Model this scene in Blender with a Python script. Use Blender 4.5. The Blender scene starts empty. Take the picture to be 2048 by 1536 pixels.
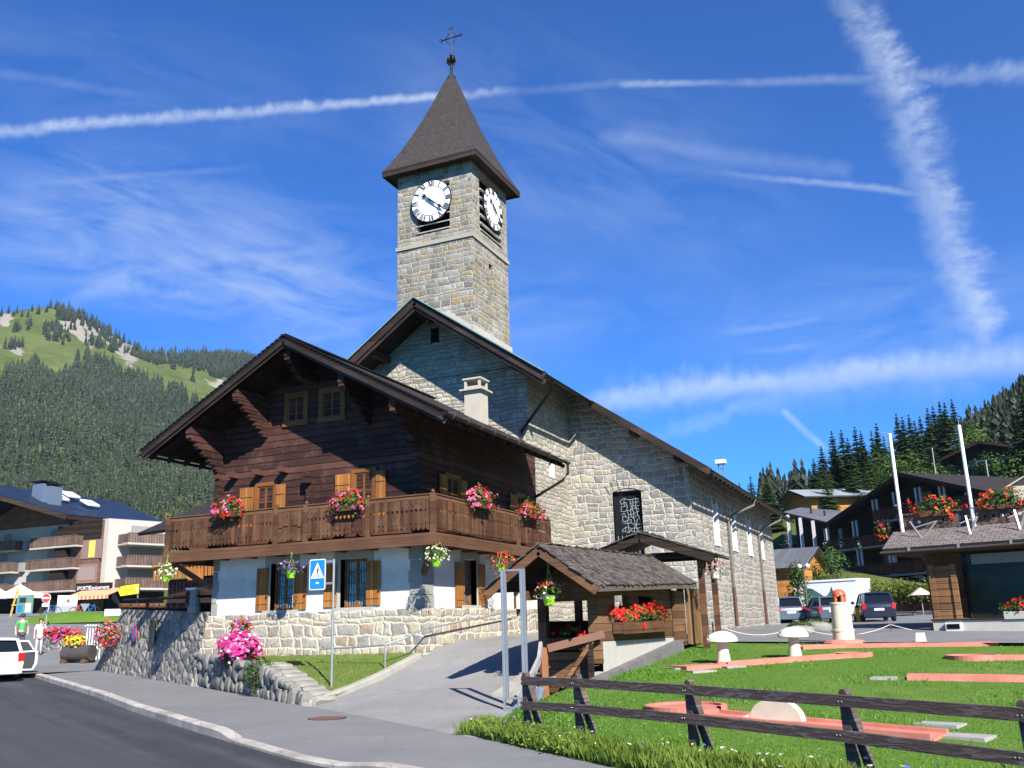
import bpy, bmesh, math, random
import numpy as np
from math import sin, cos, tan, atan2, radians, pi, sqrt, hypot, floor, exp
from mathutils import Vector, Matrix
random.seed(7)
rng = np.random.default_rng(7)
S = bpy.context.scene
COL = S.collection

# ------------------------------------------------------------------ survey camera
F_PX = 1843.5
PITCH, ROLL, YAW = radians(14.68), radians(-1.65), radians(-23.89)
EYE = Vector((0, 0, 1.65))
_fw = Vector((sin(YAW)*cos(PITCH), cos(YAW)*cos(PITCH), sin(PITCH)))
_r0 = Vector((cos(YAW), -sin(YAW), 0)); _u0 = _r0.cross(_fw)
_r = _r0*cos(ROLL) + _u0*sin(ROLL); _u = -_r0*sin(ROLL) + _u0*cos(ROLL)
def ray(x, y): return _fw + _r*((x-1024)/F_PX) - _u*((y-768)/F_PX)
def at_x(x, y, v): d = ray(x, y); return EYE + d*((v-EYE.x)/d.x)
def at_y(x, y, v): d = ray(x, y); return EYE + d*((v-EYE.y)/d.y)
def at_z(x, y, v): d = ray(x, y); return EYE + d*((v-EYE.z)/d.z)
def at_d(x, y, v): return EYE + ray(x, y)*v
def at_plane(x, y, p, n):
    d = ray(x, y); n = Vector(n); return EYE + d*(((Vector(p)-EYE).dot(n))/d.dot(n))
def at_line(x, y, p, q): return at_plane(x, y, (p[0], p[1], 0), (-(q[1]-p[1]), q[0]-p[0], 0))
cam = bpy.data.cameras.new('camera'); camo = bpy.data.objects.new('camera', cam); COL.objects.link(camo)
M3 = Matrix((_r, _u, -_fw)).transposed().to_4x4(); M3.translation = EYE
camo.matrix_world = M3
cam.sensor_width = 36; cam.lens = 36*F_PX/2048; cam.clip_start = .1; cam.clip_end = 9000
S.camera = camo
S.render.resolution_x, S.render.resolution_y = 1024, 768
SUN = Vector((1.05, -1, 1.05)).normalized()

# ------------------------------------------------------------------ node helper
class N:
    def __init__(s, tree): s.t = tree
    def n(s, typ, **kw):
        nd = s.t.nodes.new(typ)
        for k, v in kw.items(): setattr(nd, k, v)
        return nd
    def set(s, sock, v):
        if v is None: return
        if isinstance(v, bpy.types.NodeSocket): s.t.links.new(v, sock)
        else:
            if isinstance(v, tuple) and sock.type == 'RGBA' and len(v) == 3: v = (*v, 1)
            sock.default_value = v
    def m(s, op, a, b=None, c=None, clamp=False):
        nd = s.n('ShaderNodeMath', operation=op, use_clamp=clamp)
        for i, v in enumerate((a, b, c)): s.set(nd.inputs[i], v)
        return nd.outputs[0]
    def vm(s, op, a, b=None, out=0):
        nd = s.n('ShaderNodeVectorMath', operation=op)
        s.set(nd.inputs[0], a)
        if b is not None:
            s.set(nd.inputs[3] if op == 'SCALE' else nd.inputs[1], b)
        return nd.outputs['Value'] if op in ('DOT_PRODUCT', 'LENGTH', 'DISTANCE') else nd.outputs[0]
    def sep(s, v):
        nd = s.n('ShaderNodeSeparateXYZ'); s.set(nd.inputs[0], v); return nd.outputs
    def comb(s, x, y, z):
        nd = s.n('ShaderNodeCombineXYZ')
        for i, v in enumerate((x, y, z)): s.set(nd.inputs[i], v)
        return nd.outputs[0]
    def noise(s, v, scale, detail=3, rough=.55, dist=0, out=0):
        nd = s.n('ShaderNodeTexNoise'); s.set(nd.inputs['Vector'], v)
        nd.inputs['Scale'].default_value = scale; nd.inputs['Detail'].default_value = detail
        nd.inputs['Roughness'].default_value = rough; nd.inputs['Distortion'].default_value = dist
        return nd.outputs[out]
    def ramp(s, f, stops, interp='LINEAR'):
        nd = s.n('ShaderNodeValToRGB'); s.set(nd.inputs[0], f); e = nd.color_ramp.elements
        nd.color_ramp.interpolation = interp
        while len(e) < len(stops): e.new(.5)
        for el, (p, c) in zip(e, stops):
            el.position = p; el.color = (c, c, c, 1) if isinstance(c, (int, float)) else (*c, 1)
        return nd.outputs[0]
    def mix(s, f, a, b, mode='MIX'):
        nd = s.n('ShaderNodeMix', data_type='RGBA', blend_type=mode)
        s.set(nd.inputs[0], f); s.set(nd.inputs[6], a); s.set(nd.inputs[7], b)
        return nd.outputs[2]
    def mr(s, v, a, b, c=0., d=1., smooth=False):
        nd = s.n('ShaderNodeMapRange'); nd.interpolation_type = 'SMOOTHSTEP' if smooth else 'LINEAR'
        for i, q in enumerate((v, a, b, c, d)): s.set(nd.inputs[i], q)
        return nd.outputs[0]
    def coord(s, k='Object'): return s.n('ShaderNodeTexCoord').outputs[k]
    def bump(s, h, strength=.5, dist=.02):
        nd = s.n('ShaderNodeBump'); nd.inputs['Strength'].default_value = strength
        nd.inputs['Distance'].default_value = dist; s.set(nd.inputs['Height'], h); return nd.outputs[0]
MATS = {}
def mat(name, fn=None, color=(.5, .5, .5), rough=.8, metal=0., spec=None):
    if name in MATS: return MATS[name]
    m = bpy.data.materials.new(name); m.use_nodes = True
    b = m.node_tree.nodes['Principled BSDF']; k = N(m.node_tree)
    b.inputs['Base Color'].default_value = (*color, 1); b.inputs['Roughness'].default_value = rough
    b.inputs['Metallic'].default_value = metal
    if spec is not None: b.inputs['Specular IOR Level'].default_value = spec
    if fn:
        r = fn(k, b)
        if isinstance(r, tuple): c, h = r
        else: c, h = r, None
        if c is not None: k.set(b.inputs['Base Color'], c)
        if h is not None: k.set(b.inputs['Normal'], h)
    MATS[name] = m
    return m
def plain(name, color, rough=.7, var=.12, metal=0., spec=None, scale=6., bump=0.):
    """a paint, metal or cloth with a little unevenness of its own"""
    def fn(k, b):
        v = k.coord(); n = k.noise(v, scale, 4); n2 = k.noise(v, scale*7, 2)
        f = k.m('ADD', k.m('MULTIPLY', n, .7), k.m('MULTIPLY', n2, .3))
        c = k.mix(k.mr(f, .3, .7), tuple(x*(1-var) for x in color), tuple(min(1, x*(1+var)) for x in color))
        h = k.bump(n2, .3, bump) if bump else None
        return c, h
    return mat(name, fn, color, rough, metal, spec)

def uz(k, v):
    """wall coordinates: metres along either axis-aligned wall, and height"""
    o = k.sep(v)
    return k.m('ADD', o[0], o[1]), o[2]
def ashlar(name, rowh, w, cols, mortar, mw=.022, warp=.05, tint=.25, bumpd=.03, rough=.9, rowvar=.75):
    def fn(k, b):
        v = k.coord()
        nz = k.noise(v, 1.1, 4, .6, 0, 1); wv = k.vm('SCALE', k.vm('SUBTRACT', nz, (.5, .5, .5)), warp*2)
        u, z = uz(k, k.vm('ADD', v, wv))
        zr = k.m('DIVIDE', z, rowh)
        def v1(feat, W_):
            q = k.n('ShaderNodeTexVoronoi', voronoi_dimensions='1D', feature=feat); k.set(q.inputs['W'], W_); q.inputs['Scale'].default_value = 1; q.inputs['Randomness'].default_value = rowvar; return q
        row = v1('F1', zr).outputs['W']; dzr = v1('DISTANCE_TO_EDGE', zr).outputs['Distance']
        wn0 = k.n('ShaderNodeTexWhiteNoise', noise_dimensions='1D'); k.set(wn0.inputs['W'], row)
        W = k.m('ADD', k.m('MULTIPLY', k.m('DIVIDE', u, w), k.m('ADD', .7, k.m('MULTIPLY', wn0.outputs['Value'], .8))), k.m('MULTIPLY', row, 57.37))
        vo = k.n('ShaderNodeTexVoronoi', voronoi_dimensions='1D', feature='DISTANCE_TO_EDGE'); k.set(vo.inputs['W'], W); vo.inputs['Scale'].default_value = 1
        vc = k.n('ShaderNodeTexVoronoi', voronoi_dimensions='1D', feature='F1'); k.set(vc.inputs['W'], W); vc.inputs['Scale'].default_value = 1
        du = k.m('MULTIPLY', vo.outputs['Distance'], w)
        dz = k.m('MULTIPLY', dzr, rowh)
        jag = k.m('MULTIPLY', k.m('SUBTRACT', k.noise(v, 14, 3), .5), .035)
        d = k.m('ADD', k.m('MINIMUM', du, dz), jag)
        cell = k.n('ShaderNodeTexWhiteNoise', noise_dimensions='2D'); k.set(cell.inputs['Vector'], k.comb(vc.outputs['W'], row, 0.))
        base = k.ramp(cell.outputs['Value'], [(i/(len(cols)), c) for i, c in enumerate(cols)], 'CONSTANT')
        g = k.noise(v, 9, 5, .65); g2 = k.noise(v, .5, 3)
        base = k.mix(1., base, k.ramp(g, [(.25, .62), (.75, 1.25)]), 'MULTIPLY')
        base = k.mix(1., base, k.ramp(g2, [(.3, .85), (.7, 1.12)]), 'MULTIPLY')
        hs = k.n('ShaderNodeHueSaturation'); hs.inputs['Saturation'].default_value = .84; k.set(hs.inputs['Color'], base); base = hs.outputs[0]
        so_ = k.sep(v); streak = k.noise(k.comb(k.m('MULTIPLY', k.m('ADD', so_[0], so_[1]), 1.7), k.m('MULTIPLY', so_[2], .16), 0.), 1.5, 5, .65)
        base = k.mix(k.mr(streak, .52, .72, 0., .5), base, tuple(x*.5 for x in cols[0]))
        base = k.mix(k.mr(k.noise(v, 3.5, 5, .7), .58, .75, 0., .45), base, (.12, .115, .085))
        st = k.mr(d, mw*.5, mw*1.5, 0., 1., True)
        c = k.mix(st, k.mix(k.mr(streak, .5, .7, 0., .5), mortar, tuple(x*.6 for x in mortar)), base)
        cav = k.mr(d, -.01, mw*1.6, .0, 1., True)
        h = k.m('ADD', k.m('MULTIPLY', cav, 1.), k.m('ADD', k.m('MULTIPLY', g, .55), k.m('MULTIPLY', k.mr(d, 0., .12), .5)))
        return c, k.bump(h, 1., bumpd)
    return mat(name, fn, rough=rough, spec=.2)
def rubble(name, sx, sz, cols, mortar, mw=.06, bumpd=.05):
    def fn(k, b):
        v = k.coord(); nz = k.noise(v, 2.2, 3, .55, 0, 1)
        vv = k.vm('ADD', v, k.vm('SCALE', k.vm('SUBTRACT', nz, (.5, .5, .5)), .22))
        o = k.sep(vv); p = k.comb(k.m('MULTIPLY', k.m('ADD', o[0], k.m('MULTIPLY', o[1], .55)), sx), k.m('MULTIPLY', o[2], sz), 0.)
        vo = k.n('ShaderNodeTexVoronoi', voronoi_dimensions='2D', feature='DISTANCE_TO_EDGE'); k.set(vo.inputs['Vector'], p); vo.inputs['Scale'].default_value = 1
        vc = k.n('ShaderNodeTexVoronoi', voronoi_dimensions='2D', feature='F1'); k.set(vc.inputs['Vector'], p); vc.inputs['Scale'].default_value = 1
        d = k.m('ADD', vo.outputs['Distance'], k.m('MULTIPLY', k.m('SUBTRACT', k.noise(v, 11, 3), .5), .12))
        base = k.ramp(k.sep(vc.outputs['Color'])[0], [(i/(len(cols)), c) for i, c in enumerate(cols)], 'CONSTANT')
        g = k.noise(v, 8, 5, .65)
        base = k.mix(1., base, k.ramp(g, [(.25, .6), (.75, 1.3)]), 'MULTIPLY')
        st = k.mr(d, mw*.5, mw*1.6, 0., 1., True)
        h = k.m('ADD', st, k.m('ADD', k.m('MULTIPLY', g, .6), k.mr(d, 0., .4)))
        return k.mix(st, mortar, base), k.bump(h, 1., bumpd)
    return mat(name, fn, rough=.92, spec=.2)
def wood(name, dark, light, board=.2, vertical=False, gap=.012, grain=1., rough=.75, bumpd=.012, weather=None):
    """planks: boards lie flat (joints every `board` metres of height) or stand (joints along the wall)"""
    def fn(k, b):
        v = k.coord(); u, z = uz(k, v)
        a, l = (u, z) if vertical else (z, u)
        br = k.m('DIVIDE', a, board); i = k.m('FLOOR', br); f = k.m('FRACT', br)
        wn = k.n('ShaderNodeTexWhiteNoise', noise_dimensions='1D'); k.set(wn.inputs['W'], i)
        gv = k.comb(k.m('ADD', k.m('MULTIPLY', l, .55), k.m('MULTIPLY', wn.outputs['Value'], 37.)), k.m('MULTIPLY', a, 14.), 0.)
        g = k.noise(gv, 1.6*grain, 6, .62, .6)
        big = k.noise(v, .9, 3)
        t = k.m('ADD', k.m('MULTIPLY', g, .75), k.m('MULTIPLY', k.m('SUBTRACT', wn.outputs['Value'], .5), .5))
        c = k.mix(k.mr(t, .15, .75), dark, light)
        c = k.mix(1., c, k.ramp(big, [(.3, .75), (.7, 1.2)]), 'MULTIPLY')
        if weather: c = k.mix(k.mr(k.noise(v, 2.3, 5, .7), .52, .72, 0., .65), c, weather)
        e = k.m('MULTIPLY', k.m('MINIMUM', f, k.m('SUBTRACT', 1., f)), board)
        j = k.mr(e, gap*.3, gap)
        c = k.mix(j, tuple(x*.25 for x in dark), c)
        h = k.m('ADD', k.m('MULTIPLY', j, 1.), k.m('MULTIPLY', g, .5))
        return c, k.bump(h, .8, bumpd)
    return mat(name, fn, rough=rough, spec=.3)
def shingle(name, cols, rowh=.25, w=.2, uvmap=True, rough=.85, bumpd=.03, moss=None):
    def fn(k, b):
        v = k.coord('UV'); o = k.sep(v)
        jz = k.m('MULTIPLY', k.m('SUBTRACT', k.noise(v, 3., 3), .5), rowh*.35)
        br = k.n('ShaderNodeTexBrick'); k.set(br.inputs['Vector'], k.comb(o[0], k.m('ADD', o[1], jz), 0.))
        br.inputs['Scale'].default_value = 1; br.inputs['Brick Width'].default_value = w; br.inputs['Row Height'].default_value = rowh
        br.inputs['Mortar Size'].default_value = .012; br.inputs['Mortar Smooth'].default_value = .2; br.offset = .5
        br.inputs['Color1'].default_value = (*cols[0], 1); br.inputs['Color2'].default_value = (*cols[1], 1); br.inputs['Mortar'].default_value = (*[x*.3 for x in cols[0]], 1)
        g = k.noise(v, 5, 5, .65)
        c = k.mix(1., br.outputs['Color'], k.ramp(g, [(.25, .65), (.75, 1.3)]), 'MULTIPLY')
        if moss: c = k.mix(k.mr(k.noise(v, .7, 5, .7), .52, .68, 0., .7), c, moss)
        fz = k.m('FRACT', k.m('DIVIDE', k.m('ADD', o[1], jz), rowh))
        h = k.m('ADD', k.m('SUBTRACT', 1., fz), k.m('MULTIPLY', br.outputs['Fac'], -.8))
        return c, k.bump(k.m('ADD', h, k.m('MULTIPLY', g, .4)), .9, bumpd)
    return mat(name, fn, rough=rough, spec=.25)
def leafm(name, dark, light, scale=3., trans=.25, rough=.6):
    def fn(k, b):
        v = k.coord(); n = k.noise(v, scale, 3)
        g = k.n('ShaderNodeNewGeometry').outputs['Random Per Island']
        c = k.mix(k.m('ADD', k.m('MULTIPLY', k.mr(n, .3, .7), .5), k.m('MULTIPLY', g, .5)), dark, light)
        b.inputs['Subsurface Weight'].default_value = 0
        return c
    m = mat(name, fn, rough=rough, spec=.25)
    if trans and not m.get('tr'):
        m['tr'] = 1; k = N(m.node_tree); b = m.node_tree.nodes['Principled BSDF']; out = m.node_tree.nodes['Material Output']
        t = k.n('ShaderNodeBsdfTranslucent'); src = b.inputs['Base Color'].links[0].from_socket
        k.set(t.inputs['Color'], src); mx = k.n('ShaderNodeMixShader'); mx.inputs[0].default_value = trans
        m.node_tree.links.new(b.outputs[0], mx.inputs[1]); m.node_tree.links.new(t.outputs[0], mx.inputs[2]); m.node_tree.links.new(mx.outputs[0], out.inputs[0])
    return m

# ------------------------------------------------------------------ mesh helper
class MB:
    def __init__(s): s.v = []; s.f = []; s.uv = {}; s.mi = []; s.cur = 0
    def cut(s): s.cuts = getattr(s, 'cuts', [])+[(len(s.v), len(s.f))]; return s
    def parts(s, name, m, parent, smooth=False):
        """one object for every stretch of geometry between cuts"""
        C = [(0, 0)]+getattr(s, 'cuts', [])+[(len(s.v), len(s.f))]; out = []
        for (v0, f0), (v1, f1) in zip(C, C[1:]):
            if f1 > f0:
                q = MB(); q.v = s.v[v0:v1]; q.f = [tuple(i-v0 for i in f) for f in s.f[f0:f1]]; q.mi = [0]*(f1-f0); out.append(q.build(name, m, parent, smooth=smooth))
        return out
    def add(s, vs, fs, uvs=None):
        o = len(s.v); s.v += [tuple(p) for p in vs]
        for i, f in enumerate(fs):
            s.f.append(tuple(o+j for j in f)); s.mi.append(s.cur)
            if uvs: s.uv[len(s.f)-1] = uvs[i]
        return s
    def box(s, c, size, R=None, taper=1.):
        x, y, z = (q/2 for q in size); P = []
        for dz in (-1, 1):
            t = 1 if dz < 0 else taper
            for dx, dy in ((-1, -1), (1, -1), (1, 1), (-1, 1)):
                p = Vector((dx*x*t, dy*y*t, dz*z)); P.append((R @ p if R else p)+Vector(c))
        return s.add(P, [(3, 2, 1, 0), (4, 5, 6, 7), (0, 1, 5, 4), (1, 2, 6, 5), (2, 3, 7, 6), (3, 0, 4, 7)])
    def bx(s, x0, x1, y0, y1, z0, z1): return s.box(((x0+x1)/2, (y0+y1)/2, (z0+z1)/2), (abs(x1-x0), abs(y1-y0), abs(z1-z0)))
    def beam(s, a, b, w, h, up=(0, 0, 1)):
        a = Vector(a); b = Vector(b); d = (b-a); L = d.length; d /= L
        up = Vector(up); x = d.cross(up)
        if x.length < 1e-4: x = d.cross(Vector((1, 0, 0)))
        x.normalize(); z = x.cross(d)
        P = [q+x*(sx*w/2)+z*(sz*h/2) for q in (a, b) for sx, sz in ((-1, -1), (1, -1), (1, 1), (-1, 1))]
        return s.add(P, [(0, 1, 2, 3), (7, 6, 5, 4), (0, 4, 5, 1), (1, 5, 6, 2), (2, 6, 7, 3), (3, 7, 4, 0)])
    def tube(s, pts, r, n=8, cap=True, r1=None):
        pts = [Vector(p) for p in pts]; m = len(pts); rings = []
        for i, p in enumerate(pts):
            d = (pts[min(i+1, m-1)]-pts[max(i-1, 0)]).normalized()
            a = Vector((0, 0, 1)) if abs(d.z) < .9 else Vector((1, 0, 0))
            x = d.cross(a).normalized(); y = x.cross(d)
            rr = r if r1 is None else r+(r1-r)*i/max(1, m-1)
            if isinstance(r, (list, tuple)): rr = r[i]
            rings.append([p+x*(rr*cos(2*pi*j/n))+y*(rr*sin(2*pi*j/n)) for j in range(n)])
        V = [q for R in rings for q in R]; Fs = []
        for i in range(m-1):
            for j in range(n): Fs.append((i*n+j, i*n+(j+1) % n, (i+1)*n+(j+1) % n, (i+1)*n+j))
        if cap: Fs += [tuple(range(n))[::-1], tuple((m-1)*n+j for j in range(n))]
        return s.add(V, Fs)
    def lathe(s, prof, c=(0, 0, 0), n=16, R=None, sq=None):
        V = []; m = len(prof)
        for r, z in prof:
            for j in range(n):
                a = 2*pi*j/n; p = Vector((r*cos(a), r*sin(a)*(sq or 1), z)); V.append((R @ p if R else p)+Vector(c))
        Fs = [(i*n+j, i*n+(j+1) % n, (i+1)*n+(j+1) % n, (i+1)*n+j) for i in range(m-1) for j in range(n)]
        Fs += [tuple(range(n))[::-1], tuple((m-1)*n+j for j in range(n))]
        return s.add(V, Fs)
    def prism(s, poly, off):
        """polygon of 3D points extruded by the vector off"""
        n = len(poly); off = Vector(off); A = [Vector(p) for p in poly]
        return s.add(A+[p+off for p in A], [tuple(range(n))[::-1], tuple(range(n, 2*n))]+[(i, (i+1) % n, n+(i+1) % n, n+i) for i in range(n)])
    def slab(s, a, b, c, d, t):
        """a thick roof slope a,b (eave) c,d (ridge); UV in metres on the upper face"""
        P = [Vector(q) for q in (a, b, c, d)]; nrm = (P[1]-P[0]).cross(P[3]-P[0]).normalized()
        if nrm.z < 0: nrm = -nrm
        Q = [p-nrm*t for p in P]; ux = (P[1]-P[0]).normalized(); uy = nrm.cross(ux)
        uv = [((p-P[0]).dot(ux), (p-P[0]).dot(uy)) for p in P]
        z4 = [(0, 0)]*4
        e1, e2 = (P[1]-P[0]).length, (P[3]-P[0]).length
        return s.add(P+Q, [(0, 1, 2, 3), (7, 6, 5, 4), (0, 4, 5, 1), (1, 5, 6, 2), (2, 6, 7, 3), (3, 7, 4, 0)],
                     [uv, uv[::-1], z4, z4, z4, z4])
    def quad(s, *P, uv=None): return s.add(P, [tuple(range(len(P)))], [uv] if uv else None)
    def grid(s, rows, uv=False):
        n = len(rows[0]); V = [p for r in rows for p in r]
        Fs = [(i*n+j, i*n+j+1, (i+1)*n+j+1, (i+1)*n+j) for i in range(len(rows)-1) for j in range(n-1)]
        return s.add(V, Fs)
    def stone(s, c, size, R=None, seed=None):
        r = random.Random(seed) if seed is not None else random
        P = []; k = .32
        for dz in (-1, -.45, .45, 1):
            q = .74 if abs(dz) == 1 else 1
            for j in range(8):
                a = 2*pi*j/8+r.uniform(-.2, .2); e = max(abs(cos(a)), abs(sin(a))); sc = q/(e**.7)*r.uniform(.84, 1.06)
                p = Vector((cos(a)*sc*size[0]/2, sin(a)*sc*size[1]/2, dz*size[2]/2*r.uniform(.9, 1.05))); P.append((R @ p if R else p)+Vector(c))
        Fs = [(i*8+j, i*8+(j+1) % 8, (i+1)*8+(j+1) % 8, (i+1)*8+j) for i in range(3) for j in range(8)]+[tuple(range(8))[::-1], tuple(24+j for j in range(8))]
        return s.add(P, Fs)
    def build(s, name, m=None, parent=None, loc=None, smooth=False, local=False):
        off = Vector((0, 0, 0)) if local else origin(parent) if parent else Vector(loc or (0, 0, 0))
        me = bpy.data.meshes.new(name)
        me.from_pydata([(x-off.x, y-off.y, z-off.z) for x, y, z in s.v], [], s.f)
        for q in (m if isinstance(m, (list, tuple)) else [m]):
            if q: me.materials.append(q)
        if max(s.mi, default=0): me.polygons.foreach_set('material_index', s.mi)
        if s.uv:
            L = me.uv_layers.new(name='UVMap').data
            for fi, u in s.uv.items():
                if u:
                    for li, q in zip(me.polygons[fi].loop_indices, u): L[li].uv = q
        if smooth:
            me.polygons.foreach_set('use_smooth', [True]*len(me.polygons))
            try: me.set_sharp_from_angle(angle=radians(40 if smooth is True else smooth))
            except Exception: pass
        me.update()
        o = bpy.data.objects.new(name, me); COL.objects.link(o)
        if parent: o.parent = parent
        elif loc is not None and not local: o.location = loc
        return o
def origin(o):
    p = Vector((0, 0, 0))
    while o: p += o.location; o = o.parent
    return p
def fix_normals(o):
    bm = bmesh.new(); bm.from_mesh(o.data); bmesh.ops.recalc_face_normals(bm, faces=bm.faces); bm.to_mesh(o.data); bm.free(); return o
def tag(o, label=None, cat=None, group=None, kind=None):
    if label: o['label'] = label
    if cat: o['category'] = cat
    if group: o['group'] = group
    if kind: o['kind'] = kind
    return o
def thing(name, label, cat, loc=(0, 0, 0), rz=0., group=None):
    o = bpy.data.objects.new(name, None); o.empty_display_size = .3; COL.objects.link(o)
    o.location = loc; o.rotation_euler = (0, 0, rz)
    return tag(o, label, cat, group)
def dup(root, loc, rz=0., label=None, group=None, scale=None):
    def cp(o, par):
        c = o.copy(); COL.objects.link(c)
        if par: c.parent = par
        for ch in list(o.children): cp(ch, c)
        return c
    r = cp(root, None); r.location = loc; r.rotation_euler = (0, 0, rz)
    if scale: r.scale = scale if hasattr(scale, '__len__') else (scale,)*3
    if label: r['label'] = label
    if group: r['group'] = group
    return r
def npmesh(name, V, Fq, m, loc=None, attr=None):
    """fast mesh from numpy arrays; Fq is (n,3) or (n,4)"""
    me = bpy.data.meshes.new(name); nv, nf, k = len(V), len(Fq), Fq.shape[1]
    me.vertices.add(nv); me.vertices.foreach_set('co', np.asarray(V, 'f4').ravel())
    me.loops.add(nf*k); me.loops.foreach_set('vertex_index', np.asarray(Fq, 'i4').ravel())
    me.polygons.add(nf); me.polygons.foreach_set('loop_start', np.arange(0, nf*k, k, dtype='i4'))
    me.polygons.foreach_set('loop_total', np.full(nf, k, 'i4'))
    for q in (m if isinstance(m, (list, tuple)) else [m]): me.materials.append(q)
    if attr is not None:
        a = me.attributes.new('tone', 'FLOAT', 'POINT'); a.data.foreach_set('value', np.asarray(attr, 'f4'))
    me.update(calc_edges=True); me.validate()
    o = bpy.data.objects.new(name, me); COL.objects.link(o)
    if loc is not None: o.location = loc
    return o
def text(body, name, m, parent, loc, size, rot, extrude=.003, align='CENTER'):
    cu = bpy.data.curves.new(name, 'FONT'); cu.body = body; cu.size = size; cu.extrude = extrude
    cu.align_x = align; cu.align_y = 'CENTER'; cu.materials.append(m)
    f = bpy.data.objects.new(name, cu); COL.objects.link(f); me = bpy.data.meshes.new_from_object(f.evaluated_get(bpy.context.evaluated_depsgraph_get())); bpy.data.objects.remove(f)
    o = bpy.data.objects.new(name, me); COL.objects.link(o); o.parent = parent; o.location = loc; o.rotation_euler = rot
    return o
HAZE = .00008
# ================================================================== SKY AND SUN
def build_world():
    w = bpy.data.worlds.new('World'); S.world = w; w.use_nodes = True
    k = N(w.node_tree); bg = w.node_tree.nodes['Background']
    sky = k.n('ShaderNodeTexSky'); sky.sky_type = 'NISHITA'; sky.sun_disc = False
    sky.sun_elevation = math.asin(SUN.z); sky.sun_rotation = atan2(SUN.x, SUN.y)
    sky.altitude = 1300; sky.air_density = 1.0; sky.dust_density = .15; sky.ozone_density = 2.5
    c = sky.outputs[0]
    c = k.mix(1., c, SKY_TINT, 'MULTIPLY')
    g = k.n('ShaderNodeGamma'); k.set(g.inputs[0], c); g.inputs[1].default_value = SKY_GAMMA; c = g.outputs[0]
    d = k.vm('NORMALIZE', k.coord('Generated'))
    # thin cirrus veils and aircraft trails, laid on the sky by compass direction and height
    fine = k.noise(d, 70, 7, .68); puff = k.noise(d, 46, 7, .7); wob = k.noise(d, 14, 5, .6)
    tot = None
    def arc(a, b, wa, wb, op, rough=.5, puffy=.0, fa=.02, fb=.02):
        nonlocal tot
        A = ray(*a).normalized(); B = ray(*b).normalized(); n = A.cross(B).normalized(); T = n.cross(A); ang = math.acos(A.dot(B))
        s = k.m('DIVIDE', k.m('ARCTAN2', k.vm('DOT_PRODUCT', d, tuple(T)), k.vm('DOT_PRODUCT', d, tuple(A))), ang)
        q = k.vm('DOT_PRODUCT', d, tuple(n))
        wd = k.mr(s, 0., 1., wa/F_PX, wb/F_PX)
        fr = k.noise(k.comb(k.m('MULTIPLY', s, ang*F_PX/24), k.m('ADD', k.m('MULTIPLY', q, F_PX/60), k.m('MULTIPLY', s, ang*F_PX/55)), a[0]*.013), 1., 5, .62)
        q = k.m('ADD', q, k.m('MULTIPLY', k.m('SUBTRACT', k.m('ADD', k.m('MULTIPLY', fr, .7), k.m('MULTIPLY', puff, .3)), .5), (wa+wb)/F_PX*rough*(1.15 if wa < 30 or wa > 45 else .7)))
        q = k.m('ADD', q, k.m('MULTIPLY', k.m('SUBTRACT', wob, .5), (wa+wb)/F_PX*rough))
        prof = k.m('SUBTRACT', 1., k.m('DIVIDE', k.m('ABSOLUTE', q), wd), clamp=True)
        prof = k.m('MULTIPLY', k.mr(prof, 0., 1., 0., 1., True), k.mr(wob, .3, .7, .65, 1.1))
        tex = k.m('ADD', 1.-puffy, k.m('MULTIPLY', k.mr(k.m('ADD', k.m('MULTIPLY', fine, .45), k.m('MULTIPLY', fr, .55)), .38, .62), puffy))
        mask = k.m('MULTIPLY', k.mr(s, -fa, fa), k.mr(s, 1.+fb, 1.-fb))
        v = k.m('MULTIPLY', k.m('MULTIPLY', prof, tex), k.m('MULTIPLY', mask, op))
        tot = v if tot is None else k.m('MAXIMUM', tot, v)
    arc((-60, 268), (640, 211), 17, 15, .62, .8, .55)
    arc((560, 219), (985, 184), 14, 12, .66, .7, .5, .1, .2)
    arc((900, 190), (1240, 168), 14, 11, .13, .6, .4)
    arc((1240, 168), (1440, 166), 11, 9, .42, .5, .4, .06, .3)
    arc((1440, 168), (1780, 156), 11, 15, .26, .5, .5, .2, .1)
    arc((1760, 156), (2120, 142), 16, 34, .36, .8, .6)
    arc((1690, -30), (1868, 330), 50, 58, .58, .75, .7, .2, .1)
    arc((1842, 280), (1972, 690), 60, 42, .6, .75, .6, .1, .14)
    arc((1200, 272), (1700, 345), 22, 26, .13, .5, .3)
    arc((1500, 352), (1850, 388), 9, 12, .34, .5, .4, .3, .05)
    arc((1170, 806), (2150, 700), 34, 52, .62, .6, .35, .06)
    arc((1230, 796), (1960, 738), 52, 66, .26, .9, .5, .1)
    arc((1330, 868), (1620, 775), 24, 40, .26, .9, .4, .2, .2)
    arc((1563, 818), (1652, 896), 13, 9, .5, .4, .3, .08, .1)
    arc((1535, 964), (1640, 957), 8, 8, .45, .4, .2)
    arc((-20, 142), (290, 192), 14, 12, .1, .5, .3, .1, .2)
    arc((80, 366), (460, 338), 9, 9, .13, .5, .3, .2, .2)
    arc((1465, 665), (1620, 640), 12, 10, .24, .8, .5, .3, .2)
    arc((1500, 702), (1625, 690), 10, 10, .2, .8, .5, .3, .2)
    arc((210, 560), (400, 602), 26, 16, .2, 1., .5, .3, .3)
    arc((130, 605), (230, 560), 22, 26, .2, 1., .5, .3, .3)
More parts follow.
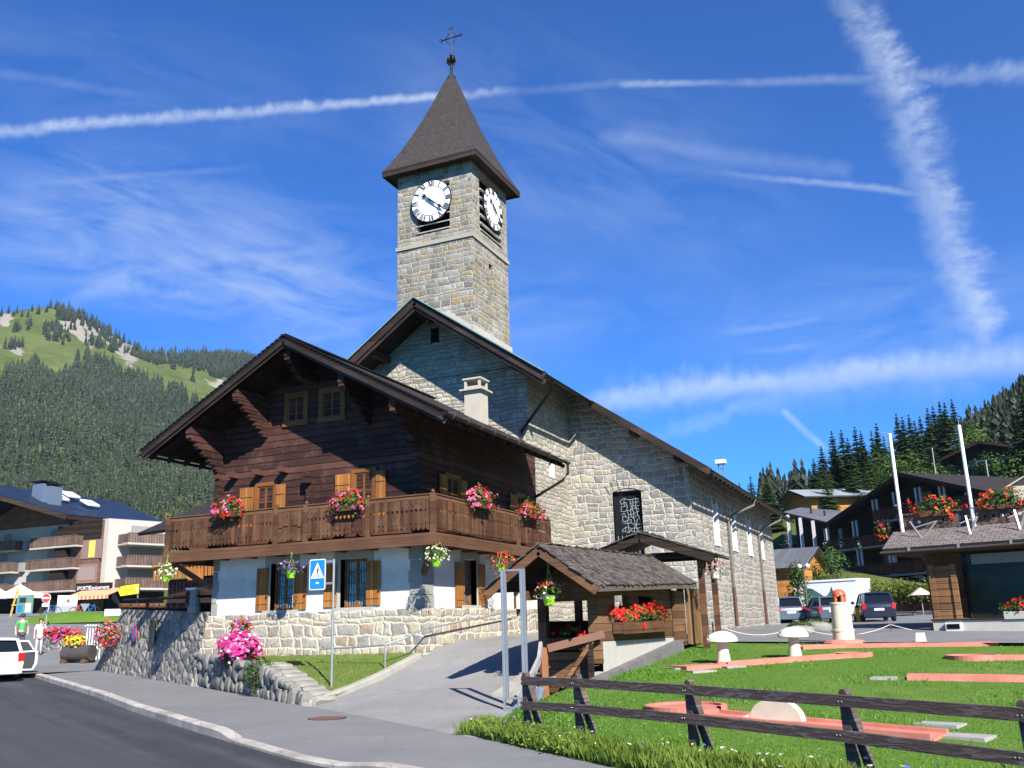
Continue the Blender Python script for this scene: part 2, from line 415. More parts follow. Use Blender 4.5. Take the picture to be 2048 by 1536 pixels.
    # broad veils
    def veil(cx, cy, rx, ry, op, tilt):
        nonlocal tot
        Cc = ray(cx, cy).normalized(); ax = ray(cx+100*cos(tilt), cy+100*sin(tilt)).normalized()-Cc; ax = (ax-Cc*ax.dot(Cc)).normalized(); ay = Cc.cross(ax)
        x = k.m('DIVIDE', k.vm('DOT_PRODUCT', d, tuple(ax)), rx/F_PX); y = k.m('DIVIDE', k.vm('DOT_PRODUCT', d, tuple(ay)), ry/F_PX)
        r = k.m('SUBTRACT', 1., k.m('SQRT', k.m('ADD', k.m('MULTIPLY', x, x), k.m('MULTIPLY', y, y))), clamp=True)
        nz = k.n('ShaderNodeTexNoise'); k.set(nz.inputs['Vector'], k.comb(k.m('MULTIPLY', x, 1.6*rx/400), k.m('MULTIPLY', y, 5.*ry/400), cx*.01)); nz.inputs['Scale'].default_value = 1.; nz.inputs['Detail'].default_value = 6; nz.inputs['Roughness'].default_value = .62; nz.inputs['Distortion'].default_value = .7
        front = k.mr(k.vm('DOT_PRODUCT', d, tuple(Cc)), .2, .4)
        v = k.m('MULTIPLY', k.m('MULTIPLY', k.mr(r, 0., .8, 0., 1., True), k.mr(nz.outputs[0], .38, .74)), k.m('MULTIPLY', front, op))
        tot = k.m('ADD', tot, v, clamp=True)
    veil(330, 480, 620, 210, .42, .17)
    veil(640, 600, 420, 150, .34, .3)
    veil(1150, 330, 620, 300, .16, .35)
    veil(900, 660, 700, 160, .2, -.1)
    veil(1750, 640, 500, 160, .2, -.15)
    veil(300, 170, 700, 160, .1, .2)
    k.set(bg.inputs['Color'], k.mix(tot, c, CLOUD))
    bg.inputs['Strength'].default_value = SKY_STRENGTH
SKY_TINT = (.23, .86, 1.60); SKY_GAMMA = 1.1; SKY_STRENGTH = .05; CLOUD = (7.6, 8.8, 10.4)
build_world()
sl = bpy.data.lights.new('sun', 'SUN'); sl.energy = 5.0; sl.angle = radians(.5); sl.color = (1, .95, .87)
so = bpy.data.objects.new('sun', sl); COL.objects.link(so); so.rotation_euler = (-SUN).to_track_quat('-Z', 'Y').to_euler(); so.location = SUN*60
S.view_settings.view_transform = 'Standard'; S.view_settings.look = 'None'; S.view_settings.gamma = 1; S.view_settings.exposure = 1.05

# ================================================================== GROUND
def lerp(a, b, t): return a+(b-a)*t
def interp(x, tab):
    if x <= tab[0][0]: return tab[0][1]
    for (a, va), (b, vb) in zip(tab, tab[1:]):
        if x <= b: return va+(vb-va)*(x-a)/(b-a)
    return tab[-1][1]
def sst(a, b, x): t = max(0, min(1, (x-a)/(b-a))); return t*t*(3-2*t)
def lawn_z(x, y): return .05*(y-11.5)-.02*(x+3)
def lot_z(x, y): return lerp(lawn_z(max(-8, min(x, 9)), 30), 1.28+max(0, (y-60))*.06, sst(30, 39, y))
# ridge line of the valley sides, as seen from the village: azimuth (deg) -> elevation angle, distance of the crest
def az_el(px, py):
    d = ray(px, py); return math.degrees(atan2(d.x, d.y)), math.degrees(atan2(d.z, hypot(d.x, d.y)))
crest = sorted([(-75, 21.5), (-62, 21)]+[az_el(*p) for p in ((-60, 628), (0, 622), (100, 632), (200, 660), (300, 692), (400, 705), (500, 728), (620, 790))]+[(-20, 10), (-12, 7.0), (-8.2, 6.2)]+[az_el(*p) for p in ((1640, 1046), (1760, 1000), (1850, 940), (1900, 905), (1960, 868), (2048, 806))]+[(10, 15.5), (20, 20), (40, 22)])
def crest_el(az): return interp(az, crest)
LEFT = [(0, -.9), (36, -.7), (48, -.1), (60, .9), (84, 2.8), (100, 3.7), (130, 5.5)]
PLZ = [(30, .2), (40, .45), (47, .6), (56, 1.2), (66, 2.2), (84, 3.35), (100, 3.95), (112, 4.5)]
def terrain(r, az):
    e = tan(radians(crest_el(az)))
    wl = sst(-22, -34, az)                     # 1 on the left valley side
    if r < 130:
        zl = interp(r, LEFT)
        zr = interp(r, [(0, -.5), (28, -.2), (34, .6), (42, 1.2), (62, 1.25), (75, 2.6), (95, 7.5), (130, 14.5)])
        return lerp(zr, zl, wl)
    R1 = lerp(560, 1350, wl)
    z0 = lerp(14.5, 5.5, wl)
    zc = e*R1
    if r <= R1:
        t = (r-130)/(R1-130)
        p = lerp(t**1.02, t**1.5, wl)
        return z0+(zc-z0)*p
    return zc-(r-R1)*.35
def tz(x, y): return terrain(hypot(x, y), math.degrees(atan2(x, y)))
def hillmat():
    def fn(k, b):
        v = k.coord(); n1 = k.noise(v, .012, 5, .6); n2 = k.noise(v, .08, 5, .65)
        c = k.mix(k.mr(k.m('ADD', k.m('MULTIPLY', n1, .6), k.m('MULTIPLY', n2, .4)), .38, .62), (.055, .078, .018), (.105, .128, .035))
        c = k.mix(k.mr(k.noise(v, .035, 5, .7), .56, .7, 0., .5), c, (.17, .19, .05))
        a = k.n('ShaderNodeAttribute', attribute_name='rock').outputs['Fac']
        rk = k.mr(k.m('ADD', a, k.m('MULTIPLY', k.m('SUBTRACT', k.noise(v, .07, 5, .7), .5), .9)), .46, .56)
        rc = k.mix(k.noise(v, .2, 4), (.17, .15, .12), (.33, .30, .25))
        return k.mix(rk, c, rc), k.bump(n2, .5, 3.)
    return mat('alpine_meadow', fn, rough=.95, spec=.1)
rows_r = [4, 12, 20, 26, 30, 33, 36, 40, 46, 54, 62, 68, 75, 84, 95, 110, 130, 155, 185, 220, 260, 310, 370, 430, 490, 530, 560, 600, 650, 700, 760, 820, 880, 940, 1000, 1060, 1120, 1180, 1230, 1280, 1320, 1350, 1400, 1500, 1700, 2200]
azs = [-100, -85]+[-75+i*.75 for i in range(175)]+[70, 90]
rockpx = [([(8, 625), (22, 690)], 7), ([(120, 640), (205, 665), (270, 695)], 13), ([(225, 690), (260, 715), (285, 765)], 8), ([(270, 690), (320, 748)], 5), ([(150, 660), (185, 690)], 9), ([(425, 762), (450, 770)], 10), ([(10, 705), (50, 700)], 5), ([(35, 638), (62, 632)], 4)]
def build_terrain():
    mb = MB(); V = []; at = []
    nr = {}
    for r in rows_r:
        for az in azs:
            z = terrain(r, az); x, y = r*sin(radians(az)), r*cos(radians(az))
            if r > 160:
                wob = sin(x*.021+y*.013)*sin(y*.017-x*.011+1)*.012*r*min(1, (r-160)/200)
                z += wob
            V.append((x, y, z))
            rk = 0
            if r > 700 and az < -30:
                dv = Vector((x, y, z))-EYE; q = dv.dot(_fw); px = 1024+F_PX*dv.dot(_r)/q; py = 768-F_PX*dv.dot(_u)/q
                for pl, wd in rockpx:
                    for a, b2 in zip(pl, pl[1:]):
                        ax, ay = a; bx_, by = b2; L2 = (bx_-ax)**2+(by-ay)**2
                        t = max(0, min(1, ((px-ax)*(bx_-ax)+(py-ay)*(by-ay))/L2)); dd = hypot(px-ax-t*(bx_-ax), py-ay-t*(by-ay))
                        rk = max(rk, 1-dd/(wd*1.9))
            at.append(max(0, rk))
    n = len(azs)
    Fs = np.array([(i*n+j, (i+1)*n+j, (i+1)*n+j+1, i*n+j+1) for i in range(len(rows_r)-1) for j in range(n-1)])
    Fs = Fs[:, ::-1]
    o = npmesh('hills', np.array(V), Fs, hillmat())
    a = o.data.attributes.new('rock', 'FLOAT', 'POINT'); a.data.foreach_set('value', np.array(at, 'f4'))
    o.data.polygons.foreach_set('use_smooth', [True]*len(o.data.polygons))
    return tag(o, 'green valley sides and ground carrying the whole village', 'terrain', kind='structure')
hills = build_terrain()

def asphalt(name, c0, c1, grain=.35, patch=None, crack=True, tracks=False):
    def fn(k, b):
        v = k.coord(); n = k.noise(v, 90, 3, .7); n2 = k.noise(v, 1.1, 5, .65); n3 = k.noise(v, .25, 3)
        c = k.mix(k.mr(k.m('ADD', k.m('MULTIPLY', n2, .6), k.m('MULTIPLY', n3, .4)), .35, .65), c0, c1)
        c = k.mix(1., c, k.ramp(n, [(.2, 1-grain), (.8, 1+grain)]), 'MULTIPLY')
        if tracks:
            o_ = k.sep(v); q_ = k.m('ADD', k.m('MULTIPLY', o_[0], .5), k.m('MULTIPLY', o_[1], .866)); l_ = k.m('ADD', k.m('MULTIPLY', o_[0], .866), k.m('MULTIPLY', o_[1], -.5))
            tk = k.noise(k.comb(k.m('MULTIPLY', q_, 1.6), k.m('MULTIPLY', l_, .05), 0.), 1.3, 4, .6); c = k.mix(k.mr(tk, .45, .7, 0., .5), c, tuple(x*1.7 for x in c1))
            c = k.mix(k.mr(k.noise(v, 6., 5, .75), .62, .72, 0., .6), c, tuple(x*.5 for x in c0)); sp = k.noise(v, 210, 1); c = k.mix(k.mr(sp, .66, .74, 0., .6), c, (.2, .19, .18))
        bl = k.noise(v, .55, 6, .7); c = k.mix(k.mr(bl, .52, .68, 0., .5), c, tuple(x*.62 for x in c0)); c = k.mix(k.mr(k.noise(v, 1.9, 6, .75), .57, .7, 0., .4), c, tuple(min(1, x*1.35) for x in c1)); c = k.mix(k.mr(k.noise(v, 38, 2), .66, .74, 0., .5), c, tuple(x*.5 for x in c0))
        if patch: c = k.mix(patch(k, v), c, tuple(x*2.0 for x in c0))
        if crack:
            vo = k.n('ShaderNodeTexVoronoi', feature='DISTANCE_TO_EDGE'); k.set(vo.inputs['Vector'], k.vm('ADD', v, k.vm('SCALE', k.noise(v, 1.3, 4, .6, 0, 1), 1.4))); vo.inputs['Scale'].default_value = .22
            c = k.mix(k.m('MULTIPLY', k.mr(vo.outputs[0], .003, .001), k.mr(n3, .5, .6, 0., .7)), c, tuple(x*.4 for x in c0))
        return c, k.bump(n, .5, .006)
    return mat(name, fn, rough=.88, spec=.3)
def old_half(k, v):
    o = k.sep(v); q = k.m('ADD', k.m('MULTIPLY', o[0], .5), k.m('MULTIPLY', o[1], .866))
    return k.mr(k.m('ADD', q, k.m('MULTIPLY', k.noise(v, 1.5, 3), .1)), 4.06, 4.0, 0., .55)
M_road = asphalt('road_asphalt', (.028, .029, .034), (.046, .047, .053), patch=old_half, tracks=True)
M_walk = asphalt('pavement_asphalt', (.15, .15, .152), (.2, .198, .195), .22)
M_drive = asphalt('driveway_asphalt', (.2, .196, .188), (.27, .263, .25), .25)
M_lot = asphalt('lot_asphalt', (.14, .14, .142), (.2, .2, .2), .2)

def sheet(name, rows, m, label, cat='ground'):
    mb = MB(); mb.grid(rows); o = mb.build(name, m, smooth=True)
    fix_normals(o)
    if o.data.polygons[0].normal.z < 0: o.data.flip_normals()
    return tag(o, label, cat, kind='structure')
def resamp(pts, n):
    pts = [Vector(p) for p in pts]; L = [0]
    for a, b in zip(pts, pts[1:]): L.append(L[-1]+(b-a).length)
    out = []
    for i in range(n):
        s = L[-1]*i/(n-1)
        for j in range(len(L)-1):
            if s <= L[j+1]+1e-9: out.append(pts[j].lerp(pts[j+1], (s-L[j])/(L[j+1]-L[j]))); break
    return out
KERB = [(8, 2.6, -.05), (0, 7.0, -.02), (-3.0, 8.72, 0), (-6.28, 10.46, 0), (-8.46, 11.5, 0), (-12.43, 13.87, .06), (-16.83, 16.64, .12), (-21.05, 19.44, .2), (-32.6, 26.6, .4), (-44, 33.6, .8), (-62, 44, 1.5)]
WALLF = [(8, 4.6, 0), (0, 8.95, 0), (-3.72, 11.06, 0), (-6.91, 13.68, 0), (-9.31, 15.3, .02), (-13.17, 17.79, .05), (-16.94, 20.15, .12), (-20.45, 22.26, .18), (-29.93, 27.07, .45), (-37, 34.0, .62), (-58, 49, 1.55)]
KP = resamp(KERB, 90); WP = resamp(WALLF, 90)
nx, ny = .51, .86
# carriageway: from the kerb foot back past the camera and beyond
def road_rows():
    rows = []
    for p in KP:
        d = []
        for t in (0, .12, 1.2, 3, 5.5, 8.5, 14): d.append((p.x-nx*t, p.y-ny*t, p.z-.11-.004*t if t else p.z-.10))
        rows.append(d)
    return rows
sheet('road', road_rows(), M_road, 'dark asphalt road running along the pavement kerb', 'road')
def walk_rows():
    low = lambda p: .05*sst(-11.6, -10.6, p.x)*sst(-6.4, -7.6, p.x)
    return [[(a.x, a.y, a.z-.25), (a.x, a.y, a.z-low(a))]+[tuple(a.lerp(b, t)-Vector((0, 0, low(a)*max(0, 1-t*5)))) for t in (.06, .13, .25, .5, .75, 1.02)] for a, b in zip(KP, WP)]
sheet('pavement', walk_rows(), M_walk, 'grey asphalt pavement between kerb and stone walls', 'pavement')
# kerb stones with a dropped stretch
def granite(k, b):
    v = k.coord(); n = k.noise(v, 45, 4, .7); n2 = k.noise(v, 2.4, 4)
    u, z = uz(k, v); fr = k.m('FRACT', k.m('MULTIPLY', u, 1.5))
    c = k.mix(k.mr(n2, .3, .7), (.34, .31, .27), (.52, .48, .42)); c = k.mix(1., c, k.ramp(n, [(.25, .7), (.75, 1.2)]), 'MULTIPLY')
    c = k.mix(k.mr(k.noise(v, .9, 4), .5, .64, 0., .5), c, (.17, .14, .11))
    return k.mix(k.mr(fr, .0, .03, .7, 0.), c, (.08, .07, .06)), k.bump(n, .5, .012)
M_kerb = mat('kerb_granite', granite, rough=.85)
def kerb():
    mb = MB(); rows = []
    fine = resamp(KERB, 260)
    for i, p in enumerate(fine):
        q = fine[min(i+1, 259)]-fine[max(0, i-1)]; q.z = 0; q.normalize(); n = Vector((q.y, -q.x, 0))
        if n.y > 0: n = -n
        low = sst(-11.6, -10.6, p.x)*sst(-6.4, -7.6, p.x)
        h = lerp(.035, -.055, low); rr = .008*random.uniform(-1, 1)
        rows.append([(p.x+n.x*w2, p.y+n.y*w2, p.z+z2) for w2, z2 in ((.15+rr, -.16), (.15+rr, h-.02), (.12+rr, h+.005), (.0, h+.012), (-.05, h+.006), (-.055, -.05))])
    mb.grid(rows); o = mb.build('kerb', M_kerb, smooth=30); fix_normals(o)
    return tag(o, 'pale granite kerb stones edging the pavement', 'kerb', kind='structure')
kerb()
# driveway climbing between the chalet and the wash house
def clerp(p, q, t): return tuple(lerp(a, b, t) for a, b in zip(p, q))
DRV = [((-12.95, 17.28, .012), (-6.85, 13.05, -.03)), ((-12.79, 17.58, .035), (-6.6, 13.44, -.003)), ((-12.85, 18.13, .09), (-7.0, 14.4, .03)), ((-12.71, 20.31, .45), (-7.5, 16.9, .1)), ((-12.67, 21.08, .64), (-7.8, 18.6, .27)), ((-12.6, 22.18, .91), (-7.9, 20.4, .68)), ((-12.6, 22.97, 1.13), (-8.0, 22.0, .98)),
       ((-12.7, 24.4, 1.27), (-8.1, 24.0, 1.18)), ((-12.75, 26.2, 1.33), (-8.1, 26.2, 1.28)), ((-12.8, 28.5, 1.38), (-8.0, 28.8, 1.3)), ((-13.3, 31, 1.38), (-7.6, 31, 1.3)), ((-13.3, 36.5, 1.36), (-7.2, 36, 1.3))]
rows = []
for (a, b), (c, d) in zip(DRV, DRV[1:]):
    for s in range(3):
        l, r = clerp(a, c, s/3), clerp(b, d, s/3); rows.append([clerp(l, r, t/6) for t in range(7)])
rows = [[(x, y, z+.006) for x, y, z in r] for r in rows]
def drive_kerb():
    mb = MB(); e = resamp([(-12.98, 17.7, .12), (-12.92, 18.13, .19), (-12.8, 19.2, .36), (-12.76, 20.31, .56), (-12.72, 21.08, .74), (-12.66, 22.1, .98)], 24)
    mb.grid([[(p.x-.16, p.y, p.z-.3), (p.x-.16, p.y, p.z+.03), (p.x-.13, p.y, p.z+.05), (p.x+.02, p.y, p.z+.045), (p.x+.04, p.y, p.z+.02), (p.x+.05, p.y, p.z-.3)] for p in e]); mb.add([(e[0].x-.16, e[0].y, -.1), (e[0].x+.05, e[0].y, -.1), (e[0].x+.04, e[0].y, e[0].z+.03), (e[0].x-.14, e[0].y, e[0].z+.04)], [(0, 1, 2, 3)])
    o = fix_normals(mb.build('driveway_kerb', plain('kerb_concrete', (.3, .285, .245), .9, .15, scale=3, bump=.008), smooth=30)); return tag(o, 'pale concrete kerb between grass slope and driveway', 'kerb', kind='structure')
drive_kerb()
sheet('driveway', rows, M_drive, 'pale asphalt driveway climbing past the chalet to the church', 'driveway')
# lot and lane behind the lawn
rows = []
for i in range(25):
    y = lerp(29.4, 78, (i/24)**1.5)
    rows.append([(x, y-(x+7)*.12*max(0, 1-(y-29.4)/8), lot_z(x, y)+.012) for x in [-14, -9, -6.7, -4, -1, 2, 5, 9, 14, 20, 28]])
sheet('parking_lot', rows, M_lot, 'grey asphalt lane and parking lot behind the lawn', 'parking lot')
# plaza on the left, rising to the shops
def plaza_rows():
    rows = []
    for i in range(40):
        az = -68+i*.655; d = Vector((sin(radians(az)), cos(radians(az)), 0)); R0 = 40
        if az > -47.6:
            for p, q in zip(WP, WP[1:]):
                den = d.x*(q.y-p.y)-d.y*(q.x-p.x)
                if abs(den) > 1e-6:
                    t = (p.x*(q.y-p.y)-p.y*(q.x-p.x))/den; u = (p.x*d.y-p.y*d.x)/den
                    if t > 0 and 0 <= u <= 1: R0 = min(R0, t)
        rows.append([(d.x*r, d.y*r, interp(r, PLZ)-.012) for r in [R0+(112-R0)*(j/16)**1.6 for j in range(17)]])
    return rows
def plaza_z(x, y): return interp(hypot(x, y), PLZ)
sheet('plaza', plaza_rows(), M_lot, 'grey asphalt square rising towards the shops on the left', 'square')

# ------------------------------------------------------------------ lawn
def grassmat(name, a, b2, dry):
    def fn(k, b):
        v = k.coord(); n = k.noise(v, 1.2, 5, .6); n2 = k.noise(v, 22, 4, .7); n3 = k.noise(v, .35, 3)
        c = k.mix(k.mr(n2, .3, .7), a, b2); c = k.mix(k.mr(k.m('ADD', k.m('MULTIPLY', n, .5), k.m('MULTIPLY', n3, .5)), .5, .68, 0., .55), c, dry)
        return c, k.bump(n2, .9, .03)
    return mat(name, fn, rough=.95, spec=.1)
M_lawn = grassmat('lawn_turf', (.058, .125, .014), (.115, .208, .03), (.18, .22, .065))
M_bank = grassmat('bank_turf', (.07, .12, .02), (.13, .19, .04), (.24, .22, .09))
LF = resamp([(-6.95, 13.75, .02), (-3.72, 11.1, 0), (0, 8.95, 0), (8, 4.6, 0), (16, 1, 0)], 46)
LB = resamp([(-6.86, 17.2, 0), (-6.86, 26.5, 0), (-6.7, 29.9, 0), (1.9, 28.86, 0), (22, 26.4, 0)], 46)
rows = []
for a, b in zip(LF, LB):
    r = []
    for j in range(26):
        t = j/25; p = a.lerp(b, t); z = lawn_z(p.x, p.y)
        d = (p-a).length
        r.append((p.x, p.y, lerp(min(z, .02), z, sst(0, 2.2, d))+.01*sin(p.x*2.1)*sin(p.y*1.7)))
    rows.append(r)
lawn = sheet('lawn', rows, M_lawn, 'mown green lawn carrying the minigolf lanes', 'lawn')
# sloping grass patch by the sign
patch = [[(-13.1, 17.95, .14), (-12.83, 18.15, .16)], [(-14.9, 19.05, .62), (-12.77, 19.2, .33)], [(-16.6, 20.3, .88), (-12.74, 20.3, .53)], [(-18.6, 21.4, .98), (-12.7, 21.1, .72)], [(-20.2, 22.25, 1.02), (-12.68, 22.1, .97)], [(-20.3, 22.5, 1.05), (-12.68, 22.5, 1.08)]]
rows = []
for (a, b), (c, d) in zip(patch, patch[1:]):
    for s in range(4):
        l, r = clerp(a, c, s/4), clerp(b, d, s/4); rows.append([clerp(l, r, t/10) for t in range(11)])
sheet('grass_slope', rows, M_bank, 'small sloping patch of dry grass below the chalet wall', 'grass slope')
# ================================================================== MATERIALS OF THE BUILDINGS
M_tower = ashlar('tower_stone', .22, .38, [(.19, .175, .14), (.27, .245, .2), (.31, .285, .23), (.23, .215, .18), (.29, .25, .17), (.17, .16, .14), (.33, .305, .26), (.28, .21, .1), (.25, .23, .19)], (.40, .375, .31), .018, .15, bumpd=.022, rowvar=.9)
M_nave = ashlar('nave_stone', .25, .38, [(.25, .235, .205), (.335, .31, .262), (.29, .27, .235), (.36, .335, .285), (.31, .262, .19), (.24, .23, .207), (.36, .31, .23), (.21, .203, .185)], (.46, .43, .36), .024, .24, bumpd=.026, rowvar=.9)
M_pale = ashlar('pale_gable_stone', .17, .42, [(.36, .32, .24), (.41, .365, .28), (.34, .305, .235), (.40, .36, .275), (.43, .385, .30), (.30, .275, .22)], (.42, .375, .29), .014, .2, bumpd=.045, rowvar=.95)
M_base = ashlar('chalet_base_stone', .25, .36, [(.28, .255, .21), (.40, .335, .22), (.32, .295, .25), (.31, .235, .15), (.43, .375, .28), (.26, .245, .215), (.37, .34, .28)], (.46, .42, .33), .034, .2, bumpd=.02, rowvar=.95)
M_grey = rubble('grey_wall_stone', 3.6, 3.3, [(.15, .145, .13), (.23, .22, .195), (.29, .27, .23), (.19, .18, .165), (.27, .235, .18), (.32, .30, .265)], (.29, .27, .235))
M_drystone = plain('dry_wall_stone', (.18, .172, .152), .95, .35, scale=3, bump=.03)
M_quoin = plain('quoin_stone', (.26, .255, .235), .9, .12, scale=4, bump=.01)
def white_plaster(k, b):
    v = k.coord(); n = k.noise(v, 1.2, 5, .6); n2 = k.noise(v, 30, 3); n = k.m('ADD', k.m('MULTIPLY', n, .6), k.m('MULTIPLY', k.noise(k.vm('MULTIPLY', v, (3, 3, .4)), 1.4, 5, .7), .4))
    z_ = k.sep(v)[2]; sp_ = k.mr(k.m('ADD', k.mr(z_, 2.15, 2.75, .5, 0.), k.m('MULTIPLY', k.noise(v, 5, 5, .7), .6)), .52, .8, 0., .55)
    return k.mix(sp_, k.mix(k.mr(n, .3, .75), (.80, .80, .78), (.66, .65, .62)), (.40, .36, .29)), k.bump(n2, .25, .006)
M_white = mat('white_render', white_plaster, rough=.9)
M_wood = wood('chalet_logs', (.024, .009, .0065), (.12, .046, .031), .21, gap=.02, weather=(.13, .075, .055))
M_dark = wood('dark_timber', (.012, .0075, .005), (.040, .023, .015), .16, gap=.01)
M_barge = wood('barge_boards', (.022, .014, .01), (.06, .038, .028), .3, gap=.004, rough=.6)
M_balc = wood('balcony_boards', (.05, .020, .009), (.155, .07, .032), .13, True, gap=.003, weather=(.15, .095, .055))
M_brown = wood('brown_timber', (.062, .028, .013), (.17, .082, .04), .3, gap=.003)
M_shut = wood('orange_shutters', (.25, .098, .02), (.40, .17, .042), .12, True, gap=.006, grain=.8, rough=.6)
M_frame = wood('window_wood', (.19, .07, .018), (.30, .12, .032), 9, True, gap=.001, rough=.55)
M_tile = shingle('dark_roof_tiles', [(.022, .018, .017), (.04, .032, .03)], .33, .25, bumpd=.04)
M_slate = shingle('spire_shingles', [(.05, .042, .039), (.07, .06, .055)], .1, .14, bumpd=.006)
M_copper = plain('green_copper', (.17, .27, .235), .55, .15)
M_iron = plain('black_iron', (.014, .013, .013), .5, .2, metal=.4)
M_gutter = plain('dark_gutter', (.022, .02, .02), .45, .2, metal=.5)
M_rust = plain('brown_pipe', (.10, .045, .028), .55, .2, metal=.2)
M_grave = plain('grey_pipe', (.16, .135, .12), .5, .2, metal=.3)
M_conc = plain('pale_concrete', (.40, .385, .34), .9, .1, scale=3, bump=.006)
M_chim = plain('chimney_render', (.40, .365, .295), .9, .1, scale=3, bump=.01)
M_reveal = plain('window_reveal', (.68, .67, .63), .9, .06)
def pane(k, b):
    v = k.coord(); u, z = uz(k, v)
    f = k.m('SINE', k.m('MULTIPLY', k.m('ADD', u, k.m('MULTIPLY', k.noise(v, 4, 2), .12)), 75.))
    w = k.noise(v, 3.2, 2)
    return k.mix(k.mr(k.m('ADD', k.m('MULTIPLY', f, .25), w), .38, .72, 0., .55), (.012, .015, .02), (.42, .46, .5))
M_pane = mat('curtained_glass', pane, rough=.08, spec=.6)
M_glass = mat('dark_glass', None, (.012, .016, .02), .06, spec=.7)
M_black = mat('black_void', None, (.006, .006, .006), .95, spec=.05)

def holed(mb, P0, U, Nn, u0, u1, z0, z1, holes, depth):
    """a wall face with real openings; U along, Nn outward; reveals run inwards by depth"""
    P0 = Vector(P0); U = Vector(U); Nn = Vector(Nn); Z = Vector((0, 0, 1))
    us = sorted({u0, u1, *[h[0] for h in holes], *[h[1] for h in holes]}); zs = sorted({z0, z1, *[h[2] for h in holes], *[h[3] for h in holes]})
    P = lambda u, z, d=0: P0+U*u+Z*z-Nn*d
    flip = U.cross(Z).dot(Nn) < 0
    def q(*pts): mb.quad(*(pts[::-1] if flip else pts))
    for a, b in zip(us, us[1:]):
        for c, d in zip(zs, zs[1:]):
            if any(h[0]-1e-6 <= a and b <= h[1]+1e-6 and h[2]-1e-6 <= c and d <= h[3]+1e-6 for h in holes): continue
            q(P(a, c), P(b, c), P(b, d), P(a, d))
    for a, b, c, d in [h[:4] for h in holes]:
        for (m, n), (o, p) in (((a, c), (b, c)), ((b, c), (b, d)), ((b, d), (a, d)), ((a, d), (a, c))):
            q(P(o, p), P(m, n), P(m, n, depth), P(o, p, depth))
class Face:
    """a vertical wall frame: u metres along, z world height, d metres outwards"""
    def __init__(s, P0, U, Nn): s.o = Vector(P0); s.U = Vector(U).normalized(); s.N = Vector(Nn).normalized()
    def p(s, u, z, d=0): return s.o+s.U*u+Vector((0, 0, z))+s.N*d
    def box(s, mb, u0, u1, z0, z1, d0, d1):
        c = s.p((u0+u1)/2, (z0+z1)/2, (d0+d1)/2); R = Matrix((s.U, s.N, Vector((0, 0, 1)))).transposed()
        mb.box(c, (abs(u1-u0), abs(d1-d0), abs(z1-z0)), R)
def window(root, fc, u0, u1, z0, z1, d=0., fw=.07, bars=(1, 2), glass=None, m=None, casing=0.):
    """wooden window > pane; optional wide casing boards round it"""
    mb = MB()
    if casing:
        fc.box(mb, u0-casing, u1+casing, z1, z1+casing, 0, d+.05); fc.box(mb, u0-casing-.03, u1+casing+.03, z0-casing, z0, 0, d+.07)
        fc.box(mb, u0-casing, u0, z0, z1, 0, d+.045); fc.box(mb, u1, u1+casing, z0, z1, 0, d+.045)
    fc.box(mb, u0, u0+fw, z0, z1, d-.05, d+.02); fc.box(mb, u1-fw, u1, z0, z1, d-.05, d+.02)
    fc.box(mb, u0+fw, u1-fw, z1-fw, z1, d-.05, d+.018); fc.box(mb, u0+fw, u1-fw, z0, z0+fw, d-.05, d+.018)
    for i in range(bars[0]):
        c = u0+(u1-u0)*(i+1)/(bars[0]+1); fc.box(mb, c-fw*.6, c+fw*.6, z0+fw, z1-fw, d-.05, d+.012)
    for i in range(bars[1]):
        c = z0+(z1-z0)*(i+1)/(bars[1]+1); fc.box(mb, u0+fw, u1-fw, c-.012, c+.012, d-.05, d+.006)
    w = mb.build('window', m or M_frame, root)
    g = MB(); fc.box(g, u0+fw*.5, u1-fw*.5, z0+fw*.5, z1-fw*.5, d-.045, d-.015); g.build('pane', glass or M_pane, w)
    return w
def shutter(root, fc, u0, u1, z0, z1, d=.0, rot=0.):
    mb = MB(); fc.box(mb, u0, u1, z0, z1, d+.02, d+.055)
    for z in (z0+.18*(z1-z0), z0+.82*(z1-z0)): fc.box(mb, u0+.02, u1-.02, z-.035, z+.035, d+.055, d+.075)
    s = mb.build('shutter', M_shut, root)
    h = MB(); fc.box(h, u1-.05, u1-.01, z0+.3*(z1-z0), z0+.3*(z1-z0)+.05, d+.05, d+.1); h.build('catch', M_iron, s)
    return s

# ================================================================== CHALET
XL, XR, YF, YB = -20.05, -12.78, 22.43, 30.6
RX, RZ, PIT = -16.41, 10.0, .548          # ridge of the chalet roof
ch = thing('chalet', 'dark log chalet with wide eaves, carved balcony and white ground floor', 'chalet', (-16.4, 26.5, 1.0))
front = Face((0, YF, 0), (1, 0, 0), (0, -1, 0)); side = Face((XR, 0, 0), (0, 1, 0), (1, 0, 0))
ux = lambda px, py, y=YF: at_y(px, py, y).x
uy = lambda px, py, x=XR: at_x(px, py, x).y
# openings on the ground floor, surveyed from the street
w1 = (ux(541, 1180), ux(586, 1180)); w2 = (ux(681, 1170), ux(735, 1170)); sw = (uy(928, 1170), uy(953, 1170)); zb0, zb1 = 2.27, 3.62
mb = MB()
holed(mb, (0, YF, 0), (1, 0, 0), (0, -1, 0), XL, XR, 2.18, 4.0, [(*w1, zb0, zb1), (*w2, zb0, zb1)], .3)
dr = (uy(1028, 1215), uy(1043, 1215))
holed(mb, (XR, 0, 0), (0, 1, 0), (1, 0, 0), YF, YB, 2.18, 4.0, [(*sw, zb0, zb1), (dr[0], dr[1], 2.18, 3.25)], .3)
mb.quad((XL, YF, 2.18), (XL, YF, 4), (XL, YB, 4), (XL, YB, 2.18))
mb.build('ground_floor_wall', M_white, ch)
mb = MB()                                             # stone plinth, a little proud and battered
pl = [(XL-.42, YF-.32, .1), (XL-.08, YF-.08, 2.18), (XR+.08, YF-.08, 2.18), (XR+.2, YF-.2, .1)]
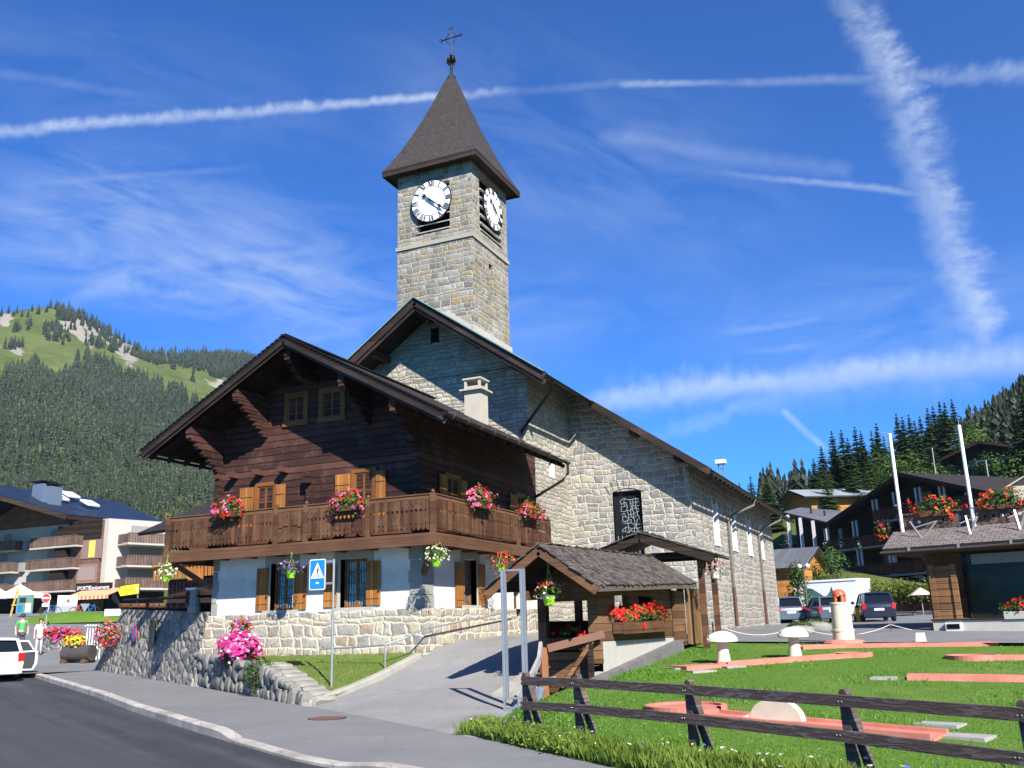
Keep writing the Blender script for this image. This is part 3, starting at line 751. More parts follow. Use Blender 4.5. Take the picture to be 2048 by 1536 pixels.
mb.quad(pl[0], pl[3], pl[2], pl[1])
pb = (XR+.2, YF-.2, .1), (XR+.08, YF-.08, 2.18)
mb.quad(pb[0], (XR+.2, dr[0], .1), (XR+.08, dr[0], 2.18), pb[1]); mb.quad((XR+.2, dr[1], .1), (XR+.2, YB, .1), (XR+.08, YB, 2.18), (XR+.08, dr[1], 2.18))
mb.quad(pl[0], pl[1], (XL-.08, YB, 2.18), (XL-.42, YB, .1)); mb.quad((XL-.08, YF-.08, 2.18), (XR+.08, YF-.08, 2.18), (XR+.08, YF+.1, 2.18), (XL-.08, YF+.1, 2.18)); mb.quad((XR+.08, YF-.08, 2.181), (XR+.08, YB, 2.181), (XR-.1, YB, 2.181), (XR-.1, YF-.08, 2.181))
mb.quad((XR+.14, dr[0], .1), (XR-.25, dr[0], .1), (XR-.25, dr[0], 2.18), (XR+.08, dr[0], 2.18)); mb.quad((XR+.14, dr[1], .1), (XR-.25, dr[1], .1), (XR-.25, dr[1], 2.18), (XR+.08, dr[1], 2.18))
mb.build('stone_plinth', M_base, ch)
mb = MB()                                             # grey quoins at the corners and stone window surrounds
qa = ux(818, 1180); qs = uy(867, 1180); ql = ux(437, 1180)
for i, z in enumerate([2.19, 2.55, 2.86, 3.2, 3.5]):
    h = [.35, .3, .33, .29, .4][i]-.012
    e = .05*(i % 2)
    front.box(mb, qa+e, XR+.03, z, z+h, -.2, .03); side.box(mb, YF-.028, qs-e, z, z+h, -.2, .028)
    mb.cut() if False else None
for part in (0, 1):
    mb = MB()
    for i, z in enumerate([2.19, 2.55, 2.86, 3.2, 3.5]):
        h = [.35, .3, .33, .29, .4][i]-.012; e = .05*(i % 2)
        if part: front.box(mb, qa+e, XR+.03, z, z+h, -.2, .03); side.box(mb, YF-.028, qs-e, z, z+h, -.2, .028)
        else: front.box(mb, XL-.03, ql-e, z, z+h, -.2, .03)
    mb.build('quoins', M_quoin, ch)
mb = MB()
for fc, (a, b) in ((front, w1), (front, w2), (side, sw)):
    c = .2; mb.cut()
    fc.box(mb, a-c, a, zb0-.0, zb1+.0, -.28, .025); fc.box(mb, b, b+c, zb0, zb1, -.28, .025); fc.box(mb, a-c, b+c, zb1, zb1+.2, -.28, .027); fc.box(mb, a-c-.03, b+c+.03, zb0-.1, zb0, -.28, .06)
mb.parts('window_surround', plain('surround_stone', (.36, .35, .31), .9, .1, scale=4, bump=.008), ch)
for fc, (a, b) in ((front, w1), (front, w2), (side, sw)):
    window(ch, fc, a+.02, b-.02, zb0+.01, zb1-.02, -.2, .06, (1, 3))
shutter(ch, front, ux(515, 1180), ux(538, 1180), 2.27, 3.5); shutter(ch, front, ux(590, 1180), ux(614, 1180), 2.27, 3.5)
shutter(ch, front, ux(650, 1180), ux(675, 1180), 2.3, 3.5); shutter(ch, front, ux(734, 1170), ux(762, 1170), 2.3, 3.52)
shutter(ch, side, uy(909, 1170), uy(926, 1170), 2.22, 3.5); shutter(ch, side, uy(955, 1170), uy(968, 1170), 2.26, 3.5)
mb = MB(); side.box(mb, dr[0]+.02, dr[1]-.02, 1.36, 3.24, -.24, -.18)
for i in range(4): side.box(mb, dr[0]+.12, dr[1]-.12, 1.46+i*.44, 1.82+i*.44, -.18, -.165)
d_ = mb.build('door', M_brown, ch); mb = MB(); side.box(mb, dr[0]+.08, dr[0]+.13, 2.2, 2.36, -.18, -.1); mb.build('handle', M_iron, d_)
mb = MB(); side.box(mb, dr[0]-.15, dr[1]+.6, 1.0, 1.36, .0, .5); mb.build('door_step', M_conc, ch)
# upper storey of squared logs
mb = MB(); UF = YF-.06; XRu = XR+.05; XLu = XL-.02
zr = lambda x: RZ-.16-PIT*abs(x-RX)
mb.prism([(XLu, UF, 3.96), (XRu, UF, 3.96), (XRu, UF, zr(XRu)), (RX, UF, zr(RX)), (XLu, UF, zr(XLu))], (0, YB-UF, 0))
fix_normals(mb.build('log_walls', M_wood, ch))
uf = Face((0, UF, 0), (1, 0, 0), (0, -1, 0)); us_ = Face((XRu, 0, 0), (0, 1, 0), (1, 0, 0))
# log ends, corbels, the cross wall showing through the front
mb = MB()
for xx in (XLu+.1, XRu-.1):
    mb.cut()
    for i in range(16):
        z = 4.0+i*.21
        if z < zr(xx)-.2: uf.box(mb, xx-.1, xx+.1, z+.008, z+.2, 0, .1+.03*((i*7) % 3) + (.04*(i-10) if i > 10 else 0))
xm = ux(623, 960, UF); mb.cut()
for i in range(13): uf.box(mb, xm-.1, xm+.1, 4.0+i*.17, 4.0+i*.17+.16, 0, .13 if i < 11 else .3)
for px in (474, 524, 573): mb.cut(); x = ux(px, 930, UF); uf.box(mb, x-.1, x+.1, 6.28, 6.44, 0, .34)
mb.parts('log_ends', M_wood, ch)
wz0, wz1 = 4.45, 6.0
for (a, b, c, d) in ((511, 550, 483, 573), (704, 748, 673, 773)):
    u0, u1 = ux(a, 990, UF), ux(b, 985, UF)
    window(ch, uf, u0+.1, u1-.02, 4.5, 5.95 if a < 600 else 6.05, .0, .05, (1, 2), casing=.11)
    zt = 5.95 if a < 600 else 6.05
    shutter(ch, uf, ux(c, 990, UF), u0-.02, 4.48, zt, .03); shutter(ch, uf, u1+.1, ux(d, 985, UF), 4.48, zt, .03)
for (a, b, t, bo) in ((573, 612, 796, 846), (641, 686, 786, 838)):
    u0, u1 = ux(a, 820, UF), ux(b, 810, UF); window(ch, uf, u0+.08, u1-.04, at_y(a, bo, UF).z, at_y(a, t, UF).z, 0, .05, (1, 2), casing=.13)
for (a, b, c, d) in ((893, 916, 876, 930), (1033, 1046, 1016, 1058)):
    u0, u1 = uy(a, 970, XRu), uy(b, 975, XRu); window(ch, us_, u0, u1, 4.5, 5.95, 0, .05, (1, 2), casing=.1)
    shutter(ch, us_, uy(c, 970, XRu), u0-.11, 4.48, 5.95, .03); shutter(ch, us_, u1+.11, uy(d, 980, XRu), 4.48, 5.95, .03)
# roof
RF, RB, EL, ER = 20.7, 29.5, RX-5.2, RX+5.29
ez = lambda x: RZ-PIT*abs(x-RX)
mb = MB()
mb.slab((RX, RB, RZ), (RX, RF, RZ), (EL, RF, ez(EL)), (EL, RB, ez(EL)), .08); mb.slab((RX, RF, RZ), (RX, RB, RZ), (ER, RB, ez(ER)), (ER, RF, ez(ER)), .08)
mb.uv = {i: [(v, u) for u, v in q] for i, q in mb.uv.items()}
roof = mb.build('roof', M_tile, ch)
mb = MB(); n_ = int((RB-RF)/.3)
for j in range(34):                                    # staggered tile noses along the verge
    for sx in (-1, 1):
        x = RX+sx*(j+.5)*.155; z = ez(x)+.025
        mb.box((x, RF+.12, z), (.15, .3, .035), Matrix.Rotation(sx*math.atan(PIT)*.8, 3, 'Y'))
for j in range(30): mb.box((RX, RF+.15+j*.3, RZ+.03), (.2, .31, .05))
mb.build('verge_tiles', M_tile, roof)
mb = MB()
for sx, e in ((-1, EL), (1, ER)):
    for k2, (dz, th, hh) in enumerate(((-.13, .05, .2), (-.24, .04, .16))):
        mb.cut()
        mb.beam((RX+sx*.0, RF+.03+.05*k2, RZ+dz), (e, RF+.03+.05*k2, ez(e)+dz), th, hh)
mb.parts('barge_board', M_barge, ch)
mb = MB(); mb.slab((RX, RB, RZ-.09), (RX, RF+.1, RZ-.09), (EL+.1, RF+.1, ez(EL)-.04), (EL+.1, RB, ez(EL)-.04), .05); mb.slab((RX, RF+.1, RZ-.09), (RX, RB, RZ-.09), (ER-.1, RB, ez(ER)-.04), (ER-.1, RF+.1, ez(ER)-.04), .05); mb.uv = {}
for i in range(13):
    y = RF+.35+i*.7
    for sx, e in ((-1, EL), (1, ER)): mb.beam((RX, y, RZ-.22), (e+sx*-.05, y, ez(e)-.2), .1, .13)
mb.build('soffit', M_dark, ch)
mb = MB()
pur = [(XLu+.1, 1), (-18.25, 1), (RX, 0), (-14.5, 1), (XRu-.1, 1)]
for x, c in pur:
    mb.cut(); z = ez(x)-.42; mb.beam((x, RF+.18, z), (x, UF+.1, z), .2, .26)
    for i in range(5 if c else 3):                     # stepped consoles under each purlin
        L = (UF-RF)*(.84-.17*i); mb.beam((x, UF-L, z-.22-.2*i), (x, UF+.05, z-.22-.2*i), .17, .19); mb.box((x, UF-L-.02, z-.2-.2*i), (.172, .1, .1))
mb.parts('eave_console', M_wood, ch)
for x0, y0, y1 in ((EL-.06, RF, RB), (ER+.06, RF-.05, RB+.1)):
    mb = MB()
    z = ez(ER)-.06
    pts = [(x0+.075*cos(a), z+.075*sin(a)) for a in [pi+i*pi/6 for i in range(7)]]
    mb.grid([[(px_, y, pz_) for px_, pz_ in pts] for y in (y0, (y0+y1)/2, y1)])
    mb.grid([[(x0+.065*cos(a), y, z+.003+.065*sin(a)) for a in [2*pi-i*pi/6 for i in range(7)]] for y in (y0, (y0+y1)/2, y1)])
    if x0 < RX: mb.build('gutter', M_gutter, ch, smooth=True)
mb.tube([(ER+.06, RB, ez(ER)-.1), (ER+.06, RB, ez(ER)-.45), (ER-.15, RB+.05, ez(ER)-.65), (XR+.3, RB-.3, ez(ER)-1.35), (XR+.12, RB-.35, ez(ER)-1.6), (XR+.12, RB-.35, 1.5)], .05, 8)
g = mb.build('gutter', M_gutter, ch, smooth=True)
mb = MB()
for i in range(11): y = RF+.3+i*.84; mb.tube([(ER-.03, y, ez(ER)+.03), (ER+.15, y, ez(ER)+.0), (ER+.15, y, ez(ER)-.08), (ER+.06, y, ez(ER)-.15)], .013, 5)
mb.build('gutter_hooks', M_grave, g)
# chimney on the right slope
cx_, cy_ = -13.98, 28.4; cz_ = ez(cx_)
mb = MB(); w = .31
mb.bx(cx_-w, cx_+w, cy_-w, cy_+w, cz_-.5, cz_+1.0); mb.bx(cx_-w-.13, cx_+w+.13, cy_-w-.13, cy_+w+.13, cz_+1.0, cz_+1.06)
for sx in (-1, 1):
    for sy in (-1, 1): mb.bx(cx_+sx*w-.08*(sx > 0), cx_+sx*w+.08*(sx < 0), cy_+sy*w-.08*(sy > 0), cy_+sy*w+.08*(sy < 0), cz_+1.06, cz_+1.4)
mb.bx(cx_-w+.08, cx_+w-.08, cy_-w+.002, cy_-w+.06, cz_+1.06, cz_+1.17); mb.bx(cx_+w-.06, cx_+w-.002, cy_-w+.08, cy_+w-.08, cz_+1.06, cz_+1.17)
mb.bx(cx_-w-.05, cx_+w+.05, cy_-w-.05, cy_+w+.05, cz_+1.4, cz_+1.46)
mb.build('chimney', M_chim, ch)
# ---- balcony round two sides
BX0, BX1, BY0, BY1, BZ = -21.12, -11.84, 21.43, 29.6, 4.05
mb = MB()
mb.bx(BX0, BX1, BY0, UF, 3.98, BZ); mb.bx(XRu, BX1, UF, BY1, 3.98, BZ); mb.bx(BX0, XLu, UF, BY1, 3.98, BZ)
mb.bx(BX0-.02, BX1+.04, BY0-.05, BY0+.03, 3.76, BZ+.03); mb.bx(BX1-.03, BX1+.05, BY0+.03, BY1, 3.76, BZ+.03); mb.bx(BX0-.05, BX0+.03, BY0+.03, BY1, 3.76, BZ+.03)
for i in range(9):
    x = BX0+.5+i*1.06; mb.bx(x-.07, x+.07, BY0+.05, YF+.1, 3.8, 3.98)
for i in range(7): y = 22.8+i*1.05; mb.bx(XR-.1, BX1-.05, y-.07, y+.07, 3.8, 3.98)
bal = mb.build('balcony_deck', M_brown, ch)
mb = MB()
for a, b in (((XR+.1, YF-.1, 3.1), (BX1-.15, BY0+.2, 3.78)), ((XL-.05, YF-.05, 3.0), (BX0+.15, BY0+.15, 3.78))):
    mb.cut(); mb.beam(a, b, .12, .16)
mb.parts('balcony_brace', M_brown, bal)
fposts = [BX0+.06, ux(552, 1030, BY0), ux(611, 1030, BY0), ux(735, 1020, BY0), BX1-.06]
sposts = [uy(1037, 1060, BX1), BY1-.06]
mb = MB()
for x in fposts: mb.cut(); mb.bx(x-.065, x+.065, BY0-.03, BY0+.1, BZ-.02, 5.13); mb.lathe([(.03, 0), (.055, .03), (.05, .07), (.02, .1)], (x, BY0+.035, 5.13), 8)
for y in sposts: mb.cut(); mb.bx(BX1-.1, BX1+.03, y-.065, y+.065, BZ-.02, 5.13); mb.lathe([(.03, 0), (.055, .03), (.05, .07), (.02, .1)], (BX1-.035, y, 5.13), 8)
mb.parts('balcony_post', M_brown, ch)
fb = Face((0, BY0, 0), (1, 0, 0), (0, -1, 0)); sb_ = Face((BX1, 0, 0), (0, 1, 0), (1, 0, 0)); lb = Face((BX0, 0, 0), (0, 1, 0), (-1, 0, 0))
def board(mb, fc, u, w, z0, z1, d, th=.022):
    """one sawn baluster board: notches make diamonds, hearts and a scalloped foot with its neighbours"""
    H = z1-z0; half = w/2
    prof = [(0, .1), (.05, .3), (.10, .47), (.16, .5), (.2, .28), (.24, .5), (.3, .5), (.56, .5), (.6, .3), (.645, .14), (.67, .18), (.69, .4), (.7, .5), (.84, .5), (.865, .3), (.89, .5), (1, .5)]
    L = [fc.p(u-half*2*k, z0+H*t, d) for t, k in prof]; R = [fc.p(u+half*2*k, z0+H*t, d) for t, k in prof]
    n = len(prof); off = fc.N*th
    for A, sg in ((L, 0), (R, 1)): pass
    V = L+R+[p+off for p in L]+[p+off for p in R]; Fs = []
    for i in range(n-1):
        Fs += [(2*n+i, 3*n+i, 3*n+i+1, 2*n+i+1), (i+1, n+i+1, n+i, i), (i, 2*n+i, 2*n+i+1, i+1), (n+i+1, 3*n+i+1, 3*n+i, n+i)]
    mb.add(V, Fs)
def panel(fc, a, b, d=-.03, z0=4.16, z1=4.98, bw=.142):
    mb = MB(); n = max(1, round((b-a)/bw)); w = (b-a)/n
    for i in range(n): board(mb, fc, a+(i+.5)*w, w*.985, z0+.006*random.random(), z1, d)
    mb.build('balustrade_panel', M_balc, ch)
for i, (a, b) in enumerate(zip(fposts, fposts[1:])):
    if i == 1:
        mb = MB(); n = 5; w = (b-a-.13)/n
        for j in range(n): fb.box(mb, a+.065+j*w+.003, a+.065+(j+1)*w-.003, 4.12, 4.98, -.03, -.008)
        c = (a+b)/2; fb.box(mb, c-.07, c+.07, 4.2, 4.88, -.008, .02); fb.box(mb, c-.32, c+.32, 4.56, 4.69, -.008, .021)
        for s2 in (-1, 1): fb.box(mb, c+s2*.33-.06, c+s2*.33+.06, 4.52, 4.73, -.008, .022)
        fb.box(mb, c-.1, c+.1, 4.84, 4.92, -.008, .022); fb.box(mb, c-.1, c+.1, 4.16, 4.26, -.008, .022)
        mb.build('cross_panel', M_balc, ch)
    else: panel(fb, a+.065, b-.065)
panel(sb_, BY0+.1, sposts[0]-.065); panel(sb_, sposts[0]+.065, sposts[1]-.065); panel(lb, BY0+.1, BY1)
mb = MB()
for z0, z1, d0, d1 in ((4.98, 5.09, -.07, .0), (4.2, 4.26, -.08, -.034)):
    fb.box(mb, BX0+.02, BX1-.02, z0, z1, d0, d1); sb_.box(mb, BY0+.08, BY1, z0+.001, z1-.001, d0, d1); lb.box(mb, BY0+.08, BY1, z0+.001, z1-.001, d0, d1)
fb.box(mb, BX0, BX1, 5.09, 5.12, -.09, .03); sb_.box(mb, BY0+.1, BY1, 5.089, 5.119, -.09, .03); lb.box(mb, BY0+.1, BY1, 5.089, 5.119, -.09, .03)
mb.build('handrail', M_brown, ch)

# ================================================================== CHURCH
cu = thing('church', 'grey stone church with slim clock tower behind the log chalet', 'church', (-17.1, 43, 1.2))
CX, CZ, CP = -17.1, 14.09, .70
cz = lambda x: CZ-CP*abs(x-CX)
GY, SX, BY, NX, NY = 31.0, -13.13, 35.3, -8.23, 54.7
WL2 = 2*CX
mb = MB()
vx = at_y(870, 670, GY)
holed(mb, (0, GY, 0), (1, 0, 0), (0, -1, 0), WL2-SX, SX, .8, 11.2, [], .3)
zt = lambda x: cz(x)-.14
mb.add([(WL2-SX, GY, 11.2), (SX, GY, 11.2), (SX, GY, zt(SX)), (CX, GY, zt(CX)), (WL2-SX, GY, zt(SX))], [(0, 1, 2, 3, 4)])
sv = at_x(1102, 936, SX)
holed(mb, (SX, 0, 0), (0, 1, 0), (1, 0, 0), GY, BY, .8, zt(SX), [(sv.y-.2, sv.y+.3, sv.z-.35, sv.z+.3)], .3)
mb.quad((WL2-SX, GY, .8), (WL2-SX, GY, zt(SX)), (WL2-SX, BY, zt(SX)), (WL2-SX, BY, .8))
mb.build('gable_walls', M_pale, cu)
wb = (-11.38, -10.18, 4.2, 6.72)
mb = MB()
holed(mb, (0, BY, 0), (1, 0, 0), (0, -1, 0), SX, NX, .8, 7.2, [wb], .22)
mb.add([(SX, BY, 7.2), (NX, BY, 7.2), (NX, BY, zt(NX)), (SX, BY, zt(SX))], [(0, 1, 2, 3)])
nw = [(39.15, 40.0), (43.0, 43.85), (46.85, 47.7), (50.35, 51.2)]
holed(mb, (NX, 0, 0), (0, 1, 0), (1, 0, 0), BY, NY, .8, zt(NX), [(a, b, 4.86, 6.5) for a, b in nw], .4)
for xx in (WL2-NX,): mb.quad((xx, BY, .8), (xx, BY, zt(NX)), (xx, NY, zt(NX)), (xx, NY, .8))
mb.add([(NX, NY, .8), (WL2-NX, NY, .8), (WL2-NX, NY, zt(NX)), (CX, NY, zt(CX)), (NX, NY, zt(NX))], [(0, 1, 2, 3, 4)])
mb.add([(WL2-NX, BY, .8), (WL2-SX, BY, .8), (WL2-SX, BY, zt(SX)), (WL2-NX, BY, zt(NX))], [(0, 1, 2, 3)])
mb.build('nave_walls', M_nave, cu)
nf = Face((NX, 0, 0), (0, 1, 0), (1, 0, 0)); bf = Face((0, BY, 0), (1, 0, 0), (0, -1, 0)); gf = Face((0, GY, 0), (1, 0, 0), (0, -1, 0)); sf = Face((SX, 0, 0), (0, 1, 0), (1, 0, 0))
for a, b in nw:
    mb = MB(); c = .16
    nf.box(mb, b-.02, b+.0, 4.87, 6.5, -.38, .012); nf.box(mb, b, b+c, 4.8, 6.6, -.1, .014); nf.box(mb, a-c*.6, a, 4.8, 6.6, -.1, .013); nf.box(mb, a-.1, b+c, 4.66, 4.8, -.1, .05)
    s_ = mb.build('window_surround', M_reveal, cu)
    mb = MB(); nf.box(mb, a, b, 4.86, 6.5, -.4, -.34); mb.build('pane', M_glass, s_)
mb = MB(); sf.box(mb, sv.y-.2, sv.y+.3, sv.z-.35, sv.z+.3, -.3, -.26); w_ = mb.build('small_window', M_glass, cu); mb = MB(); sf.box(mb, sv.y+.28, sv.y+.36, sv.z-.38, sv.z+.33, -.28, .012); mb.build('reveal', M_reveal, w_)
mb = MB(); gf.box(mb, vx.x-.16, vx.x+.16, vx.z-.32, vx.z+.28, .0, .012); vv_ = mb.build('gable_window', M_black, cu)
mb = MB(); gf.box(mb, vx.x-.19, vx.x-.15, vx.z-.35, vx.z+.31, .0, .03); gf.box(mb, vx.x+.15, vx.x+.19, vx.z-.35, vx.z+.31, 0, .03); gf.box(mb, vx.x-.15, vx.x+.15, vx.z-.02, vx.z+.02, 0, .03); mb.build('window_bars', M_dark, vv_)
# leaded window in the broad wall, arched head
mb = MB(); bf.box(mb, wb[0]-.0, wb[1]+.0, wb[2], wb[3], -.22, -.18); lw = mb.build('leaded_window', M_glass, cu)
mb = MB(); bf.box(mb, wb[0], wb[0]+.05, wb[2], wb[3], -.18, -.14); bf.box(mb, wb[1]-.05, wb[1], wb[2], wb[3], -.18, -.14); bf.box(mb, wb[0]+.05, wb[1]-.05, wb[3]-.05, wb[3], -.18, -.14); bf.box(mb, wb[0]+.05, wb[1]-.05, 5.0, 5.05, -.18, -.14)
mb.build('window_frame', M_iron, lw)
mb = MB(); rr = random.Random(3); cells = [[(wb[0]+.3+(i/6)*.72+rr.uniform(-.05, .05), 5.12+(j/9)*1.28+rr.uniform(-.06, .06)) for i in range(7)] for j in range(10)]
for j in range(10):
    for i in range(7):
        for di, dj in ((1, 0), (0, 1)):
            if i+di < 7 and j+dj < 10 and rr.random() < .82:
                a, b = cells[j][i], cells[j+dj][i+di]; mb.beam(bf.p(*a, -.165), bf.p(*b, -.165), .012, .012, (0, 1, 0))
for i in range(7): mb.beam(bf.p(wb[0]+.1+i*.17, 4.25, -.17), bf.p(wb[0]+.1+i*.17, 4.98, -.17), .012, .02, (0, 1, 0))
mb.build('leading', plain('pale_lead', (.4, .42, .44), .5, .1), lw)
mb = MB()                                              # arch of voussoirs, standing a little proud
for i in range(7):
    a = radians(62+i*56/6); c0 = (wb[0]+wb[1])/2; R0 = 1.28; zc_ = wb[3]-R0+.1
    p0 = bf.p(c0+R0*cos(a), zc_+R0*sin(a), 0); p1 = bf.p(c0+(R0+.42)*cos(a), zc_+(R0+.42)*sin(a), 0)
    mb.beam(p0, p1, .05, .185, (0, 1, 0)) if False else mb.box((p0+p1)/2+Vector((0, -.01, 0)), (.185, .06, .42), Matrix.Rotation(-(a-pi/2), 3, 'Y'))
for x0, x1 in ((wb[0]-.05, wb[0]), (wb[1], wb[1]+.05)): bf.box(mb, x0, x1, wb[2], wb[3], -.18, .014)
mb.build('window_arch', M_nave, cu)
# roof: a narrower front part and the broad nave behind it, on the same slopes
E1, E2, RY0, RY1, RY2 = 5.33, 9.9, 29.5, 34.35, 55.9
mb = MB()
for s2 in (-1, 1):
    for e, y0, y1 in ((E1, RY0, RY1), (E2, RY1, RY2)):
        a, b, c, d = (CX, y0, CZ), (CX, y1, CZ), (CX+s2*e, y1, CZ-CP*e), (CX+s2*e, y0, CZ-CP*e)
        mb.slab(a, b, c, d, .12) if s2 > 0 else mb.slab(b, a, d, c, .12)
cr = mb.build('roof', M_tile, cu)
mb = MB()
for s2 in (-1, 1):
    mb.cut(); mb.beam((CX, RY0-.03, CZ-.15), (CX+s2*E1, RY0-.03, CZ-CP*E1-.15), .05, .3); mb.beam((CX, RY0+.04, CZ-.36), (CX+s2*E1, RY0+.04, CZ-CP*E1-.36), .05, .2)
    mb.cut(); mb.beam((CX+s2*E1, RY1-.03, CZ-CP*E1-.13), (CX+s2*E2, RY1-.03, CZ-CP*E2-.13), .06, .26)
    for i in range(27):
        y = RY1+.3+i*.8; mb.cut() if i == 0 else None; mb.beam((CX+s2*(E2-.05), y, CZ-CP*(E2-.05)-.2), (CX+s2*(E2-2), y, CZ-CP*(E2-2)-.2), .1, .14)
    for x in (CX+s2*4.0, CX+s2*2.1): mb.cut(); mb.beam((x, RY0+.2, cz(x)-.36), (x, GY+.1, cz(x)-.36), .2, .26)
    for x in (CX+s2*6.9, CX+s2*8.6): mb.cut(); mb.beam((x, RY1+.15, cz(x)-.3), (x, BY+.1, cz(x)-.3), .2, .3)
mb.cut(); mb.beam((CX, RY0+.2, CZ-.4), (CX, GY+.1, CZ-.4), .2, .28)
mb.parts('eave_timber', M_barge, cr)
mb = MB()
mb.beam((CX, RY0+.0, CZ+.03), (CX+E1, RY0+.0, CZ-CP*E1+.03), .3, .04); mb.cut(); mb.beam((CX, RY0, CZ+.03), (CX-E1, RY0, CZ-CP*E1+.03), .3, .04)
mb.parts('copper_flashing', M_copper, cr)
mb = MB()
def halfgutter(mb, x0, z, y0, y1, r=.09):
    mb.grid([[(x0+r*cos(a), y, z+r*sin(a)) for a in [pi+i*pi/6 for i in range(7)]] for y in (y0, y1)]); mb.grid([[(x0+r*.9*cos(a), y, z+.003+r*.9*sin(a)) for a in [2*pi-i*pi/6 for i in range(7)]] for y in (y0, y1)])
g1, g2 = (CX+E1+.07, CZ-CP*E1-.12), (CX+E2+.07, CZ-CP*E2-.12)
halfgutter(mb, g2[0], g2[1], RY1, RY2); mb.build('gutter', M_gutter, cr, smooth=True); mb = MB(); halfgutter(mb, g1[0], g1[1], RY0, RY1)
mb.tube([(g1[0], RY0+.5, g1[1]-.1), (g1[0]-.05, RY0+.6, g1[1]-.35), (SX+.35, GY-.3, g1[1]-1.1), (SX+.2-.42, GY-.1, g1[1]-1.6), (SX-.26, GY-.09, g1[1]-1.9), (SX-.26, GY-.09, 5)], .06, 8)
mb.build('gutter', M_gutter, cr, smooth=True)
for y in (41.85, 49.65):
    mb = MB(); mb.tube([(g2[0], y+1.5, g2[1]-.08), (g2[0]-.05, y+1.4, g2[1]-.35), (NX+.25, y+.2, g2[1]-.85), (NX+.1, y, g2[1]-1.15), (NX+.1, y, 3.0)], .055, 8); dp = mb.build('downpipe', M_grave, cu, smooth=True)
    mb = MB(); mb.tube([(NX+.1, y, 3.0), (NX+.1, y, 1.35)], .065, 8); mb.build('pipe_foot', M_rust, dp, smooth=True)
# tower
TX0, TX1, TY0, TY1, TZ = -19.41, -15.81, 32.0, 35.6, 21.0
tf = Face((0, TY0, 0), (1, 0, 0), (0, -1, 0)); ts = Face((TX1, 0, 0), (0, 1, 0), (1, 0, 0))
of = (-18.42, -16.84, 18.05, 20.25); os_ = (32.78, 34.9, 18.05, 20.72)
mb = MB()
holed(mb, (0, TY0, 0), (1, 0, 0), (0, -1, 0), TX0, TX1, 9, TZ, [of], .35); holed(mb, (TX1, 0, 0), (0, 1, 0), (1, 0, 0), TY0, TY1, 9, TZ, [os_, (33.6, 33.95, 15.4, 16.8)], .35)
mb.quad((TX0, TY0, 9), (TX0, TY0, TZ), (TX0, TY1, TZ), (TX0, TY1, 9)); mb.quad((TX0, TY1, 9), (TX0, TY1, TZ), (TX1, TY1, TZ), (TX1, TY1, 9))
tw = mb.build('tower', M_tower, cu)
mb = MB()
tf.box(mb, TX0-.06, TX1+.06, 17.42, 17.6, -.05, .06); ts.box(mb, TY0+.001, TY1+.06, 17.421, 17.599, -.05, .06)
mb.build('string_course', plain('string_course_stone', (.31, .29, .245), .9, .1, bump=.01), tw)
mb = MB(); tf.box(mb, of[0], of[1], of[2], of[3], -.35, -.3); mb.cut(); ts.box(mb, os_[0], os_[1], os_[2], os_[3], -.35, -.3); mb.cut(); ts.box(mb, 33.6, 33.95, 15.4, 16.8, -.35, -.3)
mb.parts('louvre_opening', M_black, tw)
mb = MB(); Rl = lambda fc, a, b, z: mb.beam(fc.p(a, z, -.05), fc.p(b, z, -.05), .26, .035, (fc.N*.55+Vector((0, 0, 1))).normalized())
for z in (18.1, 18.42, 18.8, 19.2, 19.6, 20.0): Rl(tf, of[0]+.01, of[1]-.01, z)
mb.cut()
for z in (18.1, 18.42, 18.8, 19.2, 19.6, 20.0): Rl(ts, os_[0]+.01, os_[1]-.01, z)
mb.parts('louvres', plain('louvre_boards', (.62, .6, .55), .8, .1), tw)
# low copings where the tower rises through the roof
mb = MB(); mb.beam((TX1+.03, TY0-.1, cz(TX1)+.16), (TX1+.03, TY1+.1, cz(TX1)+.16), .08, .36); mb.cut(); mb.beam((TX0+.4, TY0-.03, cz(TX0+.4)+.12), (CX, TY0-.03, CZ+.12), .07, .3); mb.beam((CX, TY0-.03, CZ+.12), (TX1, TY0-.03, cz(TX1)+.12), .07, .3)
mb.parts('roof_upstand', M_conc, tw)
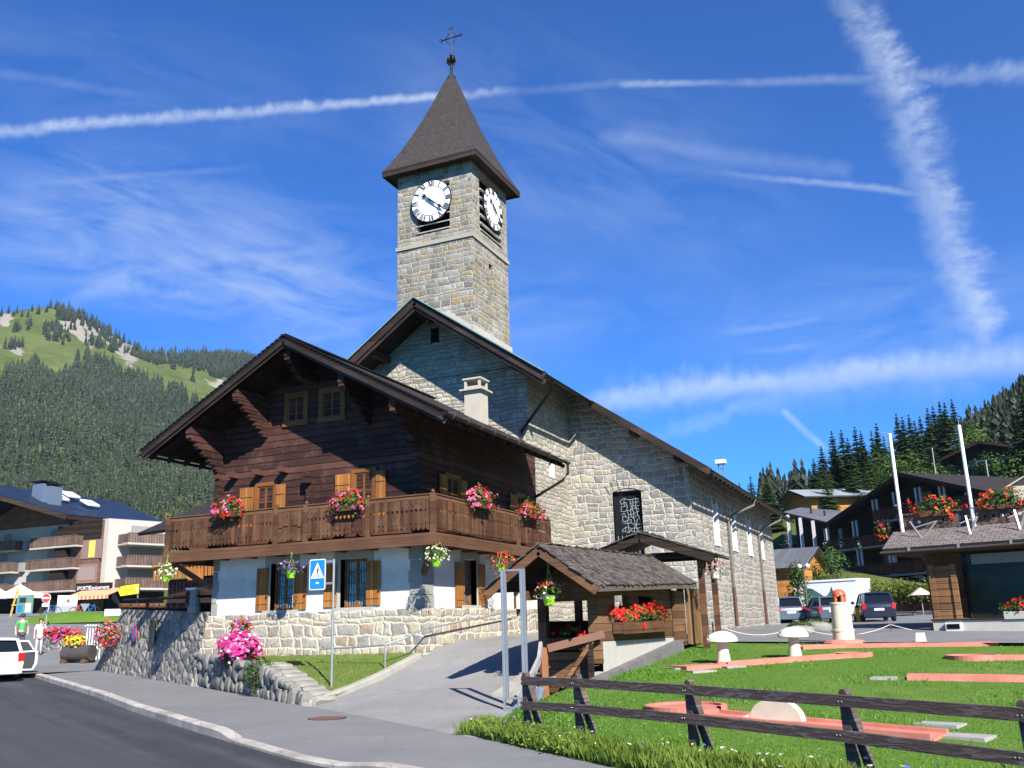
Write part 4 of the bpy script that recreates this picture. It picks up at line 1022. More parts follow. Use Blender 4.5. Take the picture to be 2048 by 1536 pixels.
# clocks
def clock(fc, cu_, u, z, r=.96):
    root = MB(); R = Matrix((fc.U, Vector((0, 0, 1)), fc.N)).transposed()
    root.lathe([(r, 0), (r, .04)], fc.p(u, z, .12), 48, R); root.lathe([(.1, -.3), (.1, 0)], fc.p(u, z, .12), 8, R)
    face = root.build('clock_face', plain('clock_white', (.86, .86, .86), .5, .03), cu_)
    mb = MB()
    def ring(r0, r1, d0, d1, n=48):
        for j in range(n):
            a, b = 2*pi*j/n, 2*pi*(j+1)/n
            q = lambda rr_, t, d: fc.p(u+rr_*sin(t), z+rr_*cos(t), d)
            mb.quad(q(r0, a, d1), q(r1, a, d1), q(r1, b, d1), q(r0, b, d1)); mb.quad(q(r1, a, d0), q(r1, b, d0), q(r1, b, d1), q(r1, a, d1)); mb.quad(q(r0, b, d0), q(r0, a, d0), q(r0, a, d1), q(r0, b, d1))
    ring(r-.015, r+.012, .1, .175); ring(r*.695, r*.72, .155, .168)
    def stroke(ang, x0, y0, x1, y1, w):
        # x along the rim, y outwards
        T = Vector((cos(ang), -sin(ang))); O = Vector((sin(ang), cos(ang)))
        p = [fc.p(u+O.x*y+T.x*x, z+O.y*y+T.y*x, .168) for x, y in ((x0, y0), (x1, y1))]
        mb.beam(p[0], p[1], .016, w, fc.U.cross((p[1]-p[0]).normalized()) if False else fc.N.cross(p[1]-p[0]).normalized())
    for h, s in enumerate(['XII', 'I', 'II', 'III', 'IIII', 'V', 'VI', 'VII', 'VIII', 'IX', 'X', 'XI']):
        ang = h*pi/6; wd = {'I': .075, 'V': .15, 'X': .15}; tot = sum(wd[c] for c in s); x = -tot/2; y0, y1 = r*.74, r*.965
        for c in s:
            m2 = x+wd[c]/2
            if c == 'I': stroke(ang, m2, y0, m2, y1, .042)
            elif c == 'V': stroke(ang, m2-.055, y1, m2, y0, .048); stroke(ang, m2+.055, y1, m2, y0, .022)
            else: stroke(ang, m2-.055, y1, m2+.055, y0, .048); stroke(ang, m2+.055, y1, m2-.055, y0, .022)
            x += wd[c]
    mb.build('numeral_ring', M_iron, face)
    for nm, ang, L, w in (('hour_hand', radians(10.36*30), .6, .085), ('minute_hand', radians(21.6*6), .86, .07)):
        mb = MB(); T = Vector((cos(ang), -sin(ang))); O = Vector((sin(ang), cos(ang)))
        q = lambda x, y, d: fc.p(u+O.x*y+T.x*x, z+O.y*y+T.y*x, d)
        d0 = .21 if nm[0] == 'h' else .24
        prof = [(-.26, .02), (-.2, .5), (-.1, .35), (0, .55), (L*.55, .3), (L*.62, .95), (L*.72, .9), (L*.8, .35), (L, .03)]
        poly = [q(w*k2, y, d0) for y, k2 in prof]+[q(-w*k2, y, d0) for y, k2 in prof[::-1]]
        mb.prism(poly, fc.N*.02); fix_normals(mb.build(nm, M_iron, face))
    return face
clock(tf, cu, -17.65, 19.39); clock(ts, cu, 33.85, 19.39)
# spire: bell-cast pyramid, fascia, orb and cross
TCX, TCY = (TX0+TX1)/2, (TY0+TY1)/2
prof = [(2.3, 21.12), (1.86, 21.95), (1.42, 22.95), (.98, 24.05), (.55, 25.3), (.15, 26.5)]
mb = MB()
for (a, za), (b, zb_) in zip(prof, prof[1:]):
    for k2 in range(4):
        t0, t1 = pi/4+k2*pi/2, pi/4+(k2+1)*pi/2; s2 = sqrt(2)
        P = [Vector((TCX+r_*s2*cos(t), TCY+r_*s2*sin(t), z_)) for r_, z_, t in ((a, za, t0), (a, za, t1), (b, zb_, t1), (b, zb_, t0))]
        mb.quad(*P, uv=[(-a, za), (a, za), (b, zb_), (-b, zb_)])
sp = mb.build('spire', M_slate, cu)
mb = MB(); w = 2.3
for x0, x1, y0, y1 in ((-w, w, -w, -w+.06), (-w, w, w-.06, w), (-w, -w+.06, -w+.06, w-.06), (w-.06, w, -w+.06, w-.06)): mb.bx(TCX+x0, TCX+x1, TCY+y0, TCY+y1, 20.86, 21.13)
mb.bx(TCX-w+.06, TCX+w-.06, TCY-w+.06, TCY+w-.06, 20.94, 21.0)
mb.build('eave_fascia', M_barge, sp)
mb = MB(); mb.lathe([(.2, 26.3), (.2, 26.52), (.07, 26.6), (.07, 27.2)], (TCX, TCY, 0), 8)
for j in range(8):
    a = j*pi/4; mb.tube([(TCX+.24*sin(t)*cos(a), TCY+.24*sin(t)*sin(a), 27.42+.26*cos(t)) for t in [i*pi/8 for i in range(9)]], .02, 5)
mb.lathe([(.235, 27.4), (.25, 27.42), (.235, 27.44)], (TCX, TCY, 0), 14)
mb.tube([(TCX, TCY, 27.1), (TCX, TCY, 29.1)], .03, 6); mb.tube([(TCX-.52, TCY, 28.62), (TCX+.52, TCY, 28.62)], .03, 6)
for dx, dz in ((-.52, 28.62), (.52, 28.62), (0, 29.12)):
    for ex, ez_ in ((.08, 0), (-.08, 0), (0, .08), (0, -.08)): mb.lathe([(.0, -.03), (.045, 0), (0, .03)], (TCX+dx+ex, TCY, dz+ez_), 6)
for sx in (-1, 1):
    mb.tube([(TCX+sx*.06, TCY, 28.3), (TCX+sx*.22, TCY, 28.45), (TCX+sx*.3, TCY, 28.6)], .016, 5); mb.tube([(TCX+sx*.06, TCY, 28.9), (TCX+sx*.18, TCY, 28.8), (TCX+sx*.3, TCY, 28.64)], .016, 5)
mb.build('cross', M_iron, sp)
# siren horn on the nave ridge side
sr = at_x(1446, 945, -13.5); sr = Vector((-12, 47, cz(-12)))
p = at_plane(1444, 952, (CX, 0, CZ), (CP, 0, 1))
si = thing('siren', 'small white siren box on a stand above the church roof', 'siren', p)
mb = MB(); mb.box((0, 0, .58), (.4, .3, .15)); mb.box((0, 0, .49), (.3, .2, .05)); mb.build('housing', plain('white_enamel', (.8, .8, .8), .4, .04), si, local=True)
mb = MB(); mb.tube([(-.1, 0, -.1), (-.1, 0, .48)], .02, 6); mb.tube([(.1, 0, -.1), (.1, 0, .48)], .02, 6); mb.tube([(-.12, 0, .3), (.12, 0, .3)], .02, 6); mb.build('stand', M_grave, si, local=True)
# ================================================================== PLANTS: leaf and petal clouds
def unit(n):
    v = rng.normal(size=(n, 3)); return v/np.linalg.norm(v, axis=1, keepdims=True)
def frames(nrm):
    a = np.where(np.abs(nrm[:, 2:3]) < .9, np.array([[0, 0, 1.]]), np.array([[1., 0, 0]]))
    t = np.cross(nrm, a); t /= np.linalg.norm(t, axis=1, keepdims=True); b = np.cross(nrm, t)
    ang = rng.uniform(0, 2*pi, (len(nrm), 1)); return t*np.cos(ang)+b*np.sin(ang), -t*np.sin(ang)+b*np.cos(ang)
def quads(C, nrm, ln, wd):
    """leaf-shaped quads (kites)"""
    t, b = frames(nrm); ln = np.asarray(ln).reshape(-1, 1); wd = np.asarray(wd).reshape(-1, 1)
    fold = nrm*ln*.18
    V = np.stack([C-t*ln*.5, C+b*wd*.5+fold, C+t*ln*.5, C-b*wd*.5+fold], 1).reshape(-1, 3)
    return V, np.arange(len(V)).reshape(-1, 4)
def cloud(c, rad, n, shell=.55, low=-1.):
    d = unit(n); d[:, 2] = np.where(d[:, 2] < low, -d[:, 2], d[:, 2])
    r = shell+(1-shell)*rng.random((n, 1))**.5
    return np.array(c)+d*r*np.array(rad), d
def petals(C, nrm, size):
    """five-petalled blossoms"""
    n = len(C); t, b = frames(nrm); Vs = []; s = np.asarray(size).reshape(-1, 1)
    for k in range(5):
        a0 = 2*pi*k/5; d = t*cos(a0)+b*sin(a0); e = -t*sin(a0)+b*cos(a0); up = nrm*s*.22
        Vs.append(np.stack([C, C+d*s*.6+e*s*.38+up, C+d*s+up*.6, C+d*s*.6-e*s*.38+up], 1))
    V = np.concatenate(Vs, 1).reshape(-1, 3); return V, np.arange(len(V)).reshape(-1, 4)
M_leaf = leafm('geranium_leaves', (.035, .085, .012), (.10, .19, .03))
M_lime = plain('lime_green_pot', (.25, .55, .02), .45, .08)
M_wpot = plain('white_pot', (.75, .75, .73), .45, .05)
PET = dict(red=((.42, .008, .012), (.75, .03, .02)), pink=((.62, .07, .22), (.85, .25, .42)), magenta=((.50, .01, .16), (.78, .04, .32)), purple=((.07, .04, .25), (.18, .10, .45)), white=((.75, .75, .68), (.9, .9, .85)), cream=((.72, .68, .35), (.85, .83, .6)), yellow=((.8, .55, .01), (.9, .75, .05)), orange=((.7, .12, .01), (.85, .25, .03)), blue=((.05, .08, .4), (.12, .18, .6)))
def petm(c): return leafm('petals_'+c, *PET[c], scale=9, trans=.2, rough=.55)
def bouquet(root, c, rad, cols, nl=260, nb=120, leaf=.075, blo=.035, low=-.5, cluster=1, leafmat=None):
    c = Vector(c)-origin(root)
    ph = rng.uniform(0, 6.28, 4)
    def rag(P, d, amt=.2):
        a = np.arctan2(d[:, 1], d[:, 0]); f = 1+amt*np.sin(3*a+ph[0])*np.sin(4*d[:, 2]+ph[1])+amt*.6*np.sin(5*a+ph[2]+3*d[:, 2])+rng.exponential(.06, len(P)); c_ = np.array(c); Q = c_+(P-c_)*f[:, None]; Q[:, 2] -= (rng.random(len(P)) < .12)*rng.uniform(0, .7, len(P))*rad[2]; return Q
    P, d = cloud(c, rad, nl, .35, low); P = rag(P, d); V, Fq = quads(P, (d+unit(nl)*.8)/1.6, rng.uniform(.7, 1.3, nl)*leaf, rng.uniform(.6, .9, nl)*leaf)
    o = npmesh('foliage', V, Fq, leafmat or M_leaf); o.parent = root
    tot = sum(w for _, w in cols)
    for col, w in cols:
        m = max(3, int(nb*w/tot/cluster)); P, d = cloud(c, [r*1.04 for r in rad], m, .72, low); P = rag(P, d)
        if cluster > 1:
            P = np.repeat(P, cluster, 0)+rng.normal(size=(m*cluster, 3))*blo*.9; d = np.repeat(d, cluster, 0)
        nn = d+unit(len(d))*.5+np.array([[.2, -.3, .3]]); nn /= np.linalg.norm(nn, axis=1, keepdims=True)
        V, Fq = petals(P, nn, rng.uniform(.75, 1.25, len(P))*blo)
        q = npmesh('blossoms', V, Fq, petm(col)); q.parent = root
    return root
def hanging(label, pos, cols, hang=.42, r=.3, pot='lime', nb=110, group='hanging flower baskets'):
    t = thing('flower_basket', label, 'flower basket', pos, 0, group)
    m = {'lime': M_lime, 'white': M_wpot}[pot]
    mb = MB(); mb.lathe([(.085, -.2), (.10, -.19), (.14, 0), (.15, .01), (.13, .01), (.12, -.03)], (0, 0, 0), 14); mb.build('pot', m, t, local=True, smooth=True)
    for i in range(3):
        a = 2*pi*i/3+.4; mb = MB(); mb.tube([(.14*cos(a), .14*sin(a), 0), (.02*cos(a), .02*sin(a), hang-.08)], .006, 5); mb.build('wire', M_lime if pot == 'lime' else M_wpot, t, local=True)
    mb = MB(); mb.tube([(0, 0, hang-.1), (0, 0, hang), (.03, 0, hang+.05), (0, 0, hang+.09), (-.03, 0, hang+.05)], .008, 6); mb.build('hook', M_lime if pot == 'lime' else M_wpot, t, local=True)
    bouquet(t, Vector(pos)+Vector((0, 0, .1)), (r, r, r*.68), cols, 220, nb, .06, .03, -.75)
    return t
# flower boxes over the balcony rail
for i, ((px, py), fc, cols, lab) in enumerate((((455, 1020), 'f', [('red', 3), ('pink', 4)], 'pink and red geraniums at the far left end of the chalet balcony'),
        ((697, 1006), 'f', [('red', 3), ('pink', 4)], 'pink and red geraniums in the middle of the long front balcony'),
        ((965, 1002), 's', [('red', 3), ('pink', 5)], 'mostly pink geraniums on the side balcony near its corner post'),
        ((1063, 1024), 's', [('red', 5), ('pink', 2)], 'mostly red geraniums at the rear end of the side balcony'))):
    p = at_y(px, py, BY0-.16) if fc == 'f' else at_x(px, py, BX1+.16)
    t = thing('flower_box', lab, 'flower box', p, 0, 'geranium boxes on the chalet balcony')
    mb = MB(); sz = (.7, .2, .2) if fc == 'f' else (.2, .85, .2)
    mb.box(p+Vector((0, 0, -.12)), sz, taper=1.15); mb.build('planter', M_brown, t)
    bouquet(t, p, (.55, .24, .34) if fc == 'f' else (.26, .75, .36), cols, 420, 300, .08, .036, -.6, 5)
z_h = 3.42
hanging('pale yellow flowers in a lime pot hanging under the left balcony corner', at_y(333, 1150, BY0-.05), [('cream', 3), ('white', 2)], .5)
hanging('purple petunias in a lime pot hanging before the left ground floor window', at_y(582, 1142, BY0-.05), [('purple', 8), ('red', 1), ('yellow', 1)], .42, .33)
hanging('cream flowers in a lime pot hanging from the near balcony corner', at_y(873, 1118, BY0-.02), [('cream', 5), ('white', 1)], .3, .32)
hanging('red geraniums trailing in a basket under the side balcony', at_x(1002, 1130, BX1+.05), [('red', 5), ('orange', 2)], .3, .42, nb=150)

# ================================================================== SIGNS ON THE SLOPE
M_zinc = plain('galvanised_steel', (.36, .37, .38), .42, .1, metal=.6)
M_signblue = plain('sign_blue', (.012, .17, .52), .4, .04)
M_signwhite = plain('sign_white', (.82, .83, .84), .4, .03)
M_signblack = plain('sign_black', (.02, .02, .02), .5, .05)
M_signred = plain('sign_red', (.55, .02, .02), .4, .05)
M_signback = plain('sign_edge_brown', (.14, .07, .05), .6, .1)
pb_ = Vector((-13.3, 19.02, .22))
sg = thing('crossing_sign', 'blue pedestrian crossing sign on a grey pole in the grass', 'road sign', pb_)
mb = MB(); mb.tube([(0, 0, -.3), (0, 0, at_y(660, 1119, 19.02).z-pb_.z)], .03, 10); mb.build('pole', M_zinc, sg, local=True, smooth=True)
fcn = Vector((.55, -.835, 0)).normalized(); fcu = Vector((.835, .55, 0)).normalized()
c0 = at_y(633.5, 1149, 19.0-.05); c0 = Vector((c0.x, 18.98, c0.z))
U_ = Vector((1, .08, 0)).normalized(); Nn_ = Vector((.08, -1, 0)).normalized(); sfc = Face((c0.x, c0.y, 0), U_, Nn_); cz0 = c0.z
mb = MB()
def rrect(fc, w, h, r, u=0, z=0, d=0):
    out = []
    for cx, cy, a0 in ((w/2-r, h/2-r, 0), (-w/2+r, h/2-r, pi/2), (-w/2+r, -h/2+r, pi), (w/2-r, -h/2+r, 1.5*pi)):
        for i in range(5): a = a0+i*pi/8; out.append(fc.p(u+cx+r*cos(a), z+cy+r*sin(a), d))
    return out
W_, H_ = .47, .76
mb.prism(rrect(sfc, W_, H_, .05, 0, cz0, 0), sfc.N*-.02); pn = fix_normals(mb.build('panel', M_signback, sg))
mb = MB(); mb.prism(rrect(sfc, W_-.025, H_-.03, .045, 0, cz0, .003), sfc.N*-.002); fix_normals(mb.build('white_rim', M_signwhite, pn))
mb = MB(); mb.prism(rrect(sfc, W_-.06, H_-.065, .035, 0, cz0, .006), sfc.N*-.002); fix_normals(mb.build('blue_field', M_signblue, pn))
mb = MB(); tr = [(-.18, -.09), (.18, -.09), (0, .29)]; mb.prism([sfc.p(x, cz0+y, .009) for x, y in tr], sfc.N*-.002); fix_normals(mb.build('triangle', M_signwhite, pn))
mb = MB()
def bar(a, b, w, d=.0115): mb.beam(sfc.p(a[0], cz0+a[1], d), sfc.p(b[0], cz0+b[1], d), .003, w, sfc.N.cross(sfc.U*(b[0]-a[0])+Vector((0, 0, b[1]-a[1])))) if False else mb.prism([sfc.p(a[0]-(b[1]-a[1])*w/2/hypot(b[0]-a[0], b[1]-a[1]), cz0+a[1]+(b[0]-a[0])*w/2/hypot(b[0]-a[0], b[1]-a[1]), d), sfc.p(a[0]+(b[1]-a[1])*w/2/hypot(b[0]-a[0], b[1]-a[1]), cz0+a[1]-(b[0]-a[0])*w/2/hypot(b[0]-a[0], b[1]-a[1]), d), sfc.p(b[0]+(b[1]-a[1])*w/2/hypot(b[0]-a[0], b[1]-a[1]), cz0+b[1]-(b[0]-a[0])*w/2/hypot(b[0]-a[0], b[1]-a[1]), d), sfc.p(b[0]-(b[1]-a[1])*w/2/hypot(b[0]-a[0], b[1]-a[1]), cz0+b[1]+(b[0]-a[0])*w/2/hypot(b[0]-a[0], b[1]-a[1]), d)], sfc.N*-.002)
mb.prism([sfc.p(.02+.02*cos(i*pi/5), cz0+.165+.02*sin(i*pi/5), .0115) for i in range(10)], sfc.N*-.002)
bar((.018, .145), (.005, .055), .036); bar((.005, .06), (.04, -.045), .02); bar((.005, .06), (-.045, -.04), .02); bar((.018, .135), (.062, .075), .014); bar((.012, .135), (-.035, .08), .014)
for i in range(5): x = -.125+i*.055; bar((x, -.075), (x+.022, -.03), .02)
fix_normals(mb.build('walking_figure', M_signblack, pn))
mb = MB(); mb.prism([sfc.p(x, cz0+y, .009) for x, y in ((-.05, -.215), (.01, -.225), (.05, -.21), (.045, -.19), (0, -.18), (-.035, -.19))], sfc.N*-.002); fix_normals(mb.build('sticker', M_signwhite, pn))
mb = MB()
for dz in (.3, -.22): mb.cut(); a = sfc.p(.2, cz0+dz, -.03); mb.beam(a, Vector((pb_.x, pb_.y, cz0+dz)), .03, .05)
mb.parts('clamp', M_zinc, sg)
# handrail of thin pipe
hr = thing('handrail', 'thin grey pipe handrail rising along the chalet plinth to its door', 'handrail', (-13.05, 20.9, .6))
A, B, Cc, E_ = at_y(640, 1298, 20.95), at_y(767, 1290, 20.95), at_x(848, 1258, XR+.34), at_x(1030, 1222, XR+.34)
B.x, B.y = -13.02, 20.93
pts = [A, A.lerp(B, .6)+Vector((0, 0, -.015)), B, B.lerp(Cc, .5)+Vector((0, 0, -.03)), Cc, E_]
mb = MB(); mb.tube([A+Vector((0, 0, -.08))]+pts, .022, 8); mb.build('rail', M_zinc, hr, smooth=True)
mb = MB(); mb.tube([B, (B.x+.02, B.y-.02, .35)], .02, 8); mb.build('post', M_zinc, hr, smooth=True)
for t in (.12, .5, .9): q = Cc.lerp(E_, t); mb = MB(); mb.tube([q, (XR+.08, q.y, q.z-.06)], .012, 6); mb.build('wall_bracket', M_zinc, hr)

# ================================================================== STONE WALLS ALONG THE PAVEMENT
WA, WBp = Vector((-12.95, 17.66, .02)), Vector((-20.5, 22.3, .16))
def wall_h(s): return interp(s, [(0, .12), (.12, .35), (.3, .66), (.36, .74), (.62, .78), (1, .82)])
lw_ = thing('dry_stone_wall', 'low dry stone wall of rough upright stones sloping down to the driveway', 'stone wall', WA)
dW = (WBp-WA); LWn = dW.length; dW.normalize(); nW = Vector((dW.y, -dW.x, 0)).normalized(); nW = nW if nW.y > 0 else -nW
mb = MB(); rows = []
for i in range(30):
    s = i/29; p = WA+dW*LWn*s; h = wall_h(s)*.93
    rows.append([p+nW*.16+Vector((0, 0, -.3)), p+nW*.2+Vector((0, 0, h)), p+nW*.75+Vector((0, 0, h-.02)), p+nW*.8+Vector((0, 0, -.3))])
mb.grid(rows); mb.quad(*rows[0]); fix_normals(mb.build('wall_core', plain('joint_earth', (.13, .12, .10), .95, .3, bump=.03), lw_))
mb = MB(); R0 = Matrix((dW, nW, Vector((0, 0, 1)))).transposed(); rs = random.Random(5)
z_rows = 0
x = 0
while x < LWn:
    w = rs.uniform(.2, .42); s = (x+w/2)/LWn; h = wall_h(min(1, s)); zb = -.08
    while zb < h-.06:
        hh = min(rs.uniform(.26, .5), h-zb+.03)
        if h-zb-hh < .12: hh = h-zb+.02
        p = WA+dW*(x+w/2+rs.uniform(-.03, .03))+Vector((0, 0, zb+hh/2)); p.z += 0.14*s
        Rr = R0 @ Matrix.Rotation(rs.uniform(-.16, .16), 3, 'Y') @ Matrix.Rotation(rs.uniform(-.1, .1), 3, 'X')
        mb.stone(p+nW*(.13+rs.uniform(-.04, .05)), (w*1.02, .34, hh*.99), Rr, rs.random())
        zb += hh
    x += w*.96
st = mb.build('stones', M_drystone, lw_, smooth=50)
mb = MB(); x = .1
while x < LWn*.4:
    w = rs.uniform(.3, .5); s = (x+w/2)/LWn; p = WA+dW*(x+w/2)+nW*.5+Vector((0, 0, wall_h(s)+.14*s-.02)); mb.stone(p, (w, .62, .12), R0 @ Matrix.Rotation(-.25*(s < .3), 3, 'Y'), rs.random()); x += w*.97
mb.build('coping', plain('coping_stone', (.24, .225, .19), .9, .2, scale=4, bump=.02), lw_, smooth=50)
# tall battered retaining wall
tw_ = thing('retaining_wall', 'tall battered grey stone retaining wall beside the pavement', 'stone wall', (-25, 24.7, .3))
b0, b1 = Vector((-20.42, 22.2, .0)), Vector((-29.93, 27.07, .3))
dT = (b1-b0); dT.z = 0; dT.normalize(); nT = Vector((-dT.y, dT.x, 0)); nT = nT if nT.y > 0 else -nT
t0 = at_plane(414, 1224, b0+nT*.34, nT); t1 = at_plane(247, 1219, b1+nT*.75, nT)
mb = MB(); rows = []
for i in range(24):
    s = i/23; bo, to = b0.lerp(b1, s), t0.lerp(t1, s)
    r = [bo.lerp(to, j/9)+nT*rs.uniform(-.03, .03)*(0 < j < 9) for j in range(10)]; r += [to+nT*.9, bo+nT*1.6]; rows.append(r)
mb.grid(rows); mb.add(rows[-1], [tuple(range(12))]); mb.add(rows[0], [tuple(range(12))]); fix_normals(mb.build('masonry', M_grey, tw_))
tfc = Face((0, 0, 0), -dT, -nT)
def onwall(px, py, off=.06):
    nn = (t0-b0).cross(dT).normalized(); return at_plane(px, py, b0-nT*off, nn)
p = onwall(268, 1267, .05)
ns = thing('no_parking_sign', 'round red and blue no parking sign fixed to the retaining wall', 'road sign', p)
Rn = Matrix((-dT, Vector((0, 0, 1)), -nT)).transposed()
for nm, r_, d_, m in (('rim', .27, 0, M_signred), ('disc', .2, .006, M_signblue)):
    mb = MB(); mb.lathe([(r_, -.02), (r_, .0)], (-nT*d_), 24, Rn); mb.build(nm, m, ns, local=True)
mb = MB(); mb.beam(-dT*-.15+Vector((0, 0, .15))-nT*.009, -dT*.15+Vector((0, 0, -.15))-nT*.009, .05, .004, nT); mb.build('slash', M_signred, ns, local=True)
p = onwall(305, 1266, .07)
nb_ = thing('notice_case', 'narrow dark green notice case hung on the retaining wall', 'notice case', p)
mb = MB(); mb.box((0, 0, 0), (.36, .1, .72), Rn @ Matrix(((1, 0, 0), (0, 0, 1), (0, 1, 0)))); cs = mb.build('case', plain('dark_green_paint', (.012, .022, .018), .5, .1), nb_, local=True)
mb = MB(); mb.box((0, 0, .39), (.4, .16, .06), Rn @ Matrix(((1, 0, 0), (0, 0, 1), (0, 1, 0)))); mb.build('canopy', M_dark, nb_, local=True)
# timber deck of logs over the wall
dk = thing('timber_deck', 'dark timber deck on log ends along the top of the retaining wall', 'deck', t0.lerp(t1, .5))
A0, A1 = t0+nT*.12+dT*.9, t1+nT*.12+dT*.2
mb = MB(); up = Vector((0, 0, .42))
for i in range(5): o_ = nT*(.22*i-.02); mb.beam(A0+up+o_+Vector((0, 0, .1)), A1+up+o_-Vector((0, 0, .04)), .2, .06)
mb.build('planks', M_dark, dk)
for i in range(13):
    s = (i+.5)/13; q = A0.lerp(A1, s)+Vector((0, 0, .22-.06*s)); L = rs.uniform(.2, .42)
    mb = MB(); mb.tube([q-nT*L, q+nT*.7], .085, 8); mb.build('log_end', M_brown, dk)
mb = MB(); mb.beam(A0+nT*.3, A1+nT*.3, .3, .5); mb.build('sill_beam', M_dark, dk)
pot = t0+dT*1.1+Vector((0, 0, .1))
cp_ = thing('stone_post', 'squat grey stone post standing where the deck meets the chalet', 'stone post', pot); mb = MB(); mb.lathe([(.2, -.1), (.2, .1), (.17, .12), (.14, .55), (.16, .57), (.16, .6)], (0, 0, 0), 10); mb.build('shaft', M_quoin, cp_, local=True); mb = MB(); mb.box((0, 0, .64), (.42, .42, .06)); mb.build('cap', M_signwhite, cp_, local=True)

def shrub(name, label, cat, c, rad, cols, nl=700, nb=300, leaf=.1, blo=.05, group=None, leafmat=None, stem=True):
    t = thing(name, label, cat, c, 0, group)
    if stem:
        mb = MB()
        for i in range(5): a = i*1.3; mb.tube([(0, 0, -rad[2]), (rad[0]*.5*cos(a), rad[1]*.5*sin(a), rad[2]*.4)], .02, 5, r1=.006)
        mb.build('stems', M_dark, t, local=True)
    return bouquet(t, c, rad, cols, nl, nb, leaf, blo, -.9, 1, leafmat) if cols else t
q = at_d(478, 1293, 27.4); q = Vector((-17.6, 20.85, 1.16))
q = at_plane(480, 1290, (WA+nW*.3), nW)
fp = thing('flower_tub', 'round tub overflowing with bright magenta petunias on the low wall', 'flower tub', q)
mb = MB(); mb.lathe([(.3, -.62), (.36, -.6), (.46, -.3), (.5, -.12), (.46, -.1)], (0, 0, 0), 18); mb.build('tub', M_dark, fp, local=True, smooth=True)
bouquet(fp, q+Vector((0, 0, -.08)), (.56, .5, .36), [('magenta', 8), ('pink', 2), ('white', 1)], 300, 900, .09, .052, -.6)
bouquet(fp, q+Vector((-.1, .1, .42)), (.28, .25, .24), [('pink', 3), ('red', 2), ('purple', 1)], 260, 110, .09, .045, -.3)
M_bush = leafm('bush_leaves', (.025, .06, .012), (.09, .15, .03))
q = at_plane(520, 1345, WA+nW*.1, nW)
t = thing('bush', 'small green bush growing over the low dry stone wall', 'bush', q); P, d = cloud((0, 0, -.05), (.5, .34, .45), 1200, .3); V, Fq = quads(P, (d+unit(1200)*.8)/1.6, rng.uniform(.05, .1, 1200), rng.uniform(.03, .06, 1200)); o = npmesh('foliage', V, Fq, M_bush); o.parent = t
q = at_plane(213, 1268, b1-nT*.1, nT)
shrub('flower_hedge', 'red and pink flowers trailing over the left end of the retaining wall', 'flowers', q, (.44, .34, .42), [('red', 4), ('pink', 4)], 600, 240, .1, .05)

# ================================================================== MANHOLE
q = at_z(654, 1436, .042); mh = thing('manhole_cover', 'rusty brown round manhole cover set in the pavement', 'manhole cover', q)
def rusty(k, b):
    v = k.coord(); n = k.noise(v, 12, 4); o = k.sep(v); ch_ = k.m('MULTIPLY', k.m('SINE', k.m('MULTIPLY', o[0], 75.)), k.m('SINE', k.m('MULTIPLY', o[1], 75.)))
    return k.mix(n, (.10, .045, .03), (.20, .10, .07)), k.bump(ch_, .6, .01)
mb = MB(); mb.lathe([(.34, -.02), (.34, .003)], (0, 0, 0), 32); mb.build('lid', mat('rusty_iron', rusty, rough=.7), mh, local=True); mb = MB(); mb.lathe([(.37, -.02), (.37, .0)], (0, 0, 0), 32); mb.build('rim', M_iron, mh, local=True)

# ================================================================== EMPTY FRAME STAND
fb0 = at_z(1013.5, 1432, .0); fr = thing('sign_frame', 'tall empty metal sign frame standing beside the driveway', 'sign frame', fb0)
ztop = at_plane(1010, 1139, fb0, _fw).z; wd = (at_y(1049, 1142, fb0.y)-at_y(1011, 1139, fb0.y)).x
ztop = at_y(1010, 1139, fb0.y).z
for x in (0, wd):
    mb = MB()
    mb.box((x-.035, 0, (ztop)/2+.0), (.035, .05, ztop-.0)); mb.box((x+.035, 0, (ztop+.3)/2), (.035, .05, ztop-.3)); mb.box((x, .0, (ztop+.3)/2), (.036, .03, ztop-.32)); mb.build('upright', M_zinc, fr, local=True)
for z in (ztop-.02, .32): mb = MB(); mb.box((wd/2, 0, z), (wd-.11, .045, .035)); mb.build('crossbar', M_zinc, fr, local=True)
mb = MB()
mb.prism([(-.05, -.25, 0), (wd+.35, -.35, 0), (wd+.5, -.3, .5), (wd+.42, -.3, .56)], (0, .06, 0)); fix_normals(mb.build('base_plate', M_zinc, fr, local=True))

# ================================================================== FENCE
def fencewood(k, b):
    v = k.coord(); o = k.sep(v); l = k.m('SUBTRACT', k.m('MULTIPLY', o[0], .86), k.m('MULTIPLY', o[1], .51))
    w = k.noise(k.comb(k.m('MULTIPLY', l, 1.1), k.m('MULTIPLY', o[2], 6.), 0.), 1.4, 4, .6); r_ = k.m('SINE', k.m('ADD', k.m('MULTIPLY', o[2], 70.), k.m('MULTIPLY', w, 34.)))
    fine = k.noise(k.comb(k.m('MULTIPLY', l, 3.), k.m('MULTIPLY', o[2], 120.), 0.), 1., 4, .7); big = k.noise(v, 1.3, 4, .65)
    c = k.mix(k.mr(r_, .1, .95, 0., .42), (.075, .05, .042), k.mix(k.mr(big, .4, .65), (.13, .095, .085), (.30, .26, .24))); c = k.mix(1., c, k.ramp(fine, [(.25, .6), (.75, 1.25)]), 'MULTIPLY')
    return c, k.bump(k.m('ADD', k.m('MULTIPLY', r_, .3), fine), .6, .006)
M_fence = mat('weathered_fence_boards', fencewood, rough=.85)
M_fence_old = wood('weathered_fence', (.045, .028, .024), (.17, .12, .10), .5, gap=.001, grain=.6, weather=(.26, .22, .2), bumpd=.02)
F0 = at_z(1060, 1478, .0); F1 = at_z(1393, 1522, .0); dF = (F1-F0); dF.z = 0; dF.normalize(); nF = Vector((-dF.y, dF.x, 0))
fence = thing('rail_fence', 'weathered brown two-rail fence in the foreground beside the minigolf lawn', 'fence', F0)
